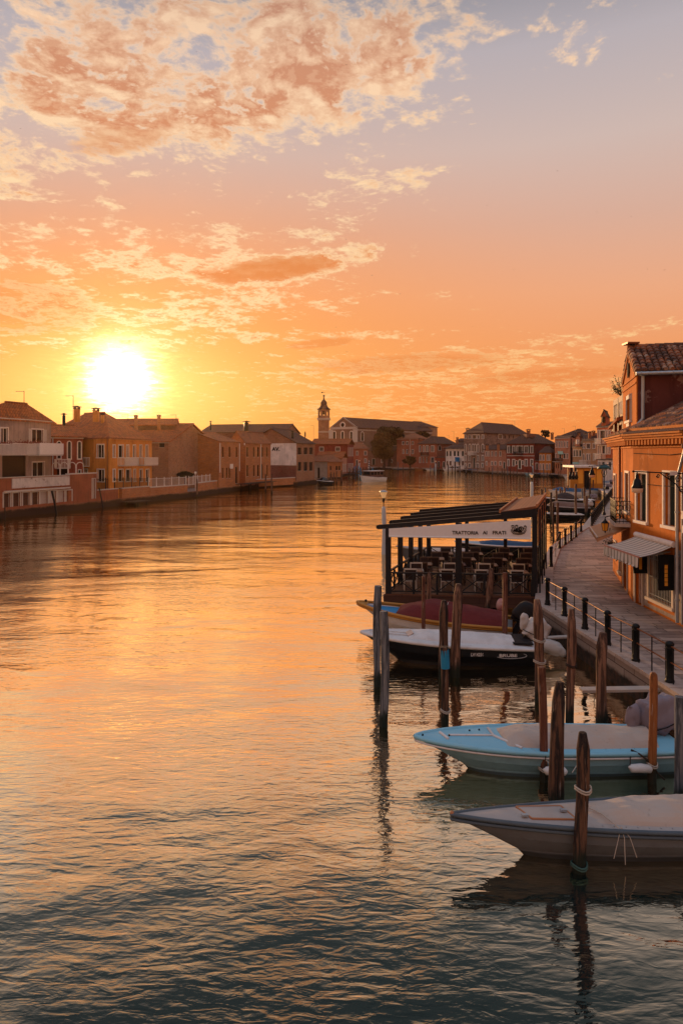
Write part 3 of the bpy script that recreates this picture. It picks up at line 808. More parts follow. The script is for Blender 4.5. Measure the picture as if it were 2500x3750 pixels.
h.flue(771, 1540, 1575, 149, .16); h.flue(902, 1540, 1578, 148, .5)
# sheds
h = House('low_shed', 'low pale plastered shed with slanting roof right of the brick hall', 'shed', [(1152,149),(1198,150)], .8, ZP(1690,150), PL['grey'], 6)
h.op(0, 1163, 1171, 1712, 1755, 'door', 'none', pane='dark')
h.finish().roof(ZP(1672,153), 0, 0, .25, 'tiler', False)
h = House('brick_shed', 'small brick shed with red tiled roof at the water', 'shed', [(1199,156),(1252,158)], .8, ZP(1692,157), BR['fac'], 9)
h.ops_row(0, [(1208,1213),(1229,1236),(1239,1246)], 1706, 1722, 'w', 'none', pane='dark')
h.gable(ZP(1668,161),0).finish().roof(ZP(1668,161), 0, 0, .25, 'tiler', False)
h = House('small_red_roof_house', 'small house with wavy tiled roof in front of the dark red house', 'house', [(1160,172),(1252,172),(1270,178)], .8, ZP(1676,172), PL['pink'])
h.ops_row(1, [(1255,1259),(1263,1267)], 1700, 1725, 'w')
h.finish().roof(ZP(1656,175), 0, 0, .3, 'tile', False)
h = House('dark_red_house', 'dark red house with white shuttered end wall near landing stage', 'house', [(1140,192),(1272,192),(1294,203)], .8, ZP(1626,192), PL['wred'])
h.ops_row(0, [(1170,1184),(1229,1244)], 1637, 1651, 'w'); h.ops_row(1, [(1274,1276),(1280,1283),(1286,1288),(1290,1292)], 1640, 1669, 's', sm='paleshut')
h.ops_row(1, [(1274,1276),(1280,1283),(1286,1288),(1290,1292)], 1698, 1725, 's', sm='paleshut')
h.finish().roof(ZP(1609,197), 0, 0, .4, 'tile', False); h.antenna(1148, 1557, 1610, 196)
h = House('small_red_house', 'small brick-red house beside the striped mooring poles', 'house', [(1296,206),(1347,208)], .8, ZP(1643,207), PL['pinkred'], 9)
h.ops_row(0, [(1304,1311),(1333,1342)], 1652, 1666, 'w'); h.op(0, 1303, 1310, 1684, 1704, 'door'); h.op(0,1334,1341,1680,1694,'w')
h.gable(ZP(1621,211),0).finish().roof(ZP(1622,211), 0, 0, .35, 'tiler', False)

# ---- campanile
def campanile():
    Y = 300; p = PX(1185.5, Y); w_ = 39*Y/F/2; zt = ZP(1535, Y)
    root = empty('bell_tower', (p.x, Y, .8), 'tall brick bell tower with open belfry and small bulbous top', 'bell tower')
    m = plaster('tower_brick', (.34,.17,.10), (.42,.28,.2), .8)
    MB().box(p.x-w_, p.x+w_, Y-w_, Y+w_, .8, zt).build('shaft', m, root)
    g = MB()
    for z_, o_ in ((ZP(1584,Y),.12),(zt-.5,.35),(zt,.55)): g.box(p.x-w_-o_, p.x+w_+o_, Y-w_-o_, Y+w_+o_, z_, z_+.45)
    zb2 = zt+.45; z1 = ZP(1500, Y)
    g.build('cornice', M['trim'], root)
    g = MB(); w2 = w_*.92
    n_ = 8; rad = w2*1.06
    for k in range(8):
        t = math.pi/8 + k*math.pi/4; cx, cy = p.x+rad*math.cos(t), Y+rad*math.sin(t)
        g.lathe((cx,cy,0), [(.42,zb2),(.42,z1)], 6, False)
        t2 = t+math.pi/4; ex, ey = p.x+rad*math.cos(t2), Y+rad*math.sin(t2)
        g.bar((cx,cy,zb2+.55),(ex,ey,zb2+.55),.25,1.1); g.bar((cx,cy,z1-.35),(ex,ey,z1-.35),.4,.9)
    g.build('belfry', m, root)
    g = MB().lathe((p.x,Y,0), [(w2*1.35,z1),(w2*1.4,z1+.35),(w2*1.1,z1+.6),(w2*.8,z1+1.3),(w2*.62,z1+2.3),(w2*.66,z1+3.0),(w2*.4,z1+3.9),(w2*.16,z1+4.5),(w2*.1,z1+5.7)], 8)
    dm = g.build('dome', M['tiled'], root)
    g = MB().ball((p.x,Y,z1+6.1), .45); g.tube([(p.x,Y,z1+6),(p.x,Y,ZP(1452,Y))], .07, 5); g.bar((p.x-.8,Y,z1+7.6),(p.x+.5,Y,z1+7.6),.1,.12); g.plate([(p.x-1.1,Y,z1+7.3),(p.x-.4,Y,z1+7.4),(p.x-.4,Y,z1+7.9),(p.x-1.1,Y,z1+7.8)],.05)
    g.build('weather_vane', M['iron'], dm)
    MB().ball((p.x,Y,zb2+2.4), .8, sz=1.1).build('bell', M['iron'], root)
campanile()
# ---- church
h = House('church', 'big brick church with round window in its pale-edged gable front', 'church', [(1210,286),(1306,279),(1582,322)], .8, ZP(1566,282), BR['church'])
for a_, c_ in ((1220,1228),(1250,1258),(1282,1290)): h.op(0, a_, c_, 1580, 1612, 'arch', t=.35)
h.op(1, 1322, 1330, 1582, 1614, 'arch', t=.35); h.op(1, 1324, 1331, 1624, 1636, 'arch', t=.25); h.op(0, 1240,1270, 1720,1722,'w')
h.gable(ZP(1532,290), 1).finish().roof(ZP(1533,290), 1, 0, .4, 'tiled', False)
A_, B_ = h.seg(0); d = (B_-A_).normalized(); n = Vector((d.y,-d.x)); D = Vector((d.x,d.y,0)); NN = Vector((n.x,n.y,0))
c0 = h.place(0, 1255, 1556, .02); g = MB()
for k in range(16):
    a1, a2 = k*math.pi/8, (k+1)*math.pi/8; f_ = lambda r, a, o=0: c0 + D*r*math.cos(a) + Vector((0,0,r*math.sin(a))) + NN*o
    g.quad(f_(.85,a1,.2),f_(1.3,a1,.2),f_(1.3,a2,.2),f_(.85,a2,.2)); g.quad(f_(1.3,a1,0),f_(1.3,a1,.2),f_(1.3,a2,.2),f_(1.3,a2,0))
rw = g.build('round_window', M['white'], h.root)
MB().plate([c0 + NN*.08 + D*.86*math.cos(-k*math.pi/8) + Vector((0,0,.86*math.sin(-k*math.pi/8))) for k in range(16)], .06).build('pane', M['dark'], rw)
g = MB(); p0, p1 = h.place(0,1209,1570,0), h.place(0,1309,1570,0)
g.obox(Vector((p0.x,p0.y,h.ze-.6)), Vector((p1.x-p0.x,p1.y-p0.y,0)), NN*.3, (0,0,.9))
m_ = (h.c[0]+h.c[1])/2; rp = Vector((m_.x,m_.y,h.gab[0]))
for e in (h.c[0], h.c[1]): g.bar(Vector((e.x,e.y,h.ze))+NN*.15, rp+NN*.15, .3, .5)
g.build('gable_trim', M['trim'], h.root)
for a_, w_ in ((1212,2.0),(1301,2.2)):
    g = MB(); q = h.place(0, a_, 1600, 0); g.obox(Vector((q.x,q.y,.8))-D*w_/2, D*w_, NN*.25, (0,0,h.ze-1.5)); g.build('corner_pilaster', M['trim'], h.root)
g = MB(); A_, B_ = h.seg(1); d = (B_-A_); L = d.length; d = d/L; n = Vector((d.y,-d.x))
for k in range(int(L/1.0)):
    q = A_ + d*(k*1.0+.3); g.obox((q.x,q.y,h.ze-1.3), (d.x*.45,d.y*.45,0), (n.x*.3,n.y*.3,0), (0,0,.6))
g.build('dentil_band', M['trim'], h.root)
h = House('church_chancel', 'higher pale apse block with hipped roof at the far end of the church', 'church', [(1530,318),(1601,330)], .8, ZP(1563,325), PL['beige'], 12)
h.finish().roof(ZP(1545,330), 0, 5, .4, 'tiled', False)

# ---- far houses
h = House('long_dark_house', 'low dark brick convent wing half hidden behind the big tree', 'house', [(1348,280),(1500,272)], .8, ZP(1650,278), BR['dark'], 10)
h.op(0, 1362,1373,1680,1702,'door','trim'); h.ops_row(0, [(1395,1400),(1430,1436),(1455,1461),(1480,1486)], 1682, 1694,'w')
h.finish().roof(ZP(1636,282), 0, 0, .4, 'tiled', False)
h = House('brick_corner_house', 'square brick house with small white-framed windows right of the tree', 'house', [(1452,272),(1532,262),(1575,292)], .8, ZP(1606,266), PL['pinkred'])
h.ops_row(0, [(1472,1480),(1486,1494),(1507,1514)], 1616, 1628,'w'); h.ops_row(0, [(1474,1479),(1487,1493),(1507,1514)], 1646, 1661,'w'); h.ops_row(0, [(1474,1479),(1487,1493),(1507,1514)], 1684, 1694,'w')
h.finish().roof(ZP(1585,275), 0, -1, .5, 'tiler'); h.flue(1477, 1590, 1605, 272, .5)
h.pipe(0, 1501, 1608, 1700, .1, 'white')
h = House('gothic_red_house', 'red house with pointed arched windows and small balcony on the far quay', 'house', [(1532,256),(1598,250),(1672,268)], .8, ZP(1623,253), PL['pinkred'])
for a_, c_ in ((1535,1539),(1549,1553),(1559,1563),(1564,1568),(1578,1583),(1585,1589)): h.op(0, a_, c_, 1632, 1654, 'arch', t=.18)
h.op(1, 1604, 1614, 1630, 1648, 'arch', t=.15, pane='dark'); h.ops_row(0, [(1535,1540),(1548,1552),(1560,1564),(1577,1588)], 1674, 1694, 'w'); h.op(0, 1602-10, 1609-13, 1688, 1710, 'door')
h.finish().roof(ZP(1600,260), 1, -1, .5, 'tiled'); h.balcony(0, 1546, 1569, 1656, 1669, 1.2, 'iron'); h.antenna(1643, 1594, 1605, 262)
h.antenna(1661, 1579, 1610, 262)
h = House('low_red_annex', 'low red annex with arched gateway beside the white house', 'house', [(1594,247),(1630,244)], .8, ZP(1676,246), PL['wred'], 6)
h.op(0, 1602,1609,1690,1712,'door','trim',pane='dark'); h.op(0, 1621,1628,1690,1712,'arch',pane='dark')
h.finish().roof(ZP(1674,248), 0, 0, .2, 'tiled', False)
h = House('white_far_house', 'small white house with dark windows and blue awning on the far quay', 'house', [(1631,243),(1699,236)], .8, ZP(1641,240), PL['white'], 9)
h.ops_row(0, [(1634,1640),(1645,1652),(1660,1668),(1673,1680),(1690,1697)], 1652, 1670,'s', trim='none'); h.ops_row(0, [(1634,1640),(1645,1652),(1678,1684),(1690,1697)], 1688, 1704,'s', trim='none', sm='brownshut'); h.op(0,1662,1668,1690,1712,'door','none',pane='dark')
h.finish().roof(ZP(1628,244), 0, 0, .6, 'tiled', False)
M['blue'] = plain('blue_cloth', (.02,.12,.26), .7)
a_ = h.place(0, 1665, 1674, .05); b_ = h.place(0, 1681, 1674, .05); n = Vector((-.1,-1,0))
MB().plate([a_, b_, b_+n*1.0-Vector((0,0,.3)), b_+n*1.1-Vector((0,0,1.6)), a_+n*1.1-Vector((0,0,1.6)), a_+n*1.0-Vector((0,0,.3))], .04).build('blue_awning', M['blue'], h.root)
h = House('narrow_house_behind', 'narrow pale-topped house just behind the white house', 'house', [(1668,256),(1712,252)], .8, ZP(1614,254), PL['grey'], 6)
h.finish().roof(ZP(1607,256), 0, 0, .3, 'tiled', False); h.chimney(1674, 1600, 1632, 253, wpx=7, m='chim')
h = House('brick_palazzo', 'tall weathered brick palazzo with gothic windows and long red side wall', 'palazzo', [(1699,233),(1771,222),(1935,250)], .8, ZP(1583,226), BR['pal'])
h.ops_row(0, [(1702,1707),(1716,1723),(1730,1743),(1748,1754),(1764,1770)], 1593, 1606,'w', t=.25)
for a_, c_ in ((1702,1706),(1717,1722),(1728,1734),(1736,1742),(1747,1752),(1764,1770)): h.op(0, a_, c_, 1627, 1655, 'arch', t=.22)
h.ops_row(0, [(1702,1706),(1716,1722),(1746,1752),(1764,1770)], 1668, 1687,'w', t=.2); h.op(0, 1731, 1738, 1676, 1714, 'door'); h.ops_row(0, [(1702,1706),(1715,1722),(1745,1752),(1763,1769)], 1697, 1711, 'w', t=.2)
h.op(1, 1825, 1837, 1592, 1606,'w', t=.25); h.ops_row(1, [(1846,1851),(1862,1866),(1877,1881)], 1594, 1606,'w', 'none', pane='dark')
h.finish().roof(ZP(1552,240), 1, -1, .6, 'tiled'); h.balcony(0, 1722, 1745, 1653, 1665, 1.2); h.chimney(1712, 1566, 1590, 234, wpx=11, m='chim')
h.antenna(1884, 1541, 1568, 240)
# the side wall of the palazzo is plastered red
A_, B_ = h.seg(1); d = (B_-A_); n = Vector((d.y,-d.x)).normalized()
M['palred'] = PL['pinkred']
h = House('pink_low_house', 'low faded pink house with two tall chimneys in front of the palazzo', 'house', [(1773,214),(1853,206)], .8, ZP(1646,210), PL['pink'], 7)
h.ops_row(0, [(1778,1782),(1787,1791),(1799,1803),(1812,1817),(1829,1834)], 1653, 1670,'w', t=.15); h.ops_row(0, [(1779,1783),(1798,1803),(1811,1816),(1829,1834)], 1690, 1703,'w', t=.15); h.op(0,1842,1849,1692,1716,'door')
h.finish().roof(ZP(1630,213), 0, 0, .3, 'tiled', False); h.chimney(1783, 1625, 1648, 210, wpx=8, m='chim'); h.chimney(1824, 1622, 1648, 207, wpx=8, m='chim')
h = House('red_palazzo', 'symmetrical red palazzo with white window frames and central balcony', 'palazzo', [(1855,203),(1957,194),(2036,216)], .8, ZP(1622,198), PL['wred'])
h.ops_row(0, [(1858,1865),(1876,1884),(1892,1900),(1905,1913),(1920,1932),(1942,1950)], 1634, 1658,'o', t=.2, sw=.35)
h.ops_row(0, [(1858,1864),(1876,1884),(1922,1930),(1942,1950)], 1683, 1706,'w', t=.2); h.op(0, 1899,1907,1684,1716,'arch', t=.25, pane='shut')
for a_ in (1891, 1914): h.op(0, a_-3, a_+2, 1687, 1701, 'arch', t=.15)
h.ops_row(1, [(2000,2006),(2016,2026)], 1635, 1645, 'w', 'none', pane='dark')
h.finish().roof(ZP(1590,207), 1, -1, .5, 'tiled'); h.balcony(0, 1886, 1914, 1654, 1667, 1.1, 'iron')
g = MB(); q = h.place(0, 1856, 1670, .0); q2 = h.place(0, 1956, 1670, 0); g.obox((q.x,q.y,q.z), (q2.x-q.x,q2.y-q.y,0), (-.05,-.12,0), (0,0,.2)); g.build('string_course', M['trim'], h.root)
c_ = P3(1939, 1594, 200)
MB().box(c_.x-1.3,c_.x+1.3,198.5,203,ZP(1602,200),ZP(1589,200)).build('dormer', BR['dark'], h.rf)
h.chimney(1934, 1570, 1600, 206, wpx=11, m='chim'); h.chimney(2021, 1583, 1610, 208, wpx=8, m='chim')
h = House('small_orange_house', 'small bright orange house between red palazzo and tall salmon house', 'house', [(1974,190),(2018,187),(2033,195)], .8, ZP(1657,188.5), PL['ochre'])
h.ops_row(0, [(1976,1981),(1987,1992),(2002,2007),(2011,2015)], 1666, 1685,'w', t=.12); h.ops_row(0, [(1976,1980),(1986,1991),(1999,2004),(2010,2014)], 1699, 1720,'w', t=.12)
h.ops_row(1, [(2021,2025)], 1695, 1718, 'door', pane='dark')
h.finish().roof(ZP(1636,192), 0, 1.5, .35, 'tiled', False)
h = House('low_red_lean_to', 'low dark red lean-to with white doorway between palazzo and orange house', 'shed', [(1956,193),(1974,191)], .8, ZP(1687,192), PL['wred'], 4)
h.op(0, 1961, 1969, 1696, 1720, 'door', pane='dark'); h.finish().roof(ZP(1684,194), 0, 0, .2, 'tiled', False)
h = House('salmon_house', 'tall salmon plastered house with roof terrace and pale green awning', 'house', [(2031,184),(2087,178),(2104,188)], .8, ZP(1602,181), PL['salmon'])
h.ops_row(0, [(2035,2039),(2045,2049),(2054,2058),(2064,2068),(2074,2078)], 1616, 1638,'w', t=.12); h.ops_row(0, [(2034,2038),(2046,2054),(2062,2069),(2074,2079)], 1661, 1679,'s', t=.12); h.ops_row(0, [(2034,2038),(2042,2046),(2062,2066),(2074,2078)], 1698, 1716,'w','none',pane='dark'); h.op(0, 2050,2057,1696,1722,'door','trim',pane='dark')
h.finish().roof(ZP(1596,184), 0, 0, .2, 'tiled'); h.balcony(0, 2034, 2060, 1678, 1690, 1.1, 'iron')
h.pipe(1, 2090, 1606, 1722, .1, 'iron')
a_ = h.place(0,2041,1652,.1); b_ = h.place(0,2060,1652,.1); b_.z = a_.z; n = Vector((-.15,-1,0))
M['green'] = plain('green_awning_cloth', (.28,.42,.34), .7)
MB().plate([a_, b_, b_+n*1.3-Vector((0,0,.8)), a_+n*1.3-Vector((0,0,.8))][::-1], .05).build('awning', M['green'], h.root)
h = House('hip_roof_behind', 'dark hipped roof house showing above the salmon house', 'house', [(2044,208),(2155,202)], .8, ZP(1598,205), BR['dark'], 9)
h.finish().roof(ZP(1573,209), 0, -1, .4, 'tiled'); h.antenna(2066, 1569, 1600, 206); h.antenna(2106, 1560, 1590, 206); h.chimney(2118, 1580, 1597, 204, wpx=9, m='chim')
h = House('dormer_house', 'narrow ochre house with a white-edged dormer over a shop awning', 'house', [(2097,170),(2131,166),(2140,178)], .8, ZP(1634,168), PL['beige'])
h.ops_row(0, [(2099,2105),(2108,2115),(2119,2127)], 1648, 1671,'s', t=.12); h.op(0, 2100,2112,1702,1725,'w','none',pane='dark')
h.finish().roof(ZP(1618,172), 0, 0, .3, 'tiled')
a_, b_ = PX(2105,167), PX(2123,165.5); g = MB(); zt, zb_ = ZP(1604,166), ZP(1634,166)
g.prism([a_, b_, b_+Vector((1.5,4)), a_+Vector((1.5,4))], zb_, zt)
g.quad((a_.x,a_.y,zt),(b_.x,b_.y,zt),((a_.x+b_.x)/2,(a_.y+b_.y)/2,zt+.9))
dr = g.build('dormer', PL['salmon'], h.rf)
g, _ = roof_mesh([a_, b_, b_+Vector((1.5,4)), a_+Vector((1.5,4))], zt, zt+.9, 1, 0, .2, .12); g.build('dormer_roof', M['tiled'], dr)
g = MB()
for xx in (2107, 2115): q = P3(xx, 1626, 166.2); g.box(q.x, q.x+.35, q.y-.5, q.y-.1, q.z, q.z+1.1)
g.build('dormer_window', M['white'], dr)
h.chimney(2143, 1583, 1610, 172, wpx=7, m='chim')
q = P3(2095,1694,165); MB().obox((q.x,q.y,q.z),(2.6,-.3,0),(-.3,-1.2,-.4),(0,0,.12)).build('shop_awning', M['green'], h.root)
h = House('beige_house', 'ochre-beige house with grey shutters left of the tall red house', 'house', [(2133,163),(2185,158),(2196,170)], .8, ZP(1611,160), PL['beige'])
h.ops_row(0, [(2135,2140),(2147,2160),(2171,2178)], 1624, 1642,'w', t=.13); h.ops_row(0, [(2134,2139),(2147,2152),(2155,2160),(2172,2178)], 1663, 1685,'w', t=.13); h.op(0, 2140,2150,1710,1735,'w','none',pane='dark')
h.finish().roof(ZP(1589,164), 0, 0, .4, 'tiled'); h.balcony(0, 2132, 2162, 1685, 1699, 1.0); h.chimney(2158, 1579, 1608, 162, wpx=8, m='chim'); h.chimney(2172, 1576, 1608, 163, wpx=10, m='chim')
h = House('tall_red_house', 'tall red-orange house with white balconies and attic gable', 'house', [(2185,150),(2237,145),(2262,175)], .8, ZP(1561,147.5), plaster('plaster_brightred', (.45,.115,.05), (.5,.2,.1), .2))
h.ops_row(0, [(2189,2193),(2197,2214),(2219,2223),(2229,2233)], 1576, 1606,'w', t=.14); h.ops_row(0, [(2188,2192),(2197,2200),(2204,2216),(2219,2223),(2229,2233)], 1632, 1662,'w', t=.14)
h.finish().roof(ZP(1540,152), 0, 0, .4, 'tiled'); h.balcony(0, 2190, 2216, 1606, 1625, 1.0); h.balcony(0, 2188, 2216, 1661, 1681, 1.0)
a_, b_ = PX(2201,148.6), PX(2219,147); g = MB(); zt, zb_ = ZP(1521,148), ZP(1560,148); e = Vector((3.5,7))
g.prism([a_, b_, b_+e, a_+e], zb_, zt); g.quad((a_.x,a_.y,zt),(b_.x,b_.y,zt),((a_.x+b_.x)/2,(a_.y+b_.y)/2,zt+1.1))
dr = g.build('attic_gable', h.wallm, h.rf)
g, _ = roof_mesh([a_, b_, b_+e, a_+e], zt, zt+1.1, 1, 0, .25, .12); g.build('attic_roof', M['tiled'], dr)
g = MB()
for xx in (2203, 2208, 2213): q = P3(xx, 1548, 147.6); g.box(q.x, q.x+.25, q.y-.3, q.y+.3, q.z, q.z+1.3)
g.build('attic_window', M['pane'], dr)
h = House('white_ground_floor_shop', 'white single-storey shop front below the tall red house', 'shop', [(2187,143),(2240,139)], .8, ZP(1684,141), PL['white'], 5)
h.ops_row(0, [(2190,2194),(2196,2199),(2203,2213),(2228,2236)], 1692, 1720,'w','none',pane='dark'); h.finish().roof(ZP(1682,143), 0, 0, .2, 'tiled', False)
h = House('row_of_backs', 'dark roofs of the row of houses continuing behind the right bank', 'house', [(2150,190),(2260,186)], .8, ZP(1600,188), BR['dark'], 9)
h.finish().roof(ZP(1582,192), 0, 3, .4, 'tiled')
PL['terr'] = plaster('plaster_terrace', (.30,.10,.05), (.2,.08,.05), .4)
# ------------------------------------------------------------------ left bank walls, doors, fences
def LEp(px):
    """point of the left bank's edge in photo column px"""
    for a, c in zip(LE[1:], LE[2:]):
        A_, B_ = Vector(a), Vector(c); t = seg_t(A_, B_, px)
        if -1e-6 <= t <= 1.0001 and A_.y + (B_-A_).y*t > 10: return A_+(B_-A_)*t
    return Vector(LE[2])
def lp(px, off=.25):
    p = LEp(px); q = LEp(px+6); d = (q-p).normalized(); return p + Vector((-d.y, d.x))*off
def wpair(p): return (p.x*F/p.y+1250, p.y)
def bank_wall(name, label, x0, x1, ytop, m, off=.25, thick=.4, cap=True, cat='wall', zb=.3):
    a_, c_ = lp(x0, off), lp(x1, off); h = House(name, label, cat, None, zb, ZP(ytop, a_.y), m, thick, world=[a_, c_])
    h.cap = cap; return h
def capit(h):
    h.finish()
    A_, B_ = h.c[0], h.c[1]; d = (B_-A_).normalized(); n = Vector((d.y,-d.x)); dp = (h.c[3]-h.c[0]).length
    MB().obox((A_.x+n.x*.06, A_.y+n.y*.06, h.ze+.003), ((B_-A_).x, (B_-A_).y, 0), (-n.x*(dp+.12), -n.y*(dp+.12), 0), (0,0,.12)).build('coping', M['trim'], h.root)
    g = MB(); g.quad(*[(p.x,p.y,h.ze) for p in h.c]); g.build('top', h.wallm, h.root)
t = bank_wall('terrace', 'brick terrace with a row of garage doors under weathered white parapet', -4, 254, 1752, PL['terr'], .12, 1.3, cat='terrace')
M['gdark'] = boards('brown_boards', (.10,.045,.03), (.14,.06,.035), 3, .12); M['gpale'] = plain('pale_door', (.40,.33,.30), .8)
for k, (a_, c_) in enumerate([(13,37),(47,73),(83,108),(117,142),(148,174),(181,205),(212,235),(239,262)]):
    xm = (a_+c_)/2; t.op(0, a_, c_, 1807-.045*xm, 1860-.095*xm, 'door', 'trim', pane='gdark' if k < 4 else 'gpale', t=.12)
t.finish()
A_, B_ = t.seg(0); d = (B_-A_).normalized(); n = Vector((d.y,-d.x))
g = MB(); g.quad(*[(p.x,p.y,t.ze) for p in t.c]); g.build('terrace_floor', M['trim'], t.root)
pw = t.place(0, 42, 1766); pe = t.place(0, 252, 1766)
M['weathered'] = plaster('weathered_white', (.55,.48,.44), (.16,.07,.05), .85)
MB().obox((pw.x+n.x*.02,pw.y+n.y*.02,t.ze-1.05), (pe.x-pw.x,pe.y-pw.y,0), (n.x*.10,n.y*.10,0), (0,0,.98)).build('parapet', M['weathered'], t.root)
MB().obox((A_.x+n.x*.02,A_.y+n.y*.02,t.ze+.003), ((B_-A_).x,(B_-A_).y,0), (n.x*.16,n.y*.16,0), (0,0,.09)).build('parapet_cap', M['trim'], t.root)
pw = t.place(0, 13, 1766); g = MB().obox((pw.x+n.x*.02,pw.y+n.y*.02,ZP(1796,70)), (pe.x-pw.x,pe.y-pw.y,0), (n.x*.25,n.y*.25,0), (0,0,.16)); g.build('ledge', M['trim'], t.root)
t = bank_wall('brick_garden_wall', 'tall orange garden wall with a narrow pale door beside the terrace', 255, 358, 1738, PL['terr'], .12, .4)
t.op(0, 337, 348, 1753, 1826, 'door', 'trim', pane='gpale', t=.08); capit(t)
def hoops():
    p0, p1 = P3(190, 1745, 76.8), P3(307, 1745, 79.2); g = MB(); z1 = ZP(1693, 78)
    root = empty('hoop_pergola', p0, 'row of white metal hoops standing on the terrace', 'pergola')
    for k in range(4):
        a_ = p0.lerp(p1, k/4+.01); c_ = p0.lerp(p1, (k+1)/4-.01); r = (c_-a_).length/2; m_ = (a_+c_)/2; d_ = (c_-a_).normalized()
        pts = [a_.copy()] + [Vector((m_.x,m_.y,z1-r)) - d_*r*math.cos(math.pi*j/8) + Vector((0,0,r*math.sin(math.pi*j/8))) for j in range(9)] + [c_.copy()]
        MB().tube(pts, .045, 5).build('hoop', M['white'], root)
hoops()
capit(bank_wall('low_garden_wall', 'low plastered water wall below the orange house', 360, 437, 1797, PL['terr'], .15, .4))
capit(bank_wall('low_brick_wall', 'low brick wall under the black iron fence, with pale stone cap', 451, 552, 1790, BR['fac'], .15, .4))
capit(bank_wall('raised_brick_wall', 'raised brick wall under the left stretch of white railing fence', 553, 690, 1787, BR['fac'], .15, .4))
capit(bank_wall('brick_wall_stub', 'short brick wall under right end of white railing fence', 728, 798, 1770, BR['fac'], .15, .4))
capit(bank_wall('quay_brick_wall', 'low brick wall in front of the AV wall', 940, 1083, 1757, BR['fac'], .15, .4))
def fence(name, label, x0, x1, yt0, yb0, yt1, yb1, m, n_post, n_bar, off=.4, r=.03):
    a_, c_ = lp(x0, off), lp(x1, off); A0, A1 = Vector((a_.x,a_.y,ZP(yb0,a_.y))), Vector((a_.x,a_.y,ZP(yt0,a_.y)))
    B0, B1 = Vector((c_.x,c_.y,ZP(yb1,c_.y))), Vector((c_.x,c_.y,ZP(yt1,c_.y)))
    root = empty(name, A0, label, 'fence'); g = MB()
    for s_ in (.06, .94): g.bar(A0.lerp(A1,s_), B0.lerp(B1,s_), .05, .05)
    for k in range(n_bar): t_ = (k+.5)/n_bar; g.bar(A0.lerp(B0,t_), A1.lerp(B1,t_), r*.8, r*.8)
    g.build('fence_bars', m, root)
    for k in range(n_post+1): t_ = k/n_post; MB().bar(A0.lerp(B0,t_), A1.lerp(B1,t_)+Vector((0,0,.12)), .1, .1).build('post', m, root)
fence('white_fence', 'white metal railing fence above brick wall on the left bank', 553, 690, 1752, 1785, 1746, 1777, M['white'], 5, 40)
fence('white_fence', 'white metal railing fence running up to the gabled workshop', 700, 778, 1746, 1777, 1738, 1768, M['white'], 5, 26)
fence('iron_fence', 'black iron fence in front of the orange house', 362, 550, 1753, 1795, 1751, 1787, M['iron'], 6, 60)
def lamp_globe():
    p = lp(725, .4); root = empty('globe_lamp', (p.x,p.y,.8), 'white globe lamp on slim post by the white fence', 'street lamp')
    MB().tube([(p.x,p.y,.8),(p.x,p.y,ZP(1735,p.y))], .05, 6).build('pole', M['white'], root)
    m = mat('globe_glass', lambda q, pp: (pp.inputs['Base Color'].__setattr__('default_value', (.8,.74,.66,1)), pp.inputs['Roughness'].__setattr__('default_value', .3)))
    MB().ball((p.x,p.y,ZP(1731,p.y)), .18).build('globe', m, root)
lamp_globe()
def jetty(name, label, x0, x1, yt, off0, off1, n, zt=None):
    a_, c_ = lp(x0, off0), lp(x1, off0); root = empty(name, (a_.x,a_.y,0), label, 'jetty'); zt = zt or ZP(yt, a_.y)
    e = (c_-a_); nn = Vector((e.y,-e.x)).normalized()*off1; g = MB(); K = max(4, int(e.length/.25))
    for k in range(K):
        q = a_ + e*(k/K); g.obox((q.x,q.y,zt-.08), (e.x/K*.9,e.y/K*.9,0), (nn.x,nn.y,0), (0,0,.08))
    g.build('deck', M['ad'], root)
    for k in range(n):
        for s_ in (.1,.9):
            q = a_ + e*((k+.5)/n) + nn*s_; MB().tube([(q.x,q.y,-1),(q.x,q.y,zt-.02)], .1, 7).build('pile', M['ad'], root)
jetty('jetty', 'dark wooden jetty between the brick workshops and the water', 862, 972, 1772, -.05, 2.2, 4)
jetty('landing_steps', 'small wooden landing stage below the iron fence', 440, 505, 1838, -.05, 2.0, 2)
# landing stage with lattice rail near the moored white boat
def lattice_stage():
    a_, c_ = Vector(PX(1245,172)), Vector(PX(1322,186)); zt = 1.1; e = c_-a_; nn = Vector((e.y,-e.x)).normalized()*2.5
    root = empty('landing_stage', (a_.x,a_.y,0), 'dark wooden landing stage with lattice railing beside the white motorboat', 'jetty')
    MB().obox((a_.x,a_.y,zt-.15),(e.x,e.y,0),(nn.x,nn.y,0),(0,0,.15)).build('deck', M['ad'], root)
    for k in range(7):
        q = a_+e*(k/6)+nn; MB().tube([(q.x,q.y,-1),(q.x,q.y,zt+1.5)], .13, 7).build('pile', M['ad'], root)
    g = MB()
    for k in range(12):
        q0, q1 = a_+e*(k/12)+nn, a_+e*((k+1)/12)+nn
        g.bar((q0.x,q0.y,zt),(q1.x,q1.y,zt+1),.06,.06); g.bar((q0.x,q0.y,zt+1),(q1.x,q1.y,zt),.06,.06)
    g.bar((a_.x+nn.x,a_.y+nn.y,zt+1),(c_.x+nn.x,c_.y+nn.y,zt+1),.1,.1)
    g.build('lattice_railing', M['ad'], root)
lattice_stage()

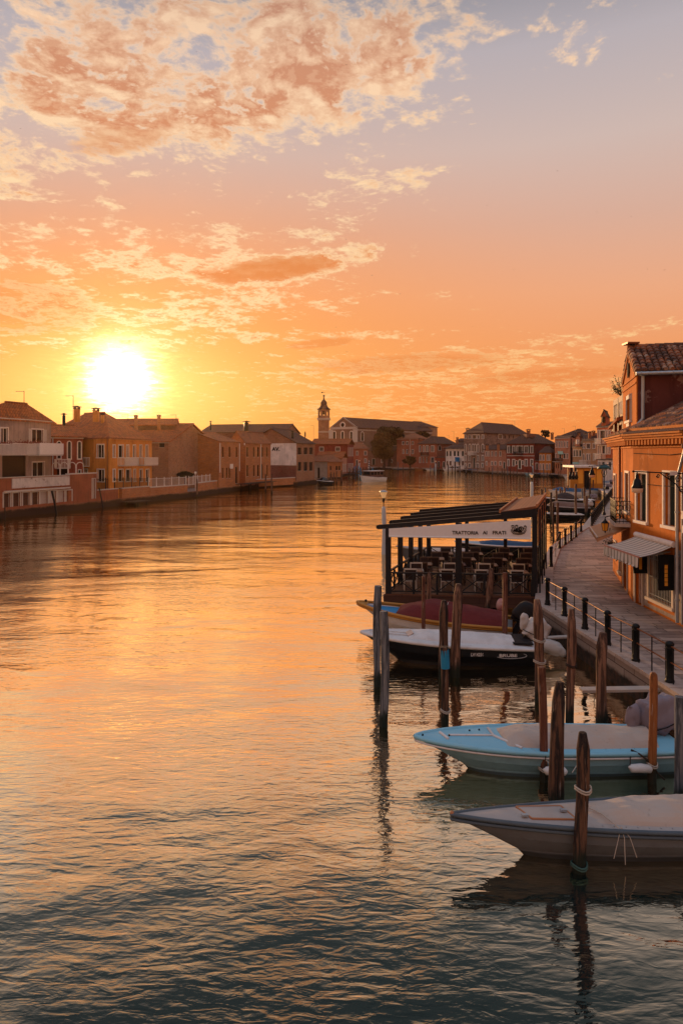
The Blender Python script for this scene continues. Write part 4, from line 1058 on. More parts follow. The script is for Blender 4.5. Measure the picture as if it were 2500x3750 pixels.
# ------------------------------------------------------------------ near orange house on the right
nb = [(12.75,32.1),(10.8,25.3),(10.8,20.9),(20.5,20.9)]
H = House('orange_corner_house', 'large orange house at the right edge with bracketed cornice, striped awning and barred shop window', 'house', None, .8, 6.95, PL['near'], world=nb)
H.op(1, 2332, 2369, 1733, 1908, 'w', 'white', t=.09, pane='shut', nomull=True)
H.op(1, 2433, 2476, 1733, 1926, 'w', 'white', t=.09, pane='shut', nomull=True)
H.op(1, 2378, 2462, 2040, 2205, 'w', 'trim', t=.13, pane='pane', nomull=True)
H.op(1, 2327, 2353, 2062, 2221, 'door', 'trim', pane='gpale', t=.06)
H.op(0, 2291, 2304, 1732, 1872, 'w', 'white', t=.09, pane='shut', nomull=True)
H.op(0, 2269, 2277, 1735, 1872, 'w', 'white', t=.08, pane='shut', nomull=True)
H.op(0, 2249.5, 2256, 1740, 1858, 'w', 'white', t=.08, pane='shut', nomull=True)
H.op(0, 2283, 2297, 2030, 2162, 'door', 'trim', pane='gdark', t=.08); H.op(0, 2268, 2276, 2020, 2095, 'w', 'trim', t=.06)
H.op(0, 2250, 2257, 1985, 2050, 'door', 'trim', pane='gdark', t=.08)
H.finish()
def f_plinth(q, p):
    u = uv(q); n = q.noise(u, 2.2, 7, .7)
    q.set(p.inputs['Base Color'], q.mix(q.step(n, .35, .65), (.20,.165,.15,1), (.33,.27,.24,1))); p.inputs['Roughness'].default_value = .9; bump(q, p, n, .5, .02)
M['plinth'] = mat('cement_plinth', f_plinth)
g = MB(); X0 = 10.8
# cement render low on the wall, left clear of the openings
def strips(seg, x_pairs, z0, z1, o_=.012):
    A_, B_ = H.seg(seg); L = (B_-A_).length; d = (B_-A_)/L; n = Vector((d.y,-d.x))
    for a_, c_ in x_pairs:
        u0, u1 = sorted((seg_t(A_,B_,a_)*L, seg_t(A_,B_,c_)*L)); q = A_+d*u0
        g.obox((q.x,q.y,z0), (d.x*(u1-u0),d.y*(u1-u0),0), (n.x*o_,n.y*o_,0), (0,0,z1-z0))
strips(1, [(2318,2324),(2356,2371),(2470,2499)], .89, 3.2); strips(1, [(2371,2470)], .89, ZP(2222,23.5))
g.build('cement_base', M['plinth'], H.root)
# window bars and shutters of the shop window
o = [o for o in H.ops if o[0] == 1][2]; A_, B_ = H.seg(1); g = MB()
for k in range(15):
    yv = A_.y - (o[1] + (o[2]-o[1])*(k+.5)/15); g.tube([(X0-.02,yv,o[3]),(X0-.02,yv,o[4])], .012, 5)
for z_ in (o[3]+.15, (o[3]+o[4])/2, o[4]-.15): g.bar((X0-.02,A_.y-o[1],z_),(X0-.02,A_.y-o[2],z_),.03,.012)
g.build('window_bars', M['zinc'], H.root)
M['amber'] = glass('amber_glass', (.75,.33,.04), .25)
for yv, z0, z1 in ((A_.y-o[1]+.12, 2.22, 3.12), (A_.y-o[2]-.12, 2.0, 3.05)):
    g = MB().box(X0-.52, X0-.03, yv-.04, yv+.04, z0-.15, z1-.05); sh = g.build('shutter', M['iron'], H.root)
    g = MB()
    for k in range(5): zz_ = z0 + (z1-z0-.35)*k/5; g.box(X0-.34, X0-.24, yv-.052, yv+.052, zz_, zz_+.12)
    g.build('stained_pane', M['amber'], sh)
for (xa, ya, xb, yb) in ((2332,1731,0,0),(2433,1731,0,0)):
    pass
# cornice with brackets
g = MB(); gb = MB()
for i in (0, 1):
    A_, B_ = H.seg(i); L = (B_-A_).length; d = (B_-A_)/L; n = Vector((d.y,-d.x)); ex = .0 if i == 0 else .0
    for z0, z1, o_ in ((6.50,6.56,.07),(6.78,6.86,.30),(6.86,6.94,.38),(6.94,7.0,.46)):
        g.obox((A_.x-d.x*.0,A_.y-d.y*.0,z0), ((B_-A_).x,(B_-A_).y,0), (n.x*o_,n.y*o_,0), (0,0,z1-z0))
    K = int(L/.24)
    for k in range(K):
        q = A_ + d*((k+.3)*L/K); gb.obox((q.x,q.y,6.60), (d.x*.11,d.y*.11,0), (n.x*.27,n.y*.27,0), (0,0,.17))
g.build('cornice', PL['ochre'], H.root); gb.build('cornice_brackets', PL['ochre'], H.root)
# individually laid barrel tiles
def f_bt(q, p):
    v = q.n('ShaderNodeTexVoronoi', i_Scale=2.9); q.set(v.inputs[0], wpos(q)); r_, g_, b__ = q.sep(v.outputs['Color'])
    n = q.noise(wpos(q), 9, 5, .65)
    col = q.ramp(r_, [(0,(.075,.045,.035)),(.35,(.16,.075,.05)),(.6,(.26,.105,.055)),(.85,(.34,.13,.06)),(1,(.34,.24,.18))])
    col = q.mix(q.step(n, .5, .68)*.7, col, (.075,.06,.05,1))
    q.set(p.inputs['Base Color'], col); p.inputs['Roughness'].default_value = .85; bump(q, p, n, .5, .02)
M['barrel'] = mat('barrel_tiles', f_bt)
def barrel_slope(g, e0, e1, r0, r1, pitch=.21, tl=.36, rad=.085, seed=1):
    """quad e0 e1 (eave) r1 r0 (ridge)"""
    rr = random.Random(seed); e0,e1,r0,r1 = map(Vector,(e0,e1,r0,r1)); L = (e1-e0).length; n_ = int(L/pitch)
    for k in range(n_):
        t_ = (k+.5)/n_; a = e0.lerp(e1,t_); c = r0.lerp(r1,t_); d = c-a; Ls = d.length
        if Ls < .15: continue
        d = d/Ls; side = (e1-e0).normalized(); up = side.cross(d)
        if up.z < 0: up = -up
        m_ = max(1, int(Ls/tl))
        for j in range(m_):
            s0 = j*Ls/m_ - .04; s1 = (j+1)*Ls/m_ + .02; jx = rr.uniform(-.012,.012); jz = rr.uniform(0,.012)
            vs = []
            for s_, r_, lift in ((s0, rad*1.12, .03), (s1, rad*.9, .0)):
                for q in range(6):
                    an = math.pi*q/5; vs.append(a + d*s_ + side*(jx + r_*math.cos(an)) + up*(r_*math.sin(an)*.9 + lift*.8 + jz))
            fs = [(q, q+1, q+7, q+6) for q in range(5)]
            g.add(vs, fs, True)
            g.add([a+d*s0+side*jx+up*(lift*.0)] + vs[:6], [(0,q+2,q+1) for q in range(5)])
    return g
# low roof above the cornice, against the gabled upper storey
zc = 7.02; C0, C1, C2 = Vector((12.4,32.2,zc)), Vector((10.42,25.35,zc)), Vector((10.42,20.6,zc))
R0, R1, R2 = Vector((15.5,31.2,zc+1.1)), Vector((14.5,25.6,zc+1.95)), Vector((14.8,21.5,zc+1.95))
g = MB(); g.quad(C0,C1,R1,R0); g.quad(C1,C2,R2,R1); g.quad(C2,Vector((20,20.6,zc)),Vector((20,21.5,zc+1.95)),R2); g.build('roof_base', M['tiled'], H.root)
g = MB(); barrel_slope(g, C1+Vector((.3,0,.16)), C2+Vector((.3,0,.16)), R1+Vector((0,0,.05)), R2+Vector((0,0,.05)), seed=3); barrel_slope(g, C0+Vector((.2,0,.06)), C1+Vector((.2,0,.1)), R0+Vector((0,0,.05)), R1+Vector((0,0,.05)), seed=4)
g.build('roof', M['barrel'], H.root)
g = MB().obox((10.66,20.9,6.99),(.1,0,0),(0,4.5,0),(0,0,.22)); g.build('parapet', PL['ochre'], H.root)
T = House('gabled_house', 'tall orange gabled upper house with dark shuttered window and shade-darkened plastered side wall', 'house', None, .8, 9.4, PL['near'], world=[(12.65,30.7),(11.4,26.4),(20.0,23.9),(21.25,28.2)])
T.op(0, 2294, 2313, 1446, 1540, 'w', 'white', t=.0001, pane='shut', nomull=True)
T.gable(10.48, 1).finish()
T.roof(10.5, 1, 0, .06, 'barrel', False)
d = Vector((8.6,-2.5)).normalized(); n = Vector((d.y,-d.x))
MB().obox((11.4+d.x*.05,26.4+d.y*.05,6.9),(d.x*8.8,d.y*8.8,0),(n.x*.03,n.y*.03,0),(0,0,2.45)).build('side_wall_plaster', PL['nearshaded'], T.root)
c = [Vector((p.x,p.y,0)) for p in T.c]; e1 = (c[1]-c[0]).normalized(); e2 = (c[2]-c[1]).normalized()
E1 = c[1]+e1*.2-e2*.08; E2 = c[2]+e1*.2+e2*.2; mm = (c[0]+c[1])/2-e2*.08; nn2 = (c[3]+c[2])/2+e2*.2
E0 = c[0]-e1*.2-e2*.08; E3 = c[3]-e1*.2+e2*.2
U = lambda p, z_: Vector((p.x,p.y,z_)); g = MB()
barrel_slope(g, U(E1,9.47), U(E2,9.47), U(mm,10.70), U(nn2,10.70), .235, .34, .1, 5); barrel_slope(g, U(E3,9.47), U(E0,9.47), U(nn2,10.70), U(mm,10.70), .235, .34, .1, 6)
K = 26
for k in range(K):
    a_, c_ = U(mm,10.75).lerp(U(nn2,10.75),k/K), U(mm,10.75).lerp(U(nn2,10.75),(k+1.08)/K); g.tube([a_,c_],[.12,.10],8)
g.build('barrel_tiles', M['barrel'], T.root)
q = U(mm,10.95); MB().box(q.x-.10,q.x+.40,q.y-.3,q.y+.3,10.86,10.93).build('ridge_slab', M['rust'], T.root)
g = MB(); a_ = c[1]+e1*.27-e2*.05; c_ = c[2]+e1*.27; g.tube([U(a_,9.36),U(c_,9.36)], .075, 8)
for k in range(9): p = U(a_,9.36).lerp(U(c_,9.36),k/8+.02); g.tube([p-Vector((.03,0,0)),p+Vector((.03,0,0))], .085, 8)
gt = g.build('gutter', M['zinc'], T.root)
a_ = c[1]+e1*.09+e2*.22
MB().tube([U(a_,9.33),U(a_,7.65),U(a_-e2*.1,7.5),U(a_-e2*.3,7.28),U(a_-e2*.36,7.1),U(a_-e2*.36,6.98)], .07, 8).build('drainpipe', M['zinc'], T.root)
g = MB(); A_, B_ = T.seg(0); d0 = (B_-A_).normalized(); n0 = Vector((d0.y,-d0.x))
for z_ in (9.28, 9.02): g.obox((A_.x,A_.y,z_),((B_-A_).x,(B_-A_).y,0),(n0.x*.045,n0.y*.045,0),(0,0,.05))
m_ = (A_+B_)/2
g.bar((A_.x+n0.x*.03,A_.y+n0.y*.03,9.3),(m_.x+n0.x*.03,m_.y+n0.y*.03,10.4),.06,.08); g.bar((B_.x+n0.x*.03,B_.y+n0.y*.03,9.3),(m_.x+n0.x*.03,m_.y+n0.y*.03,10.4),.06,.08)
g.build('moulding', PL['ochre'], T.root)
D = Vector((d0.x,d0.y,0)); NN = Vector((n0.x,n0.y,0)); pc = Vector((m_.x,m_.y,9.78))+NN*.035
MB().plate([pc+D*.25*math.cos(-k*math.pi/7)+Vector((0,0,.33*math.sin(-k*math.pi/7))) for k in range(14)], .03).build('oval_window', M['dark'], T.root)
for (z0, z1, ww) in ((8.55,8.72,.85),(7.42,7.56,.9)):
    q = T.place(0, 2303.5, 1500, 0); MB().obox(Vector((q.x,q.y,z0))-D*ww/2, D*ww, NN*.08, (0,0,z1-z0)).build('window_sill' if z0 < 8 else 'window_lintel', M['white'], T.root)
# neighbour sliver at the frame's right edge
Nb = House('dark_red_neighbour', 'dark red house at the extreme right edge beside the orange corner house', 'house', None, .8, 6.6, PL['wred'], world=[(10.82,20.88),(10.6,14.5),(19,14.5),(19,20.88)])
Nb.op(0, 2560, 2640, 1900, 2150, 'w'); Nb.finish()
Nb.roof(8.6, 0, 0, .3, 'tiled')
# pipes, meter boxes
g = MB(); g.tube([(10.69,21.75,.9),(10.69,21.75,5.5)], .055, 8); g.tube([(10.69,21.75,5.5),(10.72,21.6,5.9),(10.74,21.35,6.45)], .05, 8)
for z_ in (1.6,3,4.4): g.tube([(10.69,21.75,z_),(10.69,21.75,z_+.05)], .08, 8)
g.build('drainpipe', M['zinc'], H.root)
MB().tube([(10.72,21.5,.9),(10.72,21.5,5.7)], .03, 6).build('cable_pipe', M['zinc'], H.root)
a_ = H.place(0, 2277, 1600, .09); MB().tube([(a_.x,a_.y,6.6),(a_.x,a_.y,3.2)], .055, 8).build('drainpipe', M['rust'], H.root)
for (y0, y1, z0, z1) in ((21.05,21.35,4.25,4.5),(21.0,21.3,3.82,4.05)): MB().box(10.62,10.8,y0,y1,z0,z1).build('meter_box', M['white'], H.root)
g = MB(); g.tube([(10.78,25.2,5.22),(10.775,23.2,5.2),(10.77,21,5.25)], .012, 4); g.tube([(10.78,25.2,6.3),(10.77,22.4,6.25),(10.77,21,6.33)], .012, 4); g.build('wall_cable', M['dark'], H.root)
# striped awning
def f_stripe(q, p):
    u = wpos(q); s_ = q.sep(u)[1]
    a_ = q.m('FRACT', s_*3.6)
    st = q.step(a_, .42, .46) * q.step(a_, .80, .76); st2 = q.step(a_, .50, .52) * q.step(a_, .58, .56)
    n = q.noise(u, 3, 4, .6)
    col = q.mix(st, (.66,.60,.53,1), (.24,.23,.19,1)); col = q.mix(st2, col, (.52,.48,.42,1))
    q.set(p.inputs['Base Color'], q.mix(n*.35, col, (.25,.2,.17,1))); p.inputs['Roughness'].default_value = .85
M['stripe'] = mat('striped_canvas', f_stripe)
def awning():
    root = empty('striped_awning', (10.79,23.4,3.3), 'beige striped shop awning with scalloped valance on orange corner house', 'awning')
    y0, y1 = 22.0, 24.72; zf, xb, zb_ = 2.97, 9.52, 3.27
    MB().tube([(10.68,y0-.08,3.36),(10.68,y1+.05,3.36)], .10, 10).build('housing', M['white'], root)
    g = MB(); n_ = 6
    for k in range(n_):
        s0, s1 = k/n_, (k+1)/n_; sag = lambda t_: -.05*math.sin(math.pi*t_)
        xa, xc = 10.66+(xb-10.66)*s0, 10.66+(xb-10.66)*s1; za, zc_ = 3.30+(zf-3.30)*s0+sag(s0), 3.30+(zf-3.30)*s1+sag(s1)
        ya0, ya1, yc0, yc1 = y0-.12*s0, y1-.9*0*s0, y0-.12*s1, y1
        g.quad((xa,ya0,za),(xc,yc0,zc_),(xc,yc1,zc_),(xa,ya1,za)); g.quad((xa,ya1,za-.012),(xc,yc1,zc_-.012),(xc,yc0,zc_-.012),(xa,ya0,za-.012))
    g.build('canopy', M['stripe'], root)
    g = MB(); K = 11
    for k in range(K):
        a_, c_ = y0-.12+(y1-y0+.12)*k/K, y0-.12+(y1-y0+.12)*(k+1)/K
        pts = [(xb-.02,a_,zf-.02)] + [(xb-.03+.02*math.sin(j*2.1+k),a_+(c_-a_)*j/6,zf-.30-.07*math.sin(math.pi*j/6)) for j in range(7)] + [(xb-.02,c_,zf-.02)]
        g.add(pts,[tuple(range(len(pts)))]); g.add([(p[0]+.012,p[1],p[2]) for p in pts],[tuple(reversed(range(len(pts))))])
    g.build('valance', M['stripe'], root)
    MB().bar((xb,y0-.14,zf),(xb,y1,zf),.05,.05).build('front_bar', plain('awning_bar',(.45,.22,.17),.5), root)
    for yv in (y0+.1, y1-.35): MB().bar((xb+.05,yv,zf-.03),(10.75,yv+.25,3.08),.06,.04).build('folding_arm', M['zinc'], root)
awning()
def small_awning():
    A_, B_ = H.seg(0); d = (B_-A_).normalized(); n = Vector((d.y,-d.x)); q0 = H.place(0, 2262, 1940, .02); q1 = H.place(0, 2306, 1960, .02); z = 3.45
    a, c_ = Vector((q0.x,q0.y,z)), Vector((q1.x,q1.y,z)); o_ = Vector((n.x,n.y,0))*1.15+Vector((0,0,-.42))
    root = empty('small_awning', a, 'small sunlit tan awning below the iron balcony', 'awning')
    m = plain('tan_canvas', (.45,.25,.14), .8)
    g = MB(); g.plate([a,c_,c_+o_,a+o_][::-1], .02); g.build('canopy', m, root)
    g = MB(); dn = Vector((0,0,-.16)); g.plate([a+o_,c_+o_,c_+o_+dn,a+o_+dn], .015); g.plate([c_,c_+o_,c_+o_+dn,c_+dn*.1], .015); g.build('valance', m, root)
    MB().bar(a+o_, c_+o_, .05,.05).build('front_bar', M['zinc'], root)
small_awning()
# iron balcony
A_, B_ = H.seg(0); d = (B_-A_).normalized(); n = Vector((d.y,-d.x)); NN = Vector((n.x,n.y,0)); q0 = H.place(0,2284,1900,0); q1 = H.place(0,2308,1900,0)
zf = 3.62; a = Vector((q0.x,q0.y,zf)); c_ = Vector((q1.x,q1.y,zf))
root = MB().obox(a-Vector((0,0,.14)), c_-a, NN*.55, (0,0,.14)).build('balcony', M['trim'], H.root); g = MB()
for u_, v_ in ((a,a+NN*.52),(a+NN*.52,c_+NN*.52),(c_+NN*.52,c_)):
    L = (v_-u_).length; K = max(3,int(L/.11)); up = Vector((0,0,1))
    g.bar(u_+up*.85,v_+up*.85,.04,.03); g.bar(u_+up*.08,v_+up*.08,.03,.03)
    for k in range(K+1):
        p = u_.lerp(v_,k/K); g.bar(p,p+up*.85,.016,.016)
        if k < K:
            e = (v_-u_)/K
            for zz_ in (.28,.6): g.tube([p+e/2+up*zz_+(e*.45*math.cos(j*math.pi/4))+up*.11*math.sin(j*math.pi/4) for j in range(9)], .009, 4)
g.build('railing', M['iron'], root)
# flower pot on wall bracket
q = H.place(0, 2256, 2065, .0); q = Vector((q.x,q.y,2.05))+NN*.25
root = empty('hanging_plant', q, 'small potted plant hung on the orange wall left of the striped awning', 'plant')
MB().lathe(q, [(.09,0),(.13,.2),(.14,.22)], 8).build('pot', M['iron'], root)
M['leaf'] = plain('leaf_green', (.045,.05,.02), .7, var=.6, scale=9)
g = MB()
for k in range(90):
    p = q+Vector((rnd.gauss(0,.13),rnd.gauss(0,.13),.25+rnd.gauss(0,.09))); a_ = rnd.uniform(0,6.28); u_ = Vector((math.cos(a_),math.sin(a_),rnd.uniform(-.5,.5)))*.05; v_ = Vector((-math.sin(a_),math.cos(a_),rnd.uniform(-.6,.6)))*.03
    g.quad(p-u_,p+v_,p+u_,p-v_)
g.build('leaves', M['leaf'], root)
# houses behind the corner house
Cc = House('house_with_roof_terrace', 'pale plastered house with brown boxed roof terrace behind the orange gable', 'house', [(2246,46),(2284,33.5)], .8, 8.0, PL['ochre'], 7)
Cc.op(0, 2251, 2256, 1560, 1590, 's', 'white'); Cc.finish().roof(8.9, 0, 0, .35, 'tile')
qa = PX(2252,38); qb = PX(2285,33.2); e = (qb-qa); nn2 = Vector((-e.y,e.x)).normalized()*3
z0, z1 = ZP(1522,36), ZP(1458,36)
g = MB()
for t_ in (0,.5,1):
    for s_ in (0,1): p = qa+e*t_+nn2*s_; g.box(p.x-.08,p.x+.08,p.y-.08,p.y+.08,z0-.8,z1)
g.obox((qa.x-.1,qa.y,z1-.28),(e.x+.1,e.y,0),(nn2.x,nn2.y,0),(0,0,.3)); g.obox((qa.x,qa.y,z0-.25),(e.x,e.y,0),(nn2.x,nn2.y,0),(0,0,.3))
al = g.build('roof_terrace', M['ar'], Cc.root)
g = MB()
for k in range(16): p = qa+e*(k/16); g.box(p.x-.03,p.x+.03,p.y-.03,p.y+.03,z0,z1-.25)
g.obox((qa.x+.05,qa.y+.1,z0),(e.x,e.y,0),(nn2.x*.02,nn2.y*.02,0),(0,0,.35)); g.build('slat_screen', M['trim'], al)
q = P3(2275, 1452, 36); g = MB()
for k in range(9):
    dr = Vector((rnd.uniform(-.5,.25),rnd.uniform(-.3,.3),rnd.uniform(.25,1))); g.tube([q,q+dr], .012, 4)
    for j in range(26):
        p = q+dr*rnd.uniform(.25,1)+Vector([rnd.gauss(0,.07) for _ in range(3)]); a_ = rnd.uniform(0,6.3); u_ = Vector((math.cos(a_)*.09,math.sin(a_)*.05,rnd.uniform(-.05,.08))); g.quad(p,p+u_*.5+Vector((0,0,.02)),p+u_,p+u_*.5-Vector((0,0,.02)))
tag(g.build('terrace_plant', M['leaf']), 'leafy potted shrub on the boxed roof terrace', 'plant')
# wall bracket lamps
def bell_lamp(q, s, parent):
    g = MB().lathe(q, [(.03*s,.42*s),(.06*s,.36*s),(.05*s,.3*s),(.10*s,.24*s),(.13*s,.1*s),(.18*s,.0),(.17*s,-.02*s)][::-1], 12); b_ = g.build('lamp_housing', M['iron'], parent)
    m = mat('lamp_glass', lambda q_, p_: (p_.inputs['Base Color'].__setattr__('default_value',(.75,.55,.38,1)), p_.inputs['Roughness'].__setattr__('default_value',.25)))
    MB().lathe(q, [(.05*s,-.17*s),(.16*s,-.14*s),(.175*s,-.02*s)], 12).build('lamp_glass', m, b_)
def scroll(g, c, u_, v_, r, turns=1.4, r0=.014):
    pts = []
    for k in range(22):
        t_ = k/21; a_ = t_*turns*2*math.pi; rr_ = r*(1-t_*.8); pts.append(c+u_*rr_*math.cos(a_)+v_*rr_*math.sin(a_))
    g.tube(pts, r0, 5)
def bracket_lamp(tip, wall, s, label, scrolls):
    root = empty('bracket_lamp', wall, label, 'wall lamp'); g = MB(); dd = (wall-tip); L = dd.length; d_ = dd/L; up = Vector((0,0,1))
    g.tube([tip-d_*.12, wall], .022*s, 6); g.ball(tip-d_*.14, .035*s)
    if scrolls:
        g.tube([wall-up*.75*s, wall-d_*.35*s-up*.35*s, wall-d_*.95*s-up*.02], .018*s, 6)
        scroll(g, wall-d_*.28*s-up*.18*s, d_, up, .13*s); scroll(g, wall-d_*.62*s-up*.12*s, d_*-1, up, .09*s); scroll(g, wall-d_*.15*s-up*.48*s, d_, -up, .12*s); scroll(g, wall-d_*1.05*s-up*.1*s, d_*-1, -up, .07*s)
    g.build('bracket', M['iron'], root)
    g = MB().tube([tip, tip-up*.1*s], .015, 5); g.build('hanger', M['iron'], root)
    bell_lamp(tip-up*.5*s, s, root); return root
Y1 = 20.2; r_ = bracket_lamp(P3(2332,1727,Y1), P3(2508,1735,Y1+.5), .95, 'black bell-shaped lamp hanging from scrolled iron bracket at the right edge', True)
q = P3(2452,1732,Y1+.3); pl = MB().box(q.x-.01,q.x+.21,q.y-.03,q.y-.01,q.z-.07,q.z+.05).build('name_plate', M['white'], r_)
bracket_lamp(P3(2167,1706,33), P3(2243,1699,33), .85, 'black bell-shaped lamp with lit rim hanging beside the green-domed street lamp', False)
# carriage lantern with curved arm
def lantern():
    Y = 27.8; wl = P3(2277,1933,Y); tp = P3(2215,1896,Y-1.2)
    root = empty('wall_lantern', wl, 'amber glass lantern on curved iron arm below the balcony', 'wall lamp'); up = Vector((0,0,1)); g = MB()
    pts = []
    for k in range(13):
        t_ = k/12; p = tp.lerp(wl,t_); p.z = tp.z + (.02) - (tp.z-wl.z)*t_**2.2 + .06*math.sin(math.pi*t_); pts.append(p)
    g.tube(pts, .022, 6)
    d_ = (wl-tp).normalized()
    for k in range(3): 
        c = tp.lerp(wl,.28+.16*k)-up*.36; g.tube([c+d_*.07*math.cos(j*math.pi/5)+up*.07*math.sin(j*math.pi/5) for j in range(11)], .009, 4)
    g.build('arm', M['iron'], root)
    c = tp-up*.5
    g = MB().lathe(c, [(.015,.5),(.03,.44),(.05,.40),(.16,.30),(.15,.29)][::-1], 6, False); g.lathe(c, [(.09,-.02),(.1,0)],6,False); g.lathe(c-up*.1,[(.01,0),(.03,.05),(.02,.08)],6)
    for k in range(6): a_ = k*math.pi/3; g.tube([c+Vector((.1*math.cos(a_),.1*math.sin(a_),0)), c+Vector((.15*math.cos(a_),.15*math.sin(a_),.29))], .008, 4)
    g.build('lantern_frame', M['iron'], root)
    MB().lathe(c, [(.09,.0),(.135,.285)], 6, False).build('lantern_glass', M['amber'], root)
lantern()
# ------------------------------------------------------------------ restaurant pavilion on its deck
RO, E1, E2 = Vector((1.85,27.0,0)), Vector((5.65,-.5,0)), Vector((2.54,7.4,0))
L1, L2 = E1.length, E2.length; E1n, E2n = E1/L1, E2/L2; UP = Vector((0,0,1)); FZ = .76
def RP(u, v, z): return RO + E1n*u + E2n*v + UP*z
M['pav'] = plain('dark_timber', (.018,.019,.022), .5); M['deckw'] = boards('deck_boards', (.20,.085,.045), (.13,.055,.032), 3., .13)
M['skirt'] = boards('skirt_boards', (.10,.045,.032), (.065,.032,.025), 6., .22)
M['roofw'] = boards('roof_boards', (.24,.095,.05), (.19,.075,.04), 6., .16)
M['banner'] = plain('white_canvas', (.74,.73,.72), .75, var=.08); M['blind'] = boards('brown_blind', (.42,.18,.10), (.34,.14,.085), 6., .5)
rest = empty('restaurant_pavilion', RP(0,0,0), 'dark timber restaurant pavilion on piles over the water with lettered white banner', 'pavilion')
g = MB().obox(RP(-.1,-.1,FZ-.08), E1n*(L1+.2), E2n*(L2+.3), UP*.08); g.build('deck', M['deckw'], rest)
MB().obox(RP(-.14,-.14,FZ-.46), E1n*(L1+.25), E2n*.06, UP*.42).build('skirt', M['skirt'], rest)
MB().obox(RP(-.17,-.08,FZ-.46), E1n*.06, E2n*(L2+.2), UP*.42).build('skirt', M['skirt'], rest)
for u in (.0, 1.9, 3.8, 5.6):
    for v in (.15, 2.6, 5.2, 7.7): MB().tube([RP(u,v,-1.2), RP(u,v,FZ-.1)], .12, 8).build('pile', M['ad'], rest)
zl, zr_ = 3.42, 3.95
def zroof(u): return zl + (zr_-zl)*u/L1
for k in range(5):
    v = k*L2/4; g = MB().obox(RP(-.09,v-.09,FZ), E1n*.18, E2n*.18, UP*(zroof(0)-FZ-.05)); g.build('post', M['pav'], rest)
for u, w_ in ((2.75,.15),):
    MB().obox(RP(u-.11,-.1,FZ), E1n*.22, E2n*.2, UP*(zroof(u)-FZ-.1)).build('post', M['pav'], rest)
for u in (1.9, 3.8): MB().obox(RP(u-.08,L2-.1,FZ), E1n*.16, E2n*.2, UP*(zroof(u)-FZ-.1)).build('post', M['pav'], rest)
for v, w_ in ((0,.2), (L2*.25,.08), (L2*.5,.08), (L2*.75,.08), (L2,.16)): MB().obox(RP(L1+.1-w_,v-w_/2,FZ), E1n*w_, E2n*w_, UP*(zr_+.02-FZ)).build('post', M['pav'], rest)
# roof beams rising to the right; retracted awning panels between them
for k in range(5):
    v = k*L2/4; g = MB(); a_, c_ = RP(-.38,v,zroof(-.38)), RP(L1+.05,v,zroof(L1+.05)); g.bar(a_, c_, .14, .17, UP)
    g.tube([a_-E1n*.0-E2n*.09,a_+E2n*.09], .085, 8)
    b_ = g.build('roof_beam', M['pav'], rest)
    if k:
        g = MB()
        for j in range(8): p = RP(.6+j*.62,v,zroof(.6+j*.62)-.12); g.box(p.x-.03,p.x+.03,p.y-.04,p.y+.04,p.z-.04,p.z+.02)
        g.build('beam_hook', M['zinc'], b_)
g = MB(); g.bar(RP(0,0,zl-.14), RP(0,L2,zl-.14), .12, .14); g.bar(RP(L1+.06,0,zr_+.1), RP(L1+.06,L2,zr_+.1), .08, .12); g.build('side_beam', M['pav'], rest)
g = MB(); u0, u1 = L1-1.28, L1+.08
g.add([RP(u0,-.12,zroof(u0)+.10),RP(u1,-.12,zr_+.22),RP(u1,L2+.1,zr_+.22),RP(u0,L2+.1,zroof(u0)+.10),RP(u0,-.12,zroof(u0)+.2),RP(u1,-.12,zr_+.32),RP(u1,L2+.1,zr_+.32),RP(u0,L2+.1,zroof(u0)+.2)],
      [(3,2,1,0),(4,5,6,7),(0,1,5,4),(1,2,6,5),(2,3,7,6),(3,0,4,7)]); g.build('roof_boards', M['roofw'], rest)
for u_ in (u0-.03, u1): 
    z_ = (zroof(u0) if u_ < u1 else zr_+.1)+.16; MB().bar(RP(u_,-.14,z_+.06), RP(u_,L2+.12,z_+.06), .07, .14).build('roof_edge', plain('edge_wood',(.36,.15,.07),.5), rest)
MB().obox(RP(u0,-.16,zroof(u0)-.1), RP(u1,-.16,zr_)-RP(u0,-.16,zroof(u0)), E2n*.04, UP*.3).build('fascia', M['pav'], rest)
# right side: hanging brown blinds with dark ribs, leaning outwards
n_ = 4
for k in range(n_):
    v0, v1 = k*L2/n_+.08, (k+1)*L2/n_-.08
    g = MB().plate([RP(L1+.14,v0,zr_+.16), RP(L1+.14,v1,zr_+.16), RP(L1+.14,v1,2.75), RP(L1+.14,v0,2.75)][::-1], .03); g.build('side_blind', M['blind'], rest)
    MB().bar(RP(L1+.19,v0-.08,zr_+.2), RP(L1+.19,v0-.08,.8), .05, .05).build('side_rib', M['pav'], rest)
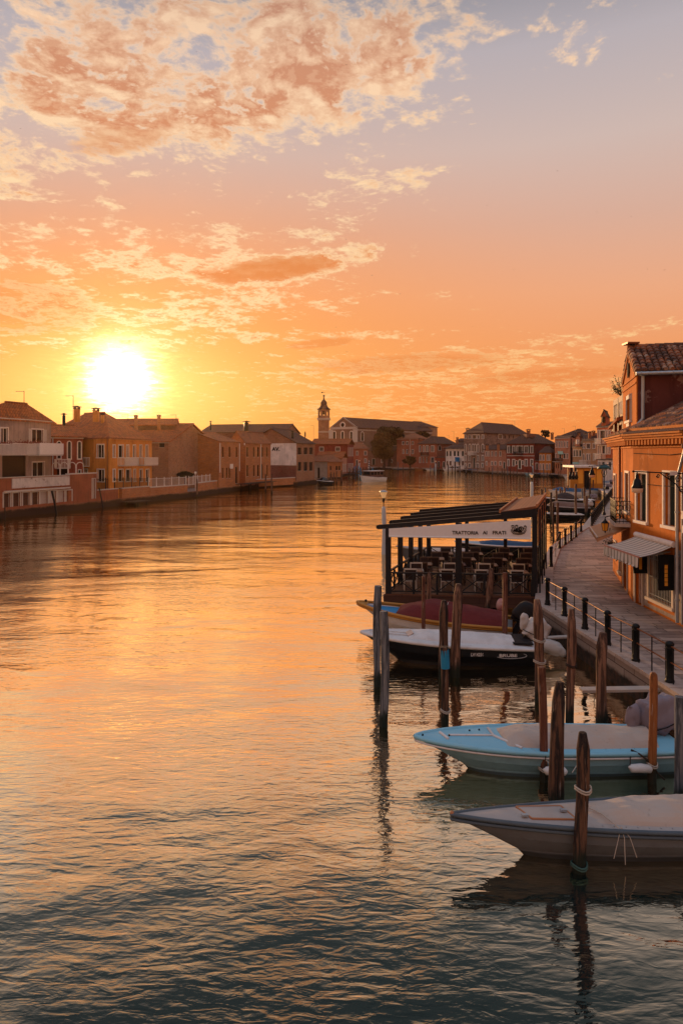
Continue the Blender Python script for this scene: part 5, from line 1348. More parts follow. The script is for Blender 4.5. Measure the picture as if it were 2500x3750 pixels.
# banner
bt0, bt1, bb = RP(.06,-.15,zroof(0)-.22), RP(L1-.12,-.15,zr_-.26), None
g = MB().plate([RP(.06,-.16,3.04), RP(L1-.14,-.16,3.01), RP(L1-.14,-.16,zr_-.22), RP(.06,-.16,zl-.08)], .02); ban = g.build('banner', M['banner'], rest)
g = MB().tube([RP(.06,-.16,3.03), RP(L1-.14,-.16,3.00)], .03, 8); g.build('banner_hem', M['banner'], ban)
NF = -E2n; NF = Vector((E1n.y, -E1n.x, 0))
ink = M['dark']
def on_banner(px, py): # point on the banner plane seen at a photo pixel
    A_, B_ = Vector((RP(0,-.17,0).x, RP(0,-.17,0).y)), Vector((RP(L1,-.17,0).x, RP(L1,-.17,0).y)); t = seg_t(A_, B_, px); p = A_+(B_-A_)*t
    return Vector((p.x,p.y,ZP(py,p.y)))
for wd, x0, x1 in (('TRATTORIA',1655,1751),('AI',1767,1783),('FRATI',1802,1852)):
    p = on_banner(x0, 1956.5); q = on_banner(x1, 1956.5)
    o = text(wd, 12.2*26.8/F, p, E1n, NF, ink, 'banner_lettering', ban, ext=.004, bold=.004)
    xs = [(Vector(v.co)+worg(ban)-p).dot(E1n) for v in o.data.vertices]; k = (q-p).length/max(xs)
    off = p-worg(ban)
    for v in o.data.vertices:
        r = Vector(v.co)-off; v.co = Vector(v.co)+E1n*(r.dot(E1n)*(k-1))
# emblem: monks sitting in a gondola-like tub, drawn with strokes
def stroke(g, pts, r=.011):
    P_ = [on_banner(1868+x*.58, 1958-y*.58)+NF*.012 for x, y in pts]; g.tube(P_, r, 5)
g = MB()
arc = lambda cx, cy, rx, ry, a0, a1, n=12: [(cx+rx*math.cos(R(a0+(a1-a0)*k/n)), cy+ry*math.sin(R(a0+(a1-a0)*k/n))) for k in range(n+1)]
stroke(g, [(4,34),(8,18),(20,6),(45,2),(70,3),(88,10),(98,26),(96,36)], .014); stroke(g, [(10,40),(14,24),(24,12),(46,8),(70,9),(84,16),(90,28)])
stroke(g, arc(15,50,7,8,0,360)); stroke(g, arc(38,48,8,9,0,360)); stroke(g, arc(66,36,16,14,0,360),.016); stroke(g, arc(64,36,8,7,0,360),.02); stroke(g, arc(92,44,8,8,0,360))
stroke(g, [(22,44),(26,30),(30,18)]); stroke(g, [(46,42),(42,28),(48,14)]); stroke(g, [(4,56),(14,60),(24,56)]); stroke(g, [(30,58),(40,62),(48,56)]); stroke(g, [(84,54),(92,58),(102,52)]); stroke(g, [(54,22),(60,14),(74,16)])
g.build('emblem', ink, ban)
g = MB()
for cx, cy, rx, ry in ((38,28,10,13),(58,20,16,8),(24,26,6,8)):
    g.plate([on_banner(1868+(cx+rx*math.cos(-k*math.pi/6))*.58, 1958-(cy+ry*math.sin(-k*math.pi/6))*.58)+NF*.012 for k in range(12)][::-1], .004)
g.build('emblem_fill', ink, ban)
# railings
def rail_x(u0, v0, u1, v1, n, top=.86, back=False):
    a_, c_ = RP(u0,v0,FZ), RP(u1,v1,FZ); g = MB(); g.bar(a_+UP*(top-.03), c_+UP*(top-.03), .09, .06); g.bar(a_+UP*.1, c_+UP*.1, .05, .05)
    for k in range(n+1): p = a_.lerp(c_,k/n); g.bar(p, p+UP*(top-.06), .08, .08)
    for k in range(n):
        p, q = a_.lerp(c_,k/n), a_.lerp(c_,(k+1)/n); m_ = (p+q)/2+UP*.45
        for r in (p,q): g.bar(r+UP*.1, m_, .035,.035); g.bar(r+UP*.78, m_, .035,.035)
    return g.build('railing', M['pav'], rest)
rail_x(.1,-.06,L1-.1,-.06,6); rail_x(-.03,.1,-.03,L2,8); rail_x(.1,L2,L1-.1,L2,5)
rail_x(L1+.02,.1,L1+.02,L2-2.2,5)
# tables and chairs
M['chairf'] = plain('chair_frame_pale', (.50,.48,.46), .4, .3); M['mesh'] = plain('chair_mesh', (.035,.022,.02), .8); M['chaird'] = plain('chair_frame_brown', (.10,.06,.045), .5); M['table'] = boards('table_top', (.30,.17,.11), (.25,.14,.09), 2., .12); M['cloth'] = plain('dark_table_cloth', (.10,.05,.045), .8)
def make_chair(fm, nm='chair'):
    t = empty(nm, (0,0,0), None, 'chair')
    MB().box(-.24,.24,-.22,.22,.43,.46).build('seat', M['mesh'], t, local=True)
    MB().obox((-.22,-.235,.50),(.44,0,0),(0,.02,0),(0,-.05,.38)).build('backrest', M['mesh'], t, local=True)
    g = MB()
    for s in (-1,1): g.bar((s*.24,-.23,.44),(s*.24,-.29,.92),.035,.03); g.bar((s*.26,-.25,.66),(s*.26,.2,.66),.04,.025); g.bar((s*.26,.19,.44),(s*.26,.19,.66),.03,.03)
    g.bar((-.25,-.29,.91),(.25,-.29,.91),.03,.05); g.bar((-.25,-.22,.43),(.25,-.22,.43),.03,.04); g.build('frame', fm, t, local=True)
    for sx in (-1,1):
        for sy in (-1,1): MB().bar((sx*.24,sy*.22,0),(sx*.235,sy*.2,.44),.035,.035).build('leg', fm, t, local=True)
    return t
def make_table(m):
    t = empty('table', (0,0,0), None, 'table'); MB().box(-.38,.38,-.38,.38,.72,.755).build('table_top', m, t, local=True)
    for sx in (-1,1):
        for sy in (-1,1): MB().box(sx*.33-.025,sx*.33+.025,sy*.33-.025,sy*.33+.025,0,.72).build('leg', M['pav'], t, local=True)
    return t
protoA, protoB, protoT, protoC = make_chair(M['chairf']), make_chair(M['chaird']), make_table(M['table']), make_table(M['cloth'])
km = kidmap(); RZ = math.atan2(E1n.y, E1n.x); first = {'A': True, 'B': True, 'T': True, 'C': True}; PR = {'A': protoA, 'B': protoB, 'T': protoT, 'C': protoC}
def put(kind, u, v, rz, label, group):
    o = PR[kind] if first[kind] else copy_tree(PR[kind], km); first[kind] = False
    o.location = RP(u, v, FZ+.001); o.rotation_euler = (0,0,RZ+rz); o['label'] = label; o['group'] = group
rows = [('front row by the lettered banner', 1.15, [.72,2.15,3.55,4.95], 'A'), ('second row of tables from the banner', 2.85, [.75,2.2,3.55,5.0], 'B'), ('third row of tables from the banner', 4.45, [1.0,2.4,3.8,5.05], 'B'), ('back row by the rear railing', 6.2, [1.1,2.5,3.9,5.1], 'B')]
for ri, (rn, v, us, ck) in enumerate(rows):
    rs = ['pale-framed front row','brown second row','brown third row','brown back row'][ri]
    for k, u in enumerate(us):
        pos = ['leftmost','second from left','third from left','rightmost'][k]
        put('C' if (ri == 1 and k == 1) or (ri == 0 and k == 2) else 'T', u, v, rnd.uniform(-.03,.03), ('dark-clothed' if (ri == 1 and k == 1) or (ri == 0 and k == 2) else 'bare wooden')+f' table {pos} in the {rn}', 'restaurant tables')
        put(ck, u+rnd.uniform(-.05,.05), v-.52, rnd.uniform(-.06,.06), f'chair on near side of {pos} table, {rs}', 'restaurant chairs')
        put(ck if ri else 'A', u+rnd.uniform(-.05,.05), v+.52, math.pi+rnd.uniform(-.06,.06), f'chair on far side of {pos} table, {rs}', 'restaurant chairs')
for k, u in enumerate([1.45,2.85,4.3]):
    put('B', u, 2.0+.15*k, 1.6 if k != 1 else -1.6, f'brown mesh chair standing sideways in the aisle, {["left","middle","right"][k]} one', 'restaurant chairs')
MB().lathe(RP(2.2,2.85,FZ+.757), [(.035,0),(.035,.12),(.012,.19),(.012,.25)], 8).build('bottle', M['amber']); o = bpy.data.objects['bottle']; tag(o, 'amber oil bottle standing on dark-clothed restaurant table', 'bottle')

# ------------------------------------------------------------------ quay railing
def post_mesh(g, p, h=.97, s=1.0, n=12):
    g.lathe(p, [(.11*s,0),(.11*s,.05),(.085*s,.07),(.095*s,.14),(.075*s,.17),(.075*s,h*.80),(.09*s,h*.81),(.09*s,h*.84),(.07*s,h*.86),(.1*s,h*.90),(.105*s,h*.94),(.07*s,h*.985),(.02*s,h)], n)
def quay_rail(name, label, pts, h=.97, s=1.0, picket=True, rails=(.86,.48), rm='rust', n=12):
    root = empty(name, pts[0], label, 'railing')
    for p in pts: g = MB(); post_mesh(g, p, h, s, n); g.build('post', M['iron'], root)
    for a_, c_ in zip(pts, pts[1:]):
        g = MB()
        for z_ in rails: g.tube([a_+UP*z_, c_+UP*z_], .02, 6)
        g.build('rail', M[rm], root)
        if picket:
            g = MB(); d_ = (c_-a_).normalized()
            for q in (a_+d_*.17, (a_+c_)/2, c_-d_*.17): g.tube([q, q+UP*rails[0]], .016, 6)
            g.build('picket', M['iron'], root)
zc = .886
rp = [W(x_, y_, zc) for x_, y_ in ((2451,2498),(2327,2420),(2223,2360),(2141,2303),(2066,2255),(2004,2215))]
rp = [rp[0]+Vector((.12,-3.7,0)), rp[0]+Vector((.06,-1.85,0))] + rp
quay_rail('quay_railing', 'nearest black quay railing with lathe-turned posts and rust-brown rails', rp)
quay_rail('quay_railing', 'middle quay railing of slim black posts between pavilion and far pier', [W(x_,y_,zc) for x_, y_ in ((2017,2075),(2048,2008),(2069,1994),(2090,1981),(2108,1968),(2127,1947))], n=8)
a_, c_ = W(2166,1925,zc), W(2241,1815,zc); K = 26
quay_rail('quay_railing', 'far dense black quay railing running off along the moored boats', [a_.lerp(c_,k/K) for k in range(K+1)], picket=False, n=6, rm='iron')

# ------------------------------------------------------------------ mooring poles
def pole(px, ytop, ybase, wpx, m, label, lean=0, top='cut', sides=9, group='mooring poles', rope=None, cat='mooring pole', name='mooring_pole', Y=None, band=None, seg=7):
    b_ = W(px, ybase, 0) if Y is None else Vector((*PX(px, Y), 0)); Y = b_.y; zt = ZP(ytop, Y); r = wpx*Y/F/2; lx = lean*Y/F; rr = random.Random(int(px*7+ytop))
    H_ = zt; pts = []; rs = []; K = seg
    bend = rr.uniform(-.4,.4)*r
    at = lambda z_: Vector((b_.x + lx*z_/H_ + bend*math.sin(math.pi*max(0,z_)/H_), Y + bend*.5*math.sin(2*z_), z_))
    body = H_ - (r*2.6 if top == 'cut' else r*1.2 if top == 'round' else .02)
    for k in range(K+1):
        z_ = -.9 + (body+.9)*k/K; pts.append(at(z_)); rs.append(r*(1.0 + rr.uniform(-.07,.07)) * (1.05-.08*k/K))
    if top == 'cut': pts += [at(H_-r*.1), at(H_)]; rs += [r*.62, r*.5]
    elif top == 'round': pts += [at(H_-r*.4), at(H_)]; rs += [r*.8, r*.4]
    else: pts.append(at(H_)); rs.append(r*.92)
    g = MB().tube(pts, rs, sides, True, sides > 6)
    if sides > 6 and seg > 4:
        for i, v in enumerate(g.v):
            nz = noise.noise(Vector((v.x*6, v.y*6, v.z*.8+px))); c = at(v.z); d_ = Vector((v.x-c.x, v.y-c.y, 0)); g.v[i] = v + d_*(nz*.28)
    o = g.build(name, m, origin=(b_.x, Y, 0)); tag(o, label, cat, group)
    if rope:
        for zr2, mm_ in rope:
            c = at(zr2); g2 = MB()
            for t_ in range(2): g2.tube([c + Vector((r*1.22*math.cos(q*math.pi/6), r*1.22*math.sin(q*math.pi/6), t_*.035+.02*math.sin(q*math.pi/3+1))) for q in range(13)], .014, 5, False)
            g2.build('rope', mm_, o)
    if band:
        z0, z1, bm = band; c0, c1 = at(z0), at(z1); MB().tube([c0,c1], [r*1.12,r*1.1], 10).build('painted_band', bm, o)
    return o
ROPE = plain('pale_rope', (.42,.37,.32), .8); DROPE = plain('dark_rope', (.04,.03,.025), .8); GROPE = plain('green_rope', (.05,.10,.09), .8); BLUEP = plain('blue_paint', (.02,.20,.38), .5)
pole(1382,2146,2512,26,M['ag'],'slimmer rear pole of the weathered grey pair left of the black boat',2,'flat')
pole(1404,2238,2660,32,M['ag'],'thicker front pole of the weathered grey pair left of the black boat',2,'flat')
pole(1550,2110,2372,15,M['ar'],'slim smooth red-brown pole against the left half of the pavilion',0,'flat',6)
pole(1571,2095,2262,18,M['ab'],'light brown pole just right of the slim red-brown one by the pavilion',1,'cut')
pole(1622,2198,2484,34,M['ad'],'dark pointed pole behind the pole with the blue band',4,'cut')
pole(1628,2368,2662,29,M['ad'],'dark pole with a blue painted band near its top',-2,'flat',rope=[(.35,ROPE)],band=(1.35,1.78,BLUEP))
pole(1664,2138,2478,36,M['ab'],'thick brown pole rising in front of the lettered banner pavilion, pointed top',14,'cut')
pole(1779,2081,2252,26,M['ab'],'brown pole leaning to the right in front of the pavilion',18,'cut')
pole(1846,2097,2388,20,M['ar'],'straight red-brown pole in front of the pavilion deck above the black boat stern',2,'flat',6)
pole(1975,2195,2570,36,M['ab'],'brown pole with hanging rope loop beside the black boat stern',-10,'cut',rope=[(1.55,ROPE),(1.0,ROPE)])
pole(1990,2442,2862,30,M['ar'],'smooth square-cut reddish pole at the blue boat',-9,'flat',6,rope=[(.22,ROPE)])
pole(2040,2498,2965,54,M['ad'],'very thick dark weathered pole between blue boat and grey boat',10,'cut',rope=None)
pole(2118,2681,3192,47,M['ad'],'big dark foreground pole in front of the grey boat, white cord tied round it',14,'cut',rope=[(1.22,ROPE),(.08,GROPE)])
pole(2085,2230,2642,31,M['ab'],'tall brown pole behind the blue boat, dark rope tied round it',6,'cut',rope=[(1.3,DROPE)])
pole(2204,2318,2665,41,M['ab'],'broad pole with greyed foot in front of the quay wall plank',5,'cut')
pole(2385,2462,2866,30,M['ao'],'bright orange-brown smooth pole at the blue boat stern',6,'round',rope=[(.32,ROPE)])
pole(2483,2552,2948,34,M['ag'],'grey pole cut by the right edge of the picture',4,'flat')
LB = lambda s_: s_
for i, (x_, yt, yb_, wp, m) in enumerate([(1983,1792,1846,9,'ad'),(1997,1785,1850,6,'ag'),(2017,1803,1903,8,'ad'),(2037,1790,1866,7,'ab'),(2050,1788,1840,7,'ab'),(2067,1783,1828,7,'ar'),(2026,1840,1985,8,'ad'),(2041,1840,1978,9,'ab'),(2108,1772,1900,9,'ab'),(2132,1789,1845,8,'ag'),(2139,1786,1862,8,'ab'),(2147,1816,1886,12,'ab'),
     (2089,1772,1812,4,'ag'),(2104,1767,1815,5,'ad'),(2122,1744,1800,4,'ab'),(2141,1755,1790,5,'ad'),(2160,1748,1822,6,'ad'),(2163,1740,1800,4,'ag'),(2172,1757,1812,5,'ar'),(2184,1748,1806,5,'ab'),(2196,1757,1800,4,'ao'),(2204,1750,1795,5,'ab'),(2114,1752,1796,4,'ab'),(2150,1752,1796,4,'ad'),(2178,1752,1790,4,'ab'),(2189,1746,1790,4,'ao'),
     (2078,1778,1822,5,'ab'),(2058,1795,1836,5,'ad'),(2096,1760,1805,5,'ad'),(2128,1750,1795,5,'ar'),(2168,1746,1790,4,'ab'),(2210,1750,1784,4,'ad')]):
    near = 'just beyond the pavilion' if yb_ > 1840 else 'in the cluster by the floating stop'
    pole(x_, yt, yb_, wp, M[m], f'{ {"ad":"dark","ag":"grey","ab":"brown","ar":"red-brown","ao":"orange"}[m] } pole {near}, {["nearer","middle","farther"][i//12]} row, number {i%12+1}', rnd.uniform(-1,1), 'flat', 6, 'distant mooring poles beside the right quay', seg=3)
for i, x_ in enumerate([1437,1456,1476,1503,1575,1590,1605,1618,1640,1655,1666,1683,1706,1727,1748,1790,1803,1822,1838,1847,1858,1868,1880,1893,1907,1921,1935,1948,1965,1978,1990,2003,2014,2045,2052]):
    t_ = (x_-1391)/(2064-1391); yb_ = 1720+30*t_+rnd.uniform(0,3)
    pole(x_, yb_-rnd.uniform(22,34), yb_, rnd.uniform(2.2,4.2), M[rnd.choice(['ab','ad','ad','ag'])], f'thin mooring pole on the far quay, {ORD[i%12]} from left in {["left","central","right"][min(i//12,2)]} stretch', 0, 'flat', 5, 'mooring poles along the far quay', seg=2)
for x_, yt, yb_, wp, ln, lb in ((207,1797,1882,7,-17,'black leaning pole in front of the terrace garage doors'),(378,1786,1860,5,-15,'thin black pole leaning beside the garden wall door'),(18,1858,1902,4,0,'short black pole at left end of terrace quay')):
    pole(x_, yt, yb_, wp, M['iron'], lb, ln, 'flat', 6, 'mooring poles on the left bank', seg=3)
for x_, yt, yb_, wp, lb in ((468,1780,1842,6,'pale pointed pole, left of the pair at the small landing stage'),(497,1778,1840,6,'pale pointed pole, right of the pair at the small landing stage'),(721,1753,1820,6,'pale pole in front of the white fence'),(972,1735,1800,6,'brown pole left of the pair by the AV wall'),(995,1735,1806,6,'brown pole right of the pair by the AV wall'),(1211,1728,1768,8,'thick dark pole before the brick shed'),(1223,1728,1770,6,'thin dark pole before the brick shed'),(1232,1725,1770,6,'dark pole nearest the landing stage'),(1250,1722,1768,6,'tall dark pole at left end of landing stage')):
    pole(x_, yt, yb_, wp, M['ab'], lb, 0, 'cut', 6, 'mooring poles on the left bank', seg=3)
def f_barber(q, p):
    a, b__, c = q.sep(wpos(q)); k = q.m('FRACT', c*1.3 + a*.8); s_ = q.m('GREATER_THAN', k, .5); q.set(p.inputs['Base Color'], q.mix(s_, (.6,.55,.5,1), (.02,.05,.16,1)))
M['barber'] = mat('striped_pole_paint', f_barber)
pole(1327,1685,1726,4.5,M['barber'],'blue and white striped pole left of the pair beside the landing stage',0,'round',6,'striped poles',seg=2)
pole(1351,1685,1728,4.5,M['barber'],'blue and white striped pole right of the pair beside the landing stage',0,'round',6,'striped poles',seg=2)
for i, (x_, yt, yb_) in enumerate([(1297,1708,1738),(1303,1704,1738),(1312,1706,1748),(1320,1712,1750),(1337,1712,1735),(1364,1712,1735)]):
    pole(x_, yt, yb_, 4, BLUEP, f'blue-topped pole at the landing stage, {ORD[i]} from left', 0, 'flat', 6, 'blue poles', seg=2)
def channel_lamp(px, yl, yt, yb_, wpx, label, Y=None):
    o = pole(px, yt, yb_, wpx, plain('white_pole_paint', (.42,.46,.50), .5, var=.1), label, 0, 'round', 10, 'white channel lamps', None, 'channel lamp', 'channel_lamp', Y)
    b_ = o.location; Y = b_.y; zt, zl2 = ZP(yt, Y), ZP(yl, Y); s = (zl2-zt)/.9
    g = MB().tube([(b_.x,Y,zt-.05),(b_.x,Y,zt+.5*s)], .03, 6); g.lathe((b_.x,Y,zt+.2*s), [(.03,0),(.08,.15*s),(.1,.3*s)], 8); g.build('bracket', M['iron'], o)
    m = mat('lamp_warm_glass', lambda q, p: (p.inputs['Base Color'].__setattr__('default_value',(.8,.5,.25,1)), p.inputs['Roughness'].__setattr__('default_value',.2), p.inputs['Emission Color'].__setattr__('default_value',(1,.6,.25,1)), p.inputs['Emission Strength'].__setattr__('default_value',.25)))
    MB().lathe((b_.x,Y,zt+.5*s), [(.09*s,0),(.22*s,.36*s)], 8).build('lamp_glass', m, o)
    MB().lathe((b_.x,Y,zt+.86*s), [(.24*s,0),(.25*s,.03),(.1*s,.1*s)], 8).build('lamp_cap', M['zinc'], o)
channel_lamp(1404,1799,1855,2030,15,'white channel lamp post standing left of the restaurant pavilion')
channel_lamp(1946,1737,1764,1850,10,'white channel lamp post seen above the pavilion roof')
channel_lamp(1316,1685,1695,1742,4,'small lamp post at the landing stage by the striped poles')
channel_lamp(1595,1688,1697,1724,5,'small white lamp post on the far quay before the low red annex')
channel_lamp(1950,1697,1706,1742,5,'pale lamp post on far quay before red palazzo')
def street_lamp():
    b_ = W(2211,1886,.886); zt = ZP(1702,b_.y); root = empty('street_lamp', b_, 'tall black street lamp with green domed head on the right quay', 'street lamp')
    MB().lathe(b_, [(.16,0),(.16,.15),(.08,.3),(.06,.9),(.05,zt-b_.z-.9),(.08,zt-b_.z-.85),(.04,zt-b_.z-.3)], 8).build('pole', M['iron'], root)
    g = MB()
    for k in range(4): a_ = k*math.pi/2+.5; g.tube([(b_.x,b_.y,zt-1.2),(b_.x+.3*math.cos(a_),b_.y+.3*math.sin(a_),zt-.7),(b_.x+.2*math.cos(a_),b_.y+.2*math.sin(a_),zt-.3)], .02, 5)
    g.build('scroll_arm', M['iron'], root)
    MB().lathe((b_.x,b_.y,zt-.35), [(.55,0),(.6,.04),(.5,.18),(.3,.32),(.08,.38),(.04,.48)], 12).build('lamp_dome', plain('dome_green', (.03,.07,.07), .4, .3), root)
    MB().lathe((b_.x,b_.y,zt-.52), [(.12,0),(.3,.17)], 10).build('lamp_glass', M['trim'], root)
street_lamp()

# ------------------------------------------------------------------ boats
M['gelwhite'] = paint('boat_white', (.62,.60,.60), .35, .35, (.36,.30,.27)); M['gelgrey'] = paint('boat_grey', (.36,.325,.31), .5, .4, (.26,.22,.2)); M['hullgrey'] = paint('hull_grey', (.12,.13,.145), .45, .4, (.08,.08,.085), .07)
M['gelblue'] = paint('boat_blue', (.20,.46,.60), .35, .35, (.28,.46,.54)); M['hullblue'] = paint('hull_blue', (.20,.36,.44), .4, .4, (.13,.24,.30), .06); M['navy'] = paint('boat_navy', (.012,.014,.018), .3, .2)
M['slate'] = paint('gunwale_slate', (.07,.095,.12), .45, .3); M['canvas'] = paint('cover_beige', (.42,.36,.32), .75, .4, (.46,.31,.22)); M['redcover'] = paint('cover_red', (.13,.022,.022), .8, .35); M['yellow'] = paint('gunwale_yellow', (.42,.19,.035), .4, .35); M['innerblue'] = paint('inner_blue', (.02,.20,.42), .45, .2)
M['cover2'] = paint('motor_cover_white', (.46,.43,.41), .8, .3, (.35,.31,.29)); M['coverp'] = paint('motor_cover_mauve', (.21,.185,.22), .85, .4, (.14,.12,.15)); M['tan'] = paint('trim_tan', (.36,.16,.08), .5, .3); M['rubber'] = plain('black_rubber', (.015,.015,.017), .5)
class Boat:
    def __init__(s, name, label, bow, stern, beam, zb, zm, zs, hullm, rake=.9, group=None, bluff=.62, full=.75, near_beam=None):
        s.L = (Vector(stern)-Vector(bow)).length; d = Vector(stern)-Vector(bow); s.root = empty(name, (bow[0],bow[1],0), label, 'boat', group, math.atan2(d.y,d.x))
        s.beam = beam; s.zb, s.zm, s.zs = zb, zm, zs; s.rake = rake; s.bl = bluff; s.full = full
        g = MB(); N = 22; prof = []
        for k in range(N+1):
            t = (k/N)**1.25; prof.append(s.section(t))
        for sg in (1,-1):
            for a_, c_ in zip(prof, prof[1:]):
                for i in range(len(a_)-1):
                    q = [Vector((a_[i][0],sg*a_[i][1],a_[i][2])),Vector((c_[i][0],sg*c_[i][1],c_[i][2])),Vector((c_[i+1][0],sg*c_[i+1][1],c_[i+1][2])),Vector((a_[i+1][0],sg*a_[i+1][1],a_[i+1][2]))]
                    g.add(q if sg > 0 else q[::-1], [(0,1,2,3)], True)
        e = prof[-1]; g.add([(p[0],p[1],p[2]) for p in e] + [(p[0],-p[1],p[2]) for p in reversed(e[:-1])], [tuple(range(2*len(e)-1))])
        s.hull = g.build('hull', hullm, s.root, local=True)
    def b(s, t):
        v = (1-(1-min(t/s.bl,1))**2)**s.full; return s.beam/2*v*(1-.14*max(0,(t-s.bl)/(1-s.bl))**2)
    def z(s, t): return s.zm + (s.zb-s.zm)*(1-t)**2.2 + (s.zs-s.zm)*t**3
    def section(s, t):
        b_, z_ = s.b(t), s.z(t); rk = s.rake*(1-t)**3; x_ = t*s.L
        return [(x_, b_, z_), (x_+rk*.05, b_*.985, z_-.05), (x_+rk*.45, b_*.93, z_*.55), (x_+rk*.85, b_*(.80-.2*(1-t)), .10), (x_+rk*.97, b_*.66, -.06), (x_+rk, 0, -.2)]
    def rail(s, m, r=.03, zoff=0, name='gunwale', t0=.0, t1=1.0, yoff=0):
        for sg in (1,-1):
            pts = [(s.L*t, sg*(s.b(t)+yoff), s.z(t)+zoff) for t in [t0+(t1-t0)*((k/26)**1.2) for k in range(27)]]
            MB().tube(pts, r, 6).build(name, m, s.root, local=True)
    def deck(s, m, t0=.01, t1=1, camber=.1, drop=.01, name='deck', inset=.0, N=18, h=None, M_=8, flat=False):
        g = MB(); rows_ = []; M_ = 16 if h else M_; N = N*2 if h else N
        for k in range(N+1):
            t = t0+(t1-t0)*k/N; b_ = max(.002, s.b(t)-inset); hh = (h(k/N) if h else camber*(b_/(s.beam/2)))
            rows_.append([Vector((s.L*t, b_*(j/M_*2-1), s.z(t)-drop + hh*(1-abs(j/M_*2-1)**(3.2 if h else 2)) + ((noise.noise(Vector((t*s.L*2.2,j*.35,s.L)))*.035 - abs(noise.noise(Vector((t*s.L*4.5+j*.3,j*.12,3))))*.03)*(1-abs(j/M_*2-1)**4) if h else 0))) for j in range(M_+1)])
        for a_, c_ in zip(rows_, rows_[1:]):
            for j in range(M_): g.add([a_[j],c_[j],c_[j+1],a_[j+1]][::-1], [(3,2,1,0)][:1] if False else [(0,1,2,3)], True)
        if h:
            for rr_, fl in ((rows_[0],1),(rows_[-1],0)):
                base_ = [Vector((p.x,p.y,min(rr_[0].z,rr_[-1].z)-.02)) for p in rr_]
                for j in range(M_): q = [rr_[j],rr_[j+1],base_[j+1],base_[j]]; g.add(q if fl else q[::-1], [(0,1,2,3)])
        return g.build(name, m, s.root, local=True)
    def motor(s, m, y=0, sc=1.0, covered=True, cap=None, tilt=0.0, dx=.0):
        c = Vector((s.L+.22*sc+dx, y, s.zs+.15)); mt_ = Matrix.Translation(c) @ Matrix.Rotation(tilt, 4, 'Y')
        g = MB().ball((0,0,0), 1, 1, 1, 1, 30, 20); sq = lambda v_, p_: math.copysign(abs(v_)**p_, v_)
        for i, v in enumerate(g.v):
            v = Vector((sq(v.x,.62), sq(v.y,.62), sq(v.z,.6)))
            wv = v.z*.5+.5; v = Vector((v.x*.30*(1.12-.30*wv)+.05*wv, v.y*.20*(1.1-.35*wv), v.z*.27+.22))*sc
            if covered: n_ = noise.noise(v*6/sc+Vector((s.L,0,0))) + .6*abs(noise.noise(v*13/sc)); v = v + Vector((v.x, v.y, v.z*.4)).normalized()*n_*.075*sc + Vector((0,0,.03*sc*math.sin(v.x*22)))
            g.v[i] = v
        g.xf(mt_); mo = g.build('outboard_motor', m, s.root, local=True)
        g = MB().bar((0,0,0),(.02,0,-.75*sc),.10*sc,.14*sc); g.bar((-.25*sc,0,-.02),(0,0,-.02),.18*sc,.14*sc); g.lathe((.05,0,-.8*sc),[(.05,-.06),(.06,.06)],6); g.xf(mt_); g.build('motor_leg', M['rubber'], mo, local=True)
        if covered:
            g = MB().tube([mt_ @ Vector((.30*sc*math.cos(k*math.pi/6)*1.12,.24*sc*math.sin(k*math.pi/6),.1*sc)) for k in range(13)], .012, 5, False); g.build('tie_cord', M['rubber'], mo, local=True)
            g = MB().ball(mt_ @ Vector((-.36*sc,0,.30*sc)), .12*sc, 1.0,.6,1.7,14,10)
            for i, v in enumerate(g.v): g.v[i] = v + Vector((1,.6,1))*.07*noise.noise(v*9)
            g.build('tiller_cover', m, mo, local=True)
        return mo
def text_l(s, h, pos, dx, nn_, m, name, parent, sx=1.0):
    o = text(s, h, Vector(pos)+worg(parent), dx, nn_, m, name, parent, sx=sx, bold=.003); return o

# nearest grey boat
B = Boat('grey_boat', 'nearest grey covered motorboat with tan-edged deck hatch, cut by right edge', (1.70,10.62), (8.0,11.12), 1.16, .68, .50, .46, M['hullgrey'], 1.25, bluff=.75, full=.85)
B.rail(M['slate'], .035, .0); B.rail(M['slate'], .028, -.07, 'rubbing_strake', yoff=.0)
B.deck(M['gelgrey'], .012, .995, .07, -.005)
B.deck(M['canvas'], .34, .99, inset=.11, h=lambda t: .05+.16*min(1,t*6)**.7+.03*math.sin(3*t), drop=-.0, name='cover', N=30)
def on_deck(t, y, dz=0): return Vector((B.L*t, y, B.z(t)+.005+.07*(B.b(t)/(B.beam/2))*(1-(abs(y)/B.b(t))**2)+dz))
g = MB(); c4_ = [on_deck(.175,.20,.012),on_deck(.195,-.17,.012),on_deck(.305,-.21,.012),on_deck(.29,.19,.012)]
for k in range(4): g.bar(c4_[k], c4_[(k+1)%4], .028, .02)
ht_ = g.build('hatch_frame', M['tan'], B.root, local=True)
MB().plate([p+Vector((0,0,.004)) for p in c4_], .012).build('hatch_panel', M['gelgrey'], ht_, local=True)
for p in (on_deck(.18,-.12,.02), on_deck(.285,.0,.02)): MB().box(p.x-.05,p.x+.05,p.y-.03,p.y+.03,p.z,p.z+.03).build('latch', M['zinc'], ht_, local=True)
g = MB()
for k in range(22):
    t = .36+k*.028; g.ball((B.L*t, -(B.b(t)-.09), B.z(t)+.03), .011, n=6, m=4)
g.build('cover_studs', M['zinc'], B.root, local=True)
g = MB(); tt = .40; p = Vector((B.L*tt,-(B.b(tt)-.05),B.z(tt)+.05))
for k, dx in enumerate((-.16,.02,.2)): g.tube([p, p+Vector((dx*.5,-.09,-.12)), p+Vector((dx,-.10,-.42-.1*(k==1)))], .006, 5)
g.build('hanging_rope', ROPE, B.root, local=True)
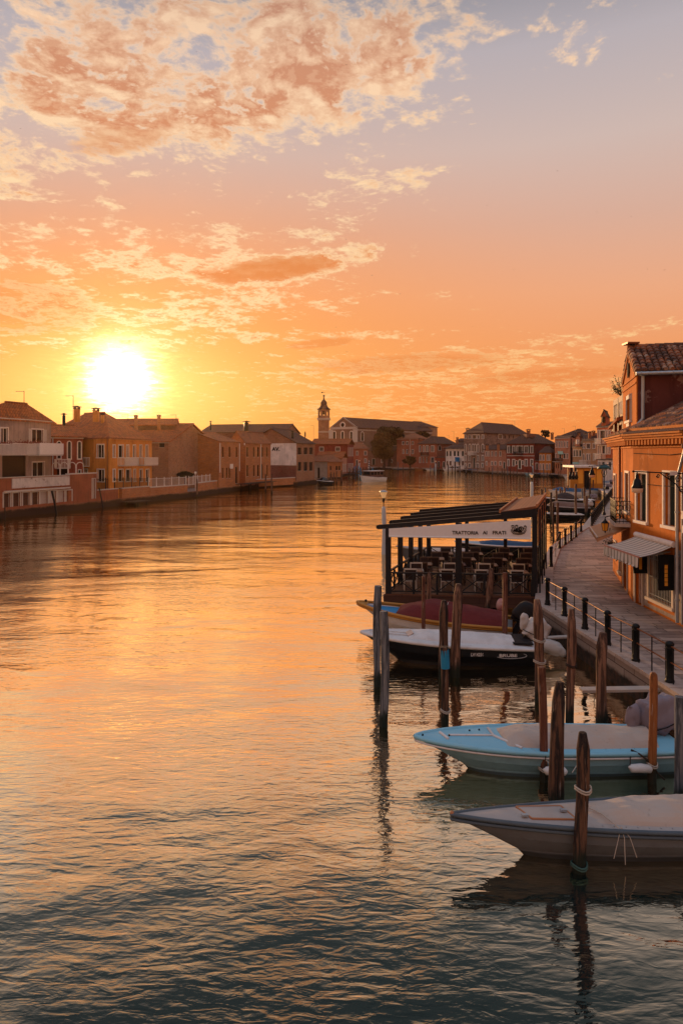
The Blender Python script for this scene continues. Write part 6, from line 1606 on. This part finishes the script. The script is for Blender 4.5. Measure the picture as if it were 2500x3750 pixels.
g = MB(); p = Vector((B.L*.335,.12,B.z(.335)+.1)); g.tube([p, p+Vector((.1,-.15,.03)), p+Vector((.22,-.32,.02)), p+Vector((.35,-.6,-.05))], .010, 5); g.ball(p,.03,n=6,m=4); g.build('cord', ROPE, B.root, local=True)
for dx in (.12,.0,.07): pass
MB().ball((.02,0,B.zb+.02),.035,n=8,m=5).build('bow_fitting', M['tan'], B.root, local=True)
MB().lathe((B.L*.30,-(B.b(.3)*.965),.28),[(.025,-.02),(.025,.02)],8).build('drain_hole', M['dark'], B.root, local=True)
# light blue boat
B = Boat('blue_boat', 'light blue motorboat with beige cockpit cover moored between poles', (1.46,13.60), (6.72,13.85), 1.42, .66, .52, .50, M['hullblue'], 1.15, bluff=.55, full=.72)
B.rail(M['gelblue'], .045, .0); B.rail(M['gelwhite'], .020, -.075, 'rubbing_strake', yoff=.012)
B.deck(M['gelblue'], .012, .995, .05, -.01)
B.deck(M['canvas'], .33, .90, inset=.17, h=lambda t: .04+.19*min(1,t*7)**.6*(1-.25*t), drop=-.02, name='cover', N=26)
g = MB()
def bdk(t, y, dz=.012): return Vector((B.L*t, y, B.z(t)+.012+.05*(B.b(t)/(B.beam/2))*(1-(abs(y)/B.b(t))**2)+dz))
g.tube([bdk(.12,-.17), bdk(.10,.14)], .03, 6); g.tube([bdk(.13,0), bdk(.20,0), bdk(.30,0)], .02, 6); g.tube([bdk(.30,.4), bdk(.30,-.02), bdk(.38,-.52)], .028, 6)
g.build('deck_ridges', M['gelwhite'], B.root, local=True)
g = MB()
for t, y in ((.03,0),(.22,.25),(.26,.3),(.13,-.02)): p = bdk(t,y); g.ball(p,.022,n=6,m=4)
g.build('deck_fittings', M['rubber'], B.root, local=True)
g = MB()
for k in range(9): t = .36+k*.055; g.ball((B.L*t,-(B.b(t)-.15),B.z(t)+.05),.011,n=6,m=4)
g.build('cover_studs', M['zinc'], B.root, local=True)
for t in (.485,.80):
    p = Vector((B.L*t,-(B.b(t)+.12),.30)); g = MB().tube([p-Vector((.24,0,-.03)),p-Vector((.19,0,0)),p,p+Vector((.17,0,-.02)),p+Vector((.22,0,-.02))], [.02,.075,.085,.075,.02], 10); f_ = g.build('fender', M['gelwhite'], B.root, local=True)
    MB().tube([p-Vector((.22,0,-.03)),(p.x-.15,-(B.b(t)),B.z(t)+.03)], .01, 5).build('fender_cord', DROPE, f_, local=True)
MB().tube([(B.L*.78,-(B.b(.78)-.08),B.z(.78)+.05),(B.L*.80,-(B.b(.8)+.03),B.z(.8)+.02),(B.L*.83,-(B.b(.8)+.08),.42),(B.L*.86,-(B.b(.8)+.12),.2),(B.L*.885,-(B.b(.8)+.14),.08)], .02, 5).build('chain', DROPE, B.root, local=True)
g = MB(); g.tube([(B.L*.42,-(B.b(.42)-.1),B.z(.42)+.02),(B.L*.46,-(B.b(.45)+.05),B.z(.45)-.12),(B.L*.49,-(B.b(.45)+.2),.3)], .010, 5); g.tube([(B.L*.62,-(B.b(.6)-.1),B.z(.6)+.02),(B.L*.57,-(B.b(.6)+.1),.45),(B.L*.53,-(B.b(.6)+.3),.34)], .010, 5); g.build('mooring_line', ROPE, B.root, local=True)
B.motor(M['coverp'], .22, 1.35, True, tilt=-.35, dx=-.42)
# black boat
B = Boat('black_boat', 'black-hulled white-decked speedboat with name on its stern quarter', (.60,20.85), (5.85,20.75), 1.72, .84, .60, .52, M['navy'], 1.2, bluff=.55, full=.7)
B.rail(M['gelwhite'], .05, .0); B.deck(M['gelwhite'], .012, .995, .05, -.012); B.deck(M['gelwhite'], .27, .87, inset=.30, h=lambda t: .06+.18*min(1,t*5)**.6*(1-.4*t), drop=-.02, name='cover', N=22)
g = MB()
for sg in (-1,1): g.tube([Vector((B.L*t,sg*.12*(1+t),B.z(t)+.075)) for t in (.05,.15,.27)], .016, 5)
g.build('deck_ridges', M['gelwhite'], B.root, local=True)
g = MB().plate([(B.L*.255,.20,B.z(.25)+.06),(B.L*.268,-.25,B.z(.25)+.06),(B.L*.30,-.22,B.z(.3)+.17),(B.L*.29,.18,B.z(.3)+.17)], .02); g.build('windscreen', plain('windscreen_pink',(.40,.33,.31),.3), B.root, local=True)
def side(t, z_): # point on the near side of the hull
    sec = B.section(t); s_ = [(p[1],p[2],p[0]) for p in sec]
    for a_, c_ in zip(s_, s_[1:]):
        if c_[1] <= z_ <= a_[1]: k = (a_[1]-z_)/(a_[1]-c_[1]+1e-9); return Vector((a_[2]+(c_[2]-a_[2])*k, -(a_[0]+(c_[0]-a_[0])*k), z_))
    return Vector((t*B.L,-sec[1][1],z_))
p = side(.60,.36); q = side(.675,.36); dx_ = (q-p).normalized(); nn_ = Vector((dx_.y,-dx_.x,.12)).normalized(); upv = nn_.cross(dx_)
MB().obox(p+nn_*.012-upv*.02, dx_*.34, nn_*.006, upv*.125).build('number_plate', plain('plate_dark', (.03,.03,.035), .5), B.root, local=True)
text_l('LV64256', .092, p+nn_*.022+dx_*.012, dx_, nn_, M['gelwhite'], 'number_lettering', B.root, .80)
p2 = side(.765,.335); q = side(.85,.33); dx_ = (q-p2).normalized(); nn_ = Vector((dx_.y,-dx_.x,.12)).normalized()
o = text_l('BRUBE', .085, p2+nn_*.02, dx_, nn_, M['gelwhite'], 'name_lettering', B.root, 1.5)
g = MB(); upv = nn_.cross(dx_); E_ = [p2+dx_*(.36+.46*math.cos(a))+upv*(.035+.085*math.sin(a))+nn_*.02 for a in [math.pi*(-.85+k*.095) for k in range(18)]]; g.tube(E_, .008, 4); g.build('name_swoosh', M['gelwhite'], B.root, local=True)
B.motor(M['cover2'], .15, 1.2, True, tilt=.35, dx=-.25)
g = MB().ball((0,0,0), 1, 1, 1, 1, 28, 18)
for i, v in enumerate(g.v):
    v = Vector((math.copysign(abs(v.x)**.55,v.x)*.42, math.copysign(abs(v.y)**.6,v.y)*.24, math.copysign(abs(v.z)**.55,v.z)*.20 - .16*v.x)); n_ = noise.noise(v*5)+.5*noise.noise(v*12)
    g.v[i] = Vector((B.L+.45,-.15,.46)) + v*(1+.3*n_)
g.build('engine_sheet', M['cover2'], B.root, local=True)
g = MB(); g.plate([(B.L*.86,.5,B.z(.9)+.08),(B.L*.86,-.5,B.z(.9)+.08),(B.L*.97,-.55,B.z(.95)+.08),(B.L*.97,.55,B.z(.95)+.08)][::-1], .05); g.build('engine_well', M['rubber'], B.root, local=True)
# red covered boat
B = Boat('red_covered_boat', 'wooden boat with yellow gunwale, blue inside and dark red cover', (.56,24.3), (5.75,23.0), 1.95, 1.0, .62, .58, M['gelwhite'], 1.35, bluff=.55, full=.74)
B.rail(M['yellow'], .055, .01); B.rail(M['yellow'], .035, -.06, 'rubbing_strake'); B.deck(M['innerblue'], .05, .42, .0, .09, name='inner_deck')
B.deck(M['yellow'], .008, .07, .02, -.02, name='bow_deck'); B.deck(M['redcover'], .28, .96, inset=.05, h=lambda t: .04+.50*min(1,t*3.2)**.8*(1-.5*t**1.5), drop=-.02, name='cover', N=26)
g = MB(); rows_ = [(B.L*.60, y, B.z(.6)+.05+.40*(1-abs(y/(B.b(.6)-.05))**3.2)+.03) for y in [(-1+k/8)*(B.b(.6)-.06) if k < 8 else (k/8-1)*(B.b(.6)-.06) for k in range(17)]]
g.tube(rows_, .012, 5); g.build('cover_strap', ROPE, B.root, local=True)
B.motor(M['rubber'], -.1, 1.35, False, tilt=.5)
for t in (.03,): MB().ball((B.L*.055,.1,B.z(.05)+.09),.05,n=8,m=5).build('bow_cleat', M['rubber'], B.root, local=True)
MB().ball((B.L*.93,.62,B.z(.9)+.42), .17, 1.0,.8,1.5,10,7).build('spare_motor', paint('motor_red', (.32,.03,.03), .4, .6, (.5,.45,.42)), B.root, local=True)
MB().tube([(B.L*.93,.62,B.z(.9)+.3),(B.L*.97,.60,.1)], .06, 6).build('spare_motor_leg', M['rubber'], B.root, local=True)
# smaller boats further off
def small_boat(name, label, bx, sx, Y, beam, zb, zm, hm, dm, cover=None, cab=None, dY=0, motor=None, tent=None, coverh=.35, gun=None, group='boats moored further along the canal'):
    p, q = PX(bx, Y), PX(sx, Y+dY)
    B = Boat(name, label, (p.x,Y), (q.x,Y+dY), beam, zb, zm, zm, hm, .7, group); B.rail(gun or dm, .05, 0); B.deck(dm, .012, .995, .06, -.01)
    if cover: B.deck(cover, .12 if coverh > .4 else .3, .96, inset=.06, h=lambda t: .04+coverh*min(1,t*4)**.7*(1-.3*t), drop=-.02, name='cover', N=14)
    if tent: B.deck(tent, .25, .72, inset=.1, h=lambda t: .05+.75*math.sin(math.pi*min(1,max(0.02,t)))**.8, drop=-.02, name='tent', N=14)
    if cab:
        t0, t1, hh, cm, rm = cab; w_ = B.beam*.36; z0 = B.z(.5)
        MB().box(B.L*t0,B.L*t1,-w_,w_,z0,z0+hh).build('cabin', cm, B.root, local=True)
        MB().box(B.L*t0-.15,B.L*t1+.2,-w_-.1,w_+.1,z0+hh+.003,z0+hh+.10).build('cabin_roof', rm, B.root, local=True)
        g = MB(); 
        for k in range(4):
            x0 = B.L*t0+(B.L*(t1-t0))*(k+.12)/4; x1 = B.L*t0+(B.L*(t1-t0))*(k+.88)/4
            g.box(x0,x1,-w_-.01,w_+.01,z0+hh*.4,z0+hh*.88)
        g.box(B.L*t0-.01,B.L*t0+.01,-w_*.85,w_*.85,z0+hh*.4,z0+hh*.88)
        g.build('cabin_windows', M['pane'], B.root, local=True)
    if motor: B.motor(motor, 0, 1.1, motor is not M['rubber'])
    return B
brc = paint('cover_brown', (.17,.11,.09), .8, .4); blc = paint('cover_blue', (.03,.08,.16), .8, .3)
small_boat('small_boat', 'long boat under brown-grey cover just beyond the pavilion', 1985, 2150, 72, 2.0, .9, .6, M['navy'], M['gelgrey'], brc, coverh=.55, motor=M['cover2'])
small_boat('small_boat', 'white low boat with dark pointed tent further behind the brown covered boat', 1975, 2168, 84, 2.2, .9, .6, M['navy'], M['gelwhite'], tent=paint('tent_dark',(.05,.04,.04),.8,.3), motor=M['coverp'])
small_boat('small_boat', 'white boat under blue cover beyond the tented boat', 2008, 2135, 97, 2.4, 1.1, .7, M['gelwhite'], M['gelwhite'], blc, coverh=.6, dY=2)
small_boat('small_boat', 'white-edged flat boat lying close behind the pavilion beside pier', 1960, 2128, 66, 1.7, .6, .42, M['navy'], M['gelgrey'], group='boats moored further along the canal', gun=M['gelwhite'])
small_boat('small_boat', 'blue and white boat seen through the pavilion behind the rear railing', 1665, 1965, 43.5, 1.7, .7, .5, M['navy'], M['hullblue'], blc, coverh=.2, dY=-.5, gun=M['gelwhite'])
small_boat('small_boat', 'grey boat with raised pointed bow left of the pavilion side railing', 1452, 1700, 39.0, 1.6, 1.0, .6, M['hullgrey'], M['gelgrey'], dY=1.5)
for i, (bx, sx, Y_, cvr) in enumerate([(2125,2215,104,blc),(2140,2225,112,None),(2150,2232,120,brc),(2155,2236,130,blc)]):
    small_boat('small_boat', ['blue covered small boat near the floating stop','open grey boat right of the floating stop','brown covered boat in front of distant quay railing','farthest blue covered boat at the right quay'][i], bx, sx, Y_, 1.8, .8, .6, M['hullgrey'] if i % 2 else M['gelwhite'], M['gelgrey'], cvr, motor=M['coverp'] if i % 2 else M['rubber'])
small_boat('motor_launch', 'white cabin launch with brown wheelhouse moored at left landing stage', 1318, 1401, 147, 3.0, 1.5, .95, M['gelwhite'], M['gelwhite'], cab=(.30,.86,1.35,paint('cabin_brown',(.11,.05,.035),.4,.3),M['gelwhite']), dY=5)
small_boat('small_boat', 'dark blue boat with small windscreen moored beside pale shed', 1160, 1211, 135, 2.0, .95, .7, M['navy'], M['gelwhite'], tent=M['pane'], dY=2)
for a in [('small_boat','small pale open boat far off below the big tree',1433,1500,262,1.7,.6,.45,M['hullgrey'],M['gelgrey'],None),
          ('small_boat','brown rowing boat with raised bow on far quay',1514,1556,255,1.6,1.0,.45,paint('hull_tan',(.3,.14,.07),.5,.3),M['tan'],None),
          ('small_boat','white open boat right of the brown rowing boat',1556,1598,250,1.6,.6,.5,M['gelwhite'],M['gelwhite'],None),
          ('small_boat','dark boat with dark cover before brick palazzo',1692,1756,226,2.2,.9,.7,M['navy'],M['navy'],blc),
          ('small_boat','grey flat boat between the dark boat and the white speedboat',1757,1790,219,1.6,.6,.5,M['hullgrey'],M['gelgrey'],None),
          ('small_boat','white speedboat with rounded cover before pink house',1786,1848,213,2.4,1.1,.9,M['gelwhite'],M['gelwhite'],M['cover2']),
          ('small_boat','pale blue flat boat before the red palazzo',1918,1962,190,1.8,.8,.5,M['hullblue'],M['gelblue'],None),
          ('small_boat','long dark boat with blue cover before red palazzo',1952,2006,186,2.0,.8,.6,M['navy'],M['navy'],blc),
          ('small_boat','dark flat barge before the salmon house',2006,2066,178,2.4,.7,.6,M['navy'],M['rubber'],None),
          ('small_boat','white boat bow pointing out left of the floating stop',2061,2092,160,2.0,1.1,.9,M['gelwhite'],M['gelwhite'],None)]:
    small_boat(*a[:10], cover=a[10])
small_boat('small_boat', 'white cabin cruiser before the small white house', 1620, 1690, 238, 2.6, 1.0, .8, M['gelwhite'], M['gelwhite'], cab=(.35,.8,.9,M['gelwhite'],M['gelwhite']))
# floating stop
def floating_stop():
    Y = 104; a_, c_ = PX(2112,Y), PX(2208,Y); root = empty('floating_stop', (a_.x,a_.y,0), 'floating boat stop with white roof edge and orange-yellow panels', 'boat stop'); dpt = 4.5
    ye = paint('stop_yellow', (.42,.16,.02), .4, .2)
    MB().box(a_.x,c_.x,Y,Y+dpt,-.2,.9).build('pontoon', M['slate'], root)
    z0, z1 = .9, ZP(1712,Y); 
    for k in range(5):
        x_ = a_.x+.1+(c_.x-a_.x-.2)*k/4; MB().box(x_-.07,x_+.07,Y+.05,Y+.19,z0,z1).build('post', ye, root); MB().box(x_-.07,x_+.07,Y+dpt-.2,Y+dpt-.06,z0,z1).build('post', ye, root)
    g = MB(); g.box(a_.x,c_.x,Y+.08,Y+.14,z1-.3,z1-.02); g.box(a_.x,c_.x,Y+.08,Y+.14,z0,z0+.8); g.build('yellow_panel', ye, root)
    MB().box(a_.x+.1,c_.x-.1,Y+.10,Y+.12,z0+.8,z1-.3).build('window_panel', M['amber'], root)
    q = PX(2097,Y); MB().box(q.x,c_.x+.3,Y-.4,Y+dpt+.3,z1+.003,z1+.32).build('roof', M['gelwhite'], root)
    MB().box(a_.x+1.1,a_.x+2.1,Y-.0,Y+.06,z0,z1-.5).build('doorway', M['dark'], root)
    p = PX(2085,100); q = PX(2116,100); zz1 = ZP(1756,100); rt = empty('yellow_barrier', (p.x,100,0), 'low yellow gangway barrier with three black bollard caps left of the boat stop', 'barrier')
    MB().box(p.x,q.x,100,102.5,-.2,.8).build('platform', M['slate'], rt); MB().box(p.x,q.x,99.95,100.05,.8,zz1).build('panel', ye, rt)
    for k in range(3): x_ = p.x+.2+(q.x-p.x-.3)*k/2; MB().lathe((x_,100.4,.8),[(.22,0),(.22,zz1-.6),(.3,zz1-.5),(.12,zz1),(.14,zz1+.25),(.02,zz1+.35)],8).build('bollard', M['rubber'], rt)
floating_stop()
# planks
tag(MB().bar(W(1984,2337,.55), W(2096,2334,.55)+Vector((0,.1,0)), .22, .045).build('plank', M['canvas']), 'pale gangplank reaching from black boat stern towards the quay', 'plank')
pl = empty('plank_bridge', W(2128,2527,.62), 'long pale plank jutting from the quay wall behind the broad pole', 'plank')
MB().bar(W(2126,2527,.62), W(2440,2522,.66), .26, .06).build('board', M['canvas'], pl); q = W(2366,2532,.55); MB().tube([(q.x,q.y,-.8),(q.x,q.y,.55)], .07, 7).build('support', M['ad'], pl)

# ------------------------------------------------------------------ trees, bush, birds
def f_leaf(c):
    def f(q, p):
        n = q.noise(wpos(q), .35, 4, .6); n2_ = q.noise(wpos(q), 2.5, 2, .5)
        q.set(p.inputs['Base Color'], q.mix(q.step(n, .38, .62), sc(c,.6), sc(c,1.5))); q.set(p.inputs['Roughness'], n2_*.3+.5)
    return f
LF = {'dark': mat('foliage_dark', f_leaf((.05,.038,.018))), 'mid': mat('foliage_brown', f_leaf((.085,.05,.022))), 'g': mat('foliage_green', f_leaf((.05,.05,.02)))}
def tree(label, px, ytop, ybot, wpx, Y, m, n, ls, gz=.8, name='tree', cat='tree', shape=1.0, clumps=26):
    c = PX(px, Y); zt = ZP(ytop, Y); zb_ = ZP(ybot, Y); rx = wpx*Y/F/2; rz = (zt-zb_)/2; zc_ = (zt+zb_)/2; rr = random.Random(int(px)); root = empty(name, (c.x,Y,gz), label, cat)
    g = MB(); g.tube([(c.x,Y,gz),(c.x+.1,Y,gz+(zb_-gz)*.6),(c.x,Y,zc_)], [rx*.09+.1,rx*.07+.08,rx*.04], 8)
    for k in range(7):
        a_ = rr.uniform(0,6.28); g.tube([(c.x,Y,zb_+rz*.2*k/7),(c.x+rx*.35*math.cos(a_),Y+rx*.35*math.sin(a_),zc_),(c.x+rx*.7*math.cos(a_),Y+rx*.7*math.sin(a_),zc_+rz*rr.uniform(0,.6))], [rx*.04+.03,rx*.03+.02,.02], 6)
    g.build('trunk', M['ad'], root)
    cl = []
    for k in range(clumps):
        while True:
            v = Vector([rr.uniform(-1,1) for _ in range(3)])
            if .35 < v.length < .95: break
        cl.append((Vector((c.x+v.x*rx*.78,Y+v.y*rx*.7,zc_+v.z*rz*.78)), rr.uniform(.15,.30)))
    g = MB()
    for k in range(n):
        cc_, cr = cl[rr.randrange(clumps)]
        v = Vector([rr.gauss(0,1) for _ in range(3)]).normalized()*(rr.random()**.4)
        p = cc_+Vector((v.x*rx*cr,v.y*rx*cr,v.z*rz*cr)); u_ = Vector([rr.uniform(-1,1) for _ in range(3)]).normalized()*ls*rr.uniform(.6,1.2); w_ = u_.cross(Vector([rr.uniform(-1,1) for _ in range(3)])).normalized()*ls*.5
        g.add([p-u_,p+w_,p+u_,p-w_],[(0,1,2,3)])
    g.build('crown', m, root)
tree('big round brown-green tree on the far quay in front of the church', 1405, 1568, 1700, 104, 258, LF['mid'], 9000, .42, clumps=40)
tree('dark broad tree behind the big round tree against the church', 1425, 1546, 1640, 128, 274, LF['dark'], 7000, .45, clumps=34)
tree('low dark tree right of the big tree before the brick corner house', 1500, 1664, 1706, 60, 252, LF['mid'], 2600, .35)
tree('dark treetop above the roofs right of the brick corner house', 1543, 1576, 1608, 66, 300, LF['dark'], 2600, .42)
tree('treetop behind the red palazzo roof', 1996, 1572, 1604, 50, 222, LF['g'], 420, .32)
tree('rounded dark bush behind the white fence', 677, 1725, 1752, 84, 103, LF['dark'], 3500, .16, name='bush', cat='bush')
def small_plants():
    for k, (px, y, Y) in enumerate([(105,1621,71.8),(130,1621,72.6),(158,1621,75),(40,1622,69)]):
        g = MB(); c = P3(px, y+3, Y)
        for j in range(160):
            p = c + Vector((rnd.gauss(0,.45),rnd.gauss(0,.1)-1.25,abs(rnd.gauss(0,.13)))); u_ = Vector([rnd.uniform(-1,1) for _ in range(3)])*.07; w_ = Vector([rnd.uniform(-1,1) for _ in range(3)])*.05; g.add([p-u_,p+w_,p+u_,p-w_],[(0,1,2,3)])
        tag(g.build('flower_box', plain('red_flowers', (.20,.05,.035), .8, var=.8, scale=12)), f'reddish flowers on the white house balcony, {ORD[[1,2,3,0][k]]} clump from left', 'flowers', 'balcony flowers')
small_plants()
birds = [(720,188),(75,470),(1577,148),(1268,236),(887,552),(2040,625),(1782,752),(2185,775),(2310,792),(1880,988),(2370,985),(2432,988),(1267,876),(1362,1008),(1230,1198),(1730,1195),(1270,1288),(1465,1075)]
for k, (px, py) in enumerate(birds):
    Y = rnd.uniform(90,150); c = P3(px, py, Y); s = 3.2*Y/F*rnd.uniform(.8,1.3); h_ = rnd.uniform(-.8,.8); f_ = rnd.uniform(.1,.5)
    g = MB().ball(c, s*.32, .5,1.2,.5, 6, 5); ca, sa = math.cos(h_), math.sin(h_)
    for sg in (-1,1):
        rt = lambda x_, y_, z_: c+Vector((x_*ca-y_*sa, x_*sa+y_*ca, z_))
        g.plate([rt(0,.15*s,0),rt(sg*s*.6,.1*s,f_*s),rt(sg*s*1.2,-.25*s,f_*s*.7),rt(sg*s*.5,-.15*s,f_*s*.8),rt(0,-.15*s,0)], .01)
    g.plate([c+Vector((0,-.3*s,0)),c+Vector((.12*s,-.65*s,0)),c+Vector((-.12*s,-.65*s,0))], .01)
    side_ = 'left' if px < 1000 else 'middle' if px < 1900 else 'right'; ht = 'top' if py < 400 else 'upper part' if py < 900 else 'lower part'
    tag(g.build('bird', M['rubber']), f'tiny dark bird in the {ht} of the sky, {side_} side, {ORD[k%14]} going down', 'bird', 'birds in the sky')

# ------------------------------------------------------------------ thin scattering volume, added to imitate lens-flare glow below the sun
glow_mat = bpy.data.materials.new('glow_volume'); glow_mat.use_nodes = True; glow_mat.node_tree.nodes.clear(); q = Nt(glow_mat.node_tree)
pv = q.n('ShaderNodeVolumePrincipled', i_Color=(1,.66,.38,1), i_Density=.00006, i_Anisotropy=.85); o_ = q.n('ShaderNodeOutputMaterial'); glow_mat.node_tree.links.new(pv.outputs[0], o_.inputs['Volume'])
tag(MB().box(-160,200,-20,420,-1.5,46).build('glow_volume', glow_mat, origin=(0,0,0)), kind='stuff')
